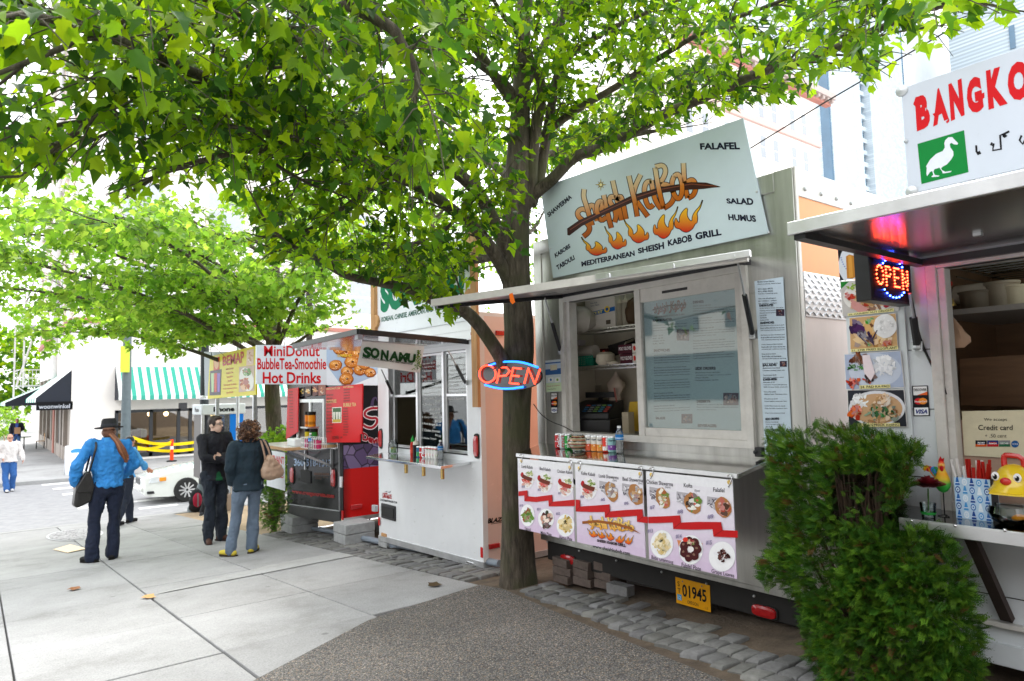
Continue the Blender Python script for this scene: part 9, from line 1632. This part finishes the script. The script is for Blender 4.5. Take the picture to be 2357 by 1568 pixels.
# ---- man with folded arms
m3 = Man('person in dark navy jacket with arms folded, glasses, facing the curly haired woman', on(492, 1248), -2.8, 1.03, [((-.20, 0, 1.47), (-.27, .10, 1.20), (.02, .20, 1.20), (1, .1, .12), (0, 1, 0)), ((.20, 0, 1.47), (.26, .13, 1.21), (-.05, .24, 1.16), (-1, .1, .08), (0, 1, 0))], [((-.095, 0, .93), (-.11, .02, .5), (-.12, 0, .09), -.3), ((.095, 0, .93), (.10, .05, .5), (.11, .04, .09), .5)], (0, 0, 1.53), (0, .02, 1.66), .4, 0., skin='#d8b4a0')
m3.top('jacket', '#10121c', .88, .018, .02, .022, upto=.9, collar='#0c0e16', fn=lambda v: '#0f5a34' if (np.linalg.norm((v-m3.w((.03, .20, .93)))*np.array([1, 1, .55])) < .075) else '#10121c'); m3.trousers('#1c2430', .014, .022, .03); m3.shoes('#4a2e24', '#2a1c16')
def _h3(b, c): b.ell(m3.hp((0, -.02, .048)), (.082, .096, .088), 0, c, R=m3.HR); b.ell(m3.hp((0, .045, .095)), (.072, .045, .032), 0, c, R=m3.HR); [b.ell(m3.hp((.072*k, .01, .03)), (.012, .035, .05), 0, c, R=m3.HR) for k in (1, -1)]
m3.part('hair', HAIR, '#2c1c16', _h3)
def _g(b, c):
 for k in (1, -1): b.tube([m3.hp((.033*k+.026*cos(a), .103, .008+.017*sin(a))) for a in np.linspace(0, 2*pi, 13)], .003, 5); b.tube([m3.hp((.06*k, .1, .012)), m3.hp((.079*k, -.01, .012))], .0028, 5)
 b.tube([m3.hp((-.008, .106, .012)), m3.hp((.008, .106, .012))], .003, 5)
m3.part('glasses', BLACK, None, _g)
for P_ in (m3,):
 for k in (1, -1): P_.part('eye', PAPER, None, lambda b, c: (b.ell(P_.hp((.033*k, .084, .008)), (.014, .008, .007), 0, '#e8e2dc', R=P_.HR), b.ell(P_.hp((.034*k, .091, .008)), (.006, .004, .006), 0, '#1c1410', R=P_.HR))); P_.part('eyebrow', HAIR, None, lambda b, c: b.ell(P_.hp((.034*k, .088, .032)), (.02, .006, .004), 0, '#2c1c16', R=P_.HR))
 P_.part('lips', SKIN, None, lambda b, c: b.ell(P_.hp((0, .092, -.062)), (.021, .006, .006), 0, '#b07468', R=P_.HR))
# ---- woman, back to us
f = Man('person with curly brown hair, dark teal jacket and grey jeans, back turned, bag on shoulder', on(571, 1274), .05, .97, [((-.175, 0, 1.40), (-.25, -.02, 1.13), (-.17, .10, .93), (.5, .6, -.8)), ((.175, 0, 1.40), (.28, .02, 1.14), (.22, .16, .95), (0, .5, -.8))], [((-.09, 0, .90), (-.15, .03, .49), (-.22, 0, .09), -.45), ((.09, 0, .90), (.075, .03, .49), (.06, .02, .09), .7)], (0, 0, 1.45), (0, .02, 1.57), .1, .0, sw=.16, hipw=.162, waist=.13, chest=.11, skin='#d8b098')
f.top('jacket', '#0d2430', .82, .024, .018, .018, collar='#0a1c26'); f.trousers('#5c6b7c', .010, .022, .022, 'jeans'); f.shoes('#c8b43a', '#3a3020')
def _curl(b, c):
 rg = random.Random(4)
 for k in range(330):
  u = np.array([rg.gauss(0, 1), rg.gauss(0, 1), rg.gauss(0, 1)]); u /= np.linalg.norm(u)
  if u[1] > .55 and u[2] < .4: continue
  p = np.array([u[0]*.128, u[1]*.13-.02, u[2]*.135+.015]); r0 = rg.uniform(.012, .022); ax = np.array([rg.gauss(0, 1), rg.gauss(0, 1), rg.gauss(0, 1)]); ax /= np.linalg.norm(ax); e1 = np.cross(ax, u); e1 /= np.linalg.norm(e1)+1e-6; e2 = np.cross(ax, e1)
  b.tube([f.hp(p+(e1*cos(t)+e2*sin(t))*r0+ax*.006*t) for t in np.linspace(0, 6, 9)], .0062, 4, 0, rg.choice(['#5a3c26', '#6e4a30', '#4a3020', '#86603f', '#3c261a']))
 b.ell(f.hp((0, -.018, .015)), (.112, .115, .115), 0, '#3c281a')
f.part('hair', HAIR, None, _curl)
hb = thing('handbag', 'slouchy tan handbag hanging from the curly haired woman\'s right shoulder', 'handbag', f.w((.25, -.12, .92))); b = MB()
for (x, z, rx, rz_) in ((.27, 1.02, .155, .075), (.25, 1.07, .14, .09), (.235, 1.14, .105, .09), (.22, 1.20, .075, .06)): b.ell((x, -.15, z), (rx, .07, rz_))
remesh(f.W(b), 'bag_body', mat('tan_leather', attr=True, rough=.45, var=.15, scale=10), hb, .012, '#a58a74', 4, .02, 1.); b = MB()
for dx in (-.035, .045): b.tube(smooth2([f.w((.2+dx, -.15, 1.22)), f.w((.165+dx*.8, -.15, 1.36)), f.w((.15+dx*.5, -.06, 1.475)), f.w((.17+dx*.5, .06, 1.42)), f.w((.22+dx, .02, 1.22))], 2), .013, 6, 0, '#9c8270')
b.build('strap', PAPER, hb)
# ---- walkers far left, and someone seated behind the booth
p = onZ(20, 1117, ZROAD); p[1] = min(p[1], 27.5); p = onY(20, 1100, 26.5); p[2] = ZROAD
m5 = Man('person in white hooded sweatshirt and blue jeans walking towards us at the far left', p, pi+.15, 1.0, [((-.2, 0, 1.46), (-.3, -.03, 1.2), (-.33, .1, .98), (0, .3, -1)), ((.2, 0, 1.46), (.27, -.1, 1.2), (.2, .1, 1.05), (-.2, .6, -.5))], [((-.09, 0, .93), (-.10, .1, .5), (-.09, -.05, .09), 0), ((.09, 0, .93), (.1, .05, .52), (.09, .22, .1), 0)], (0, .02, 1.52), (0, .05, 1.64), .0, vox=.013, skin='#c8907a')
m5.top('hoodie', '#d4cfcc', .92, .035, .03, .03, collar='#d8d4d0'); m5.trousers('#2a5a98', .024, .02); m5.shoes('#d8d8d8'); m5.part('sunglasses', BLACK, None, lambda b, c: b.ell(m5.hp((0, .082, .01)), (.068, .02, .018), R=m5.HR)); m5.part('hair', HAIR, '#b08a70', lambda b, c: b.ell(m5.hp((0, -.02, .032)), (.078, .09, .1), 0, c, R=m5.HR))
p = onY(38, 1012, 45); p[2] = -1.3
m6 = Man('person in dark jacket over a blue shirt carrying a parcel, far under the awnings', p, pi, 1.0, [((-.2, 0, 1.46), (-.27, .0, 1.2), (-.12, .2, 1.12), (1, .3, 0)), ((.2, 0, 1.46), (.28, -.03, 1.2), (.25, .05, .98), (0, .2, -1))], [((-.09, 0, .93), (-.10, .1, .5), (-.09, 0, .09), 0), ((.09, 0, .93), (.1, .02, .52), (.09, .05, .1), 0)], (0, 0, 1.52), (0, .03, 1.64), vox=.015, skin='#a86a58')
m6.top('jacket', '#14182a', .86, .03, .02, .02, fn=lambda v: '#3a5aa8' if abs(v[0]-m6.w((0, 0, 0))[0]) < .06 and v[1] < m6.loc[1]-.08 else '#14182a'); m6.trousers('#3a5a8a'); m6.shoes('#1a1412'); m6.part('hair', HAIR, '#3a2a22', lambda b, c: b.ell(m6.hp((0, -.02, .035)), (.08, .092, .1), 0, c, R=m6.HR))
b = MB(); q = m6.w((-.02, .26, 1.14)); b.cbox(q, (.26, .12, .34), 0, '#b08a68'); tag(b.build('brown_parcel', PAPER, bevel=.01), 'brown parcel held by the distant walker in the dark jacket', 'parcel')
p = onY(505, 1160, 16.1); p[2] = gz(16.1)
m7 = Man('person seated by the phone booth in dark trousers, mostly hidden behind the folded arms man', p, 2.6, .95, [((-.19, 0, .98), (-.24, .12, .74), (-.1, .32, .62), (.2, 1, -.1)), ((.19, 0, .98), (.24, .12, .74), (.1, .32, .62), (-.2, 1, -.1))], [((-.09, 0, .45), (-.14, .42, .48), (-.18, .40, .09), 0), ((.09, 0, .45), (.14, .42, .48), (.22, .46, .09), 0)], (0, .03, 1.04), (0, .07, 1.16), vox=.013); m7.top('coat', '#6a5040', .42, .02, .01); m7.trousers('#15151c'); m7.shoes('#2a2a2e', '#d8d8d8'); m7.part('hair', HAIR, '#2a1c14', lambda b, c: b.ell(m7.hp((0, -.02, .035)), (.082, .094, .1), 0, c, R=m7.HR))
b = MB(); q = m7.w((0, -.05, .19)); b.cbox(q, (.4, .36, .38), 0, '#7a6a5a', 2.6); tag(b.build('low_crate', PAPER, bevel=.02), 'low brown crate used as a seat beside the phone booth', 'crate')
g = onY(452, 1161, 16.7); g[2] = gz(16.7); bp = thing('backpack', 'red and black backpack on the ground at the foot of the lamp post', 'backpack', g); b = MB()
for z, rx, ry in ((.12, .17, .11), (.25, .17, .12), (.38, .13, .1)): b.ell(g+np.array([0, 0, z]), (rx, ry, .13))
remesh(b, 'pack_body', CLOTH, bp, .014, '#101218', 4); b = MB(); b.ell(g+np.array([0, -.08, .27]), (.10, .065, .17)); remesh(b, 'front_pocket', CLOTH, bp, .012, '#a8183a', 3); b = MB(); b.bar(g+np.array([0, -.15, .14]), g+np.array([0, -.13, .42]), .03, .012, 0, '#7a7a80'); b.build('strap', PAPER, bp); b = MB(); b.tube(smooth2([g+np.array([-.05, 0, .48]), g+np.array([0, 0, .55]), g+np.array([.05, 0, .48])], 2), .01, 6); b.build('handle', BLACK, bp)
# ---- the other side of the side street: what the carts' glass and steel look out on
for k, (y0, y1, h_, c_, lb) in enumerate(((-34, -6, 12, (.34, .24, .19), 'brown brick block across the side street behind the camera'), (-5, 30, 13, (.42, .39, .35), 'grey stone block across the side street opposite the carts'), (-70, -36, 26, (.5, .48, .45), 'tall pale block farther back along the side street'))):
 r = thing('building', lb, 'building', (-24, (y0+y1)/2, -1.5)); b = MB(); b.box(-40, -24, y0, y1, -2 if k == 1 else 0, h_); b.build('wall', mat('facade_%d' % k, c_, rough=.8, var=.12, scale=1.5), r)
 for z in np.arange(4.5, h_-2.5, 3.6):
  for y in np.arange(y0+1.5, y1-2, 3.4): b = MB(); b.box(-23.97, -23.9, y, y+1.6, z, z+2.1); b.build('window', mat('dark_pane', (.05, .06, .07), rough=.08), r)
 b = MB(); b.box(-24, -23.2, y0, y1, h_-.6, h_+.2); b.build('cornice', MATS['facade_%d' % k], r); b = MB(); b.box(-23.98, -23.9, y0+1, y1-1, .6, 3.2); b.build('shopfront', MATS['dark_pane'], r)
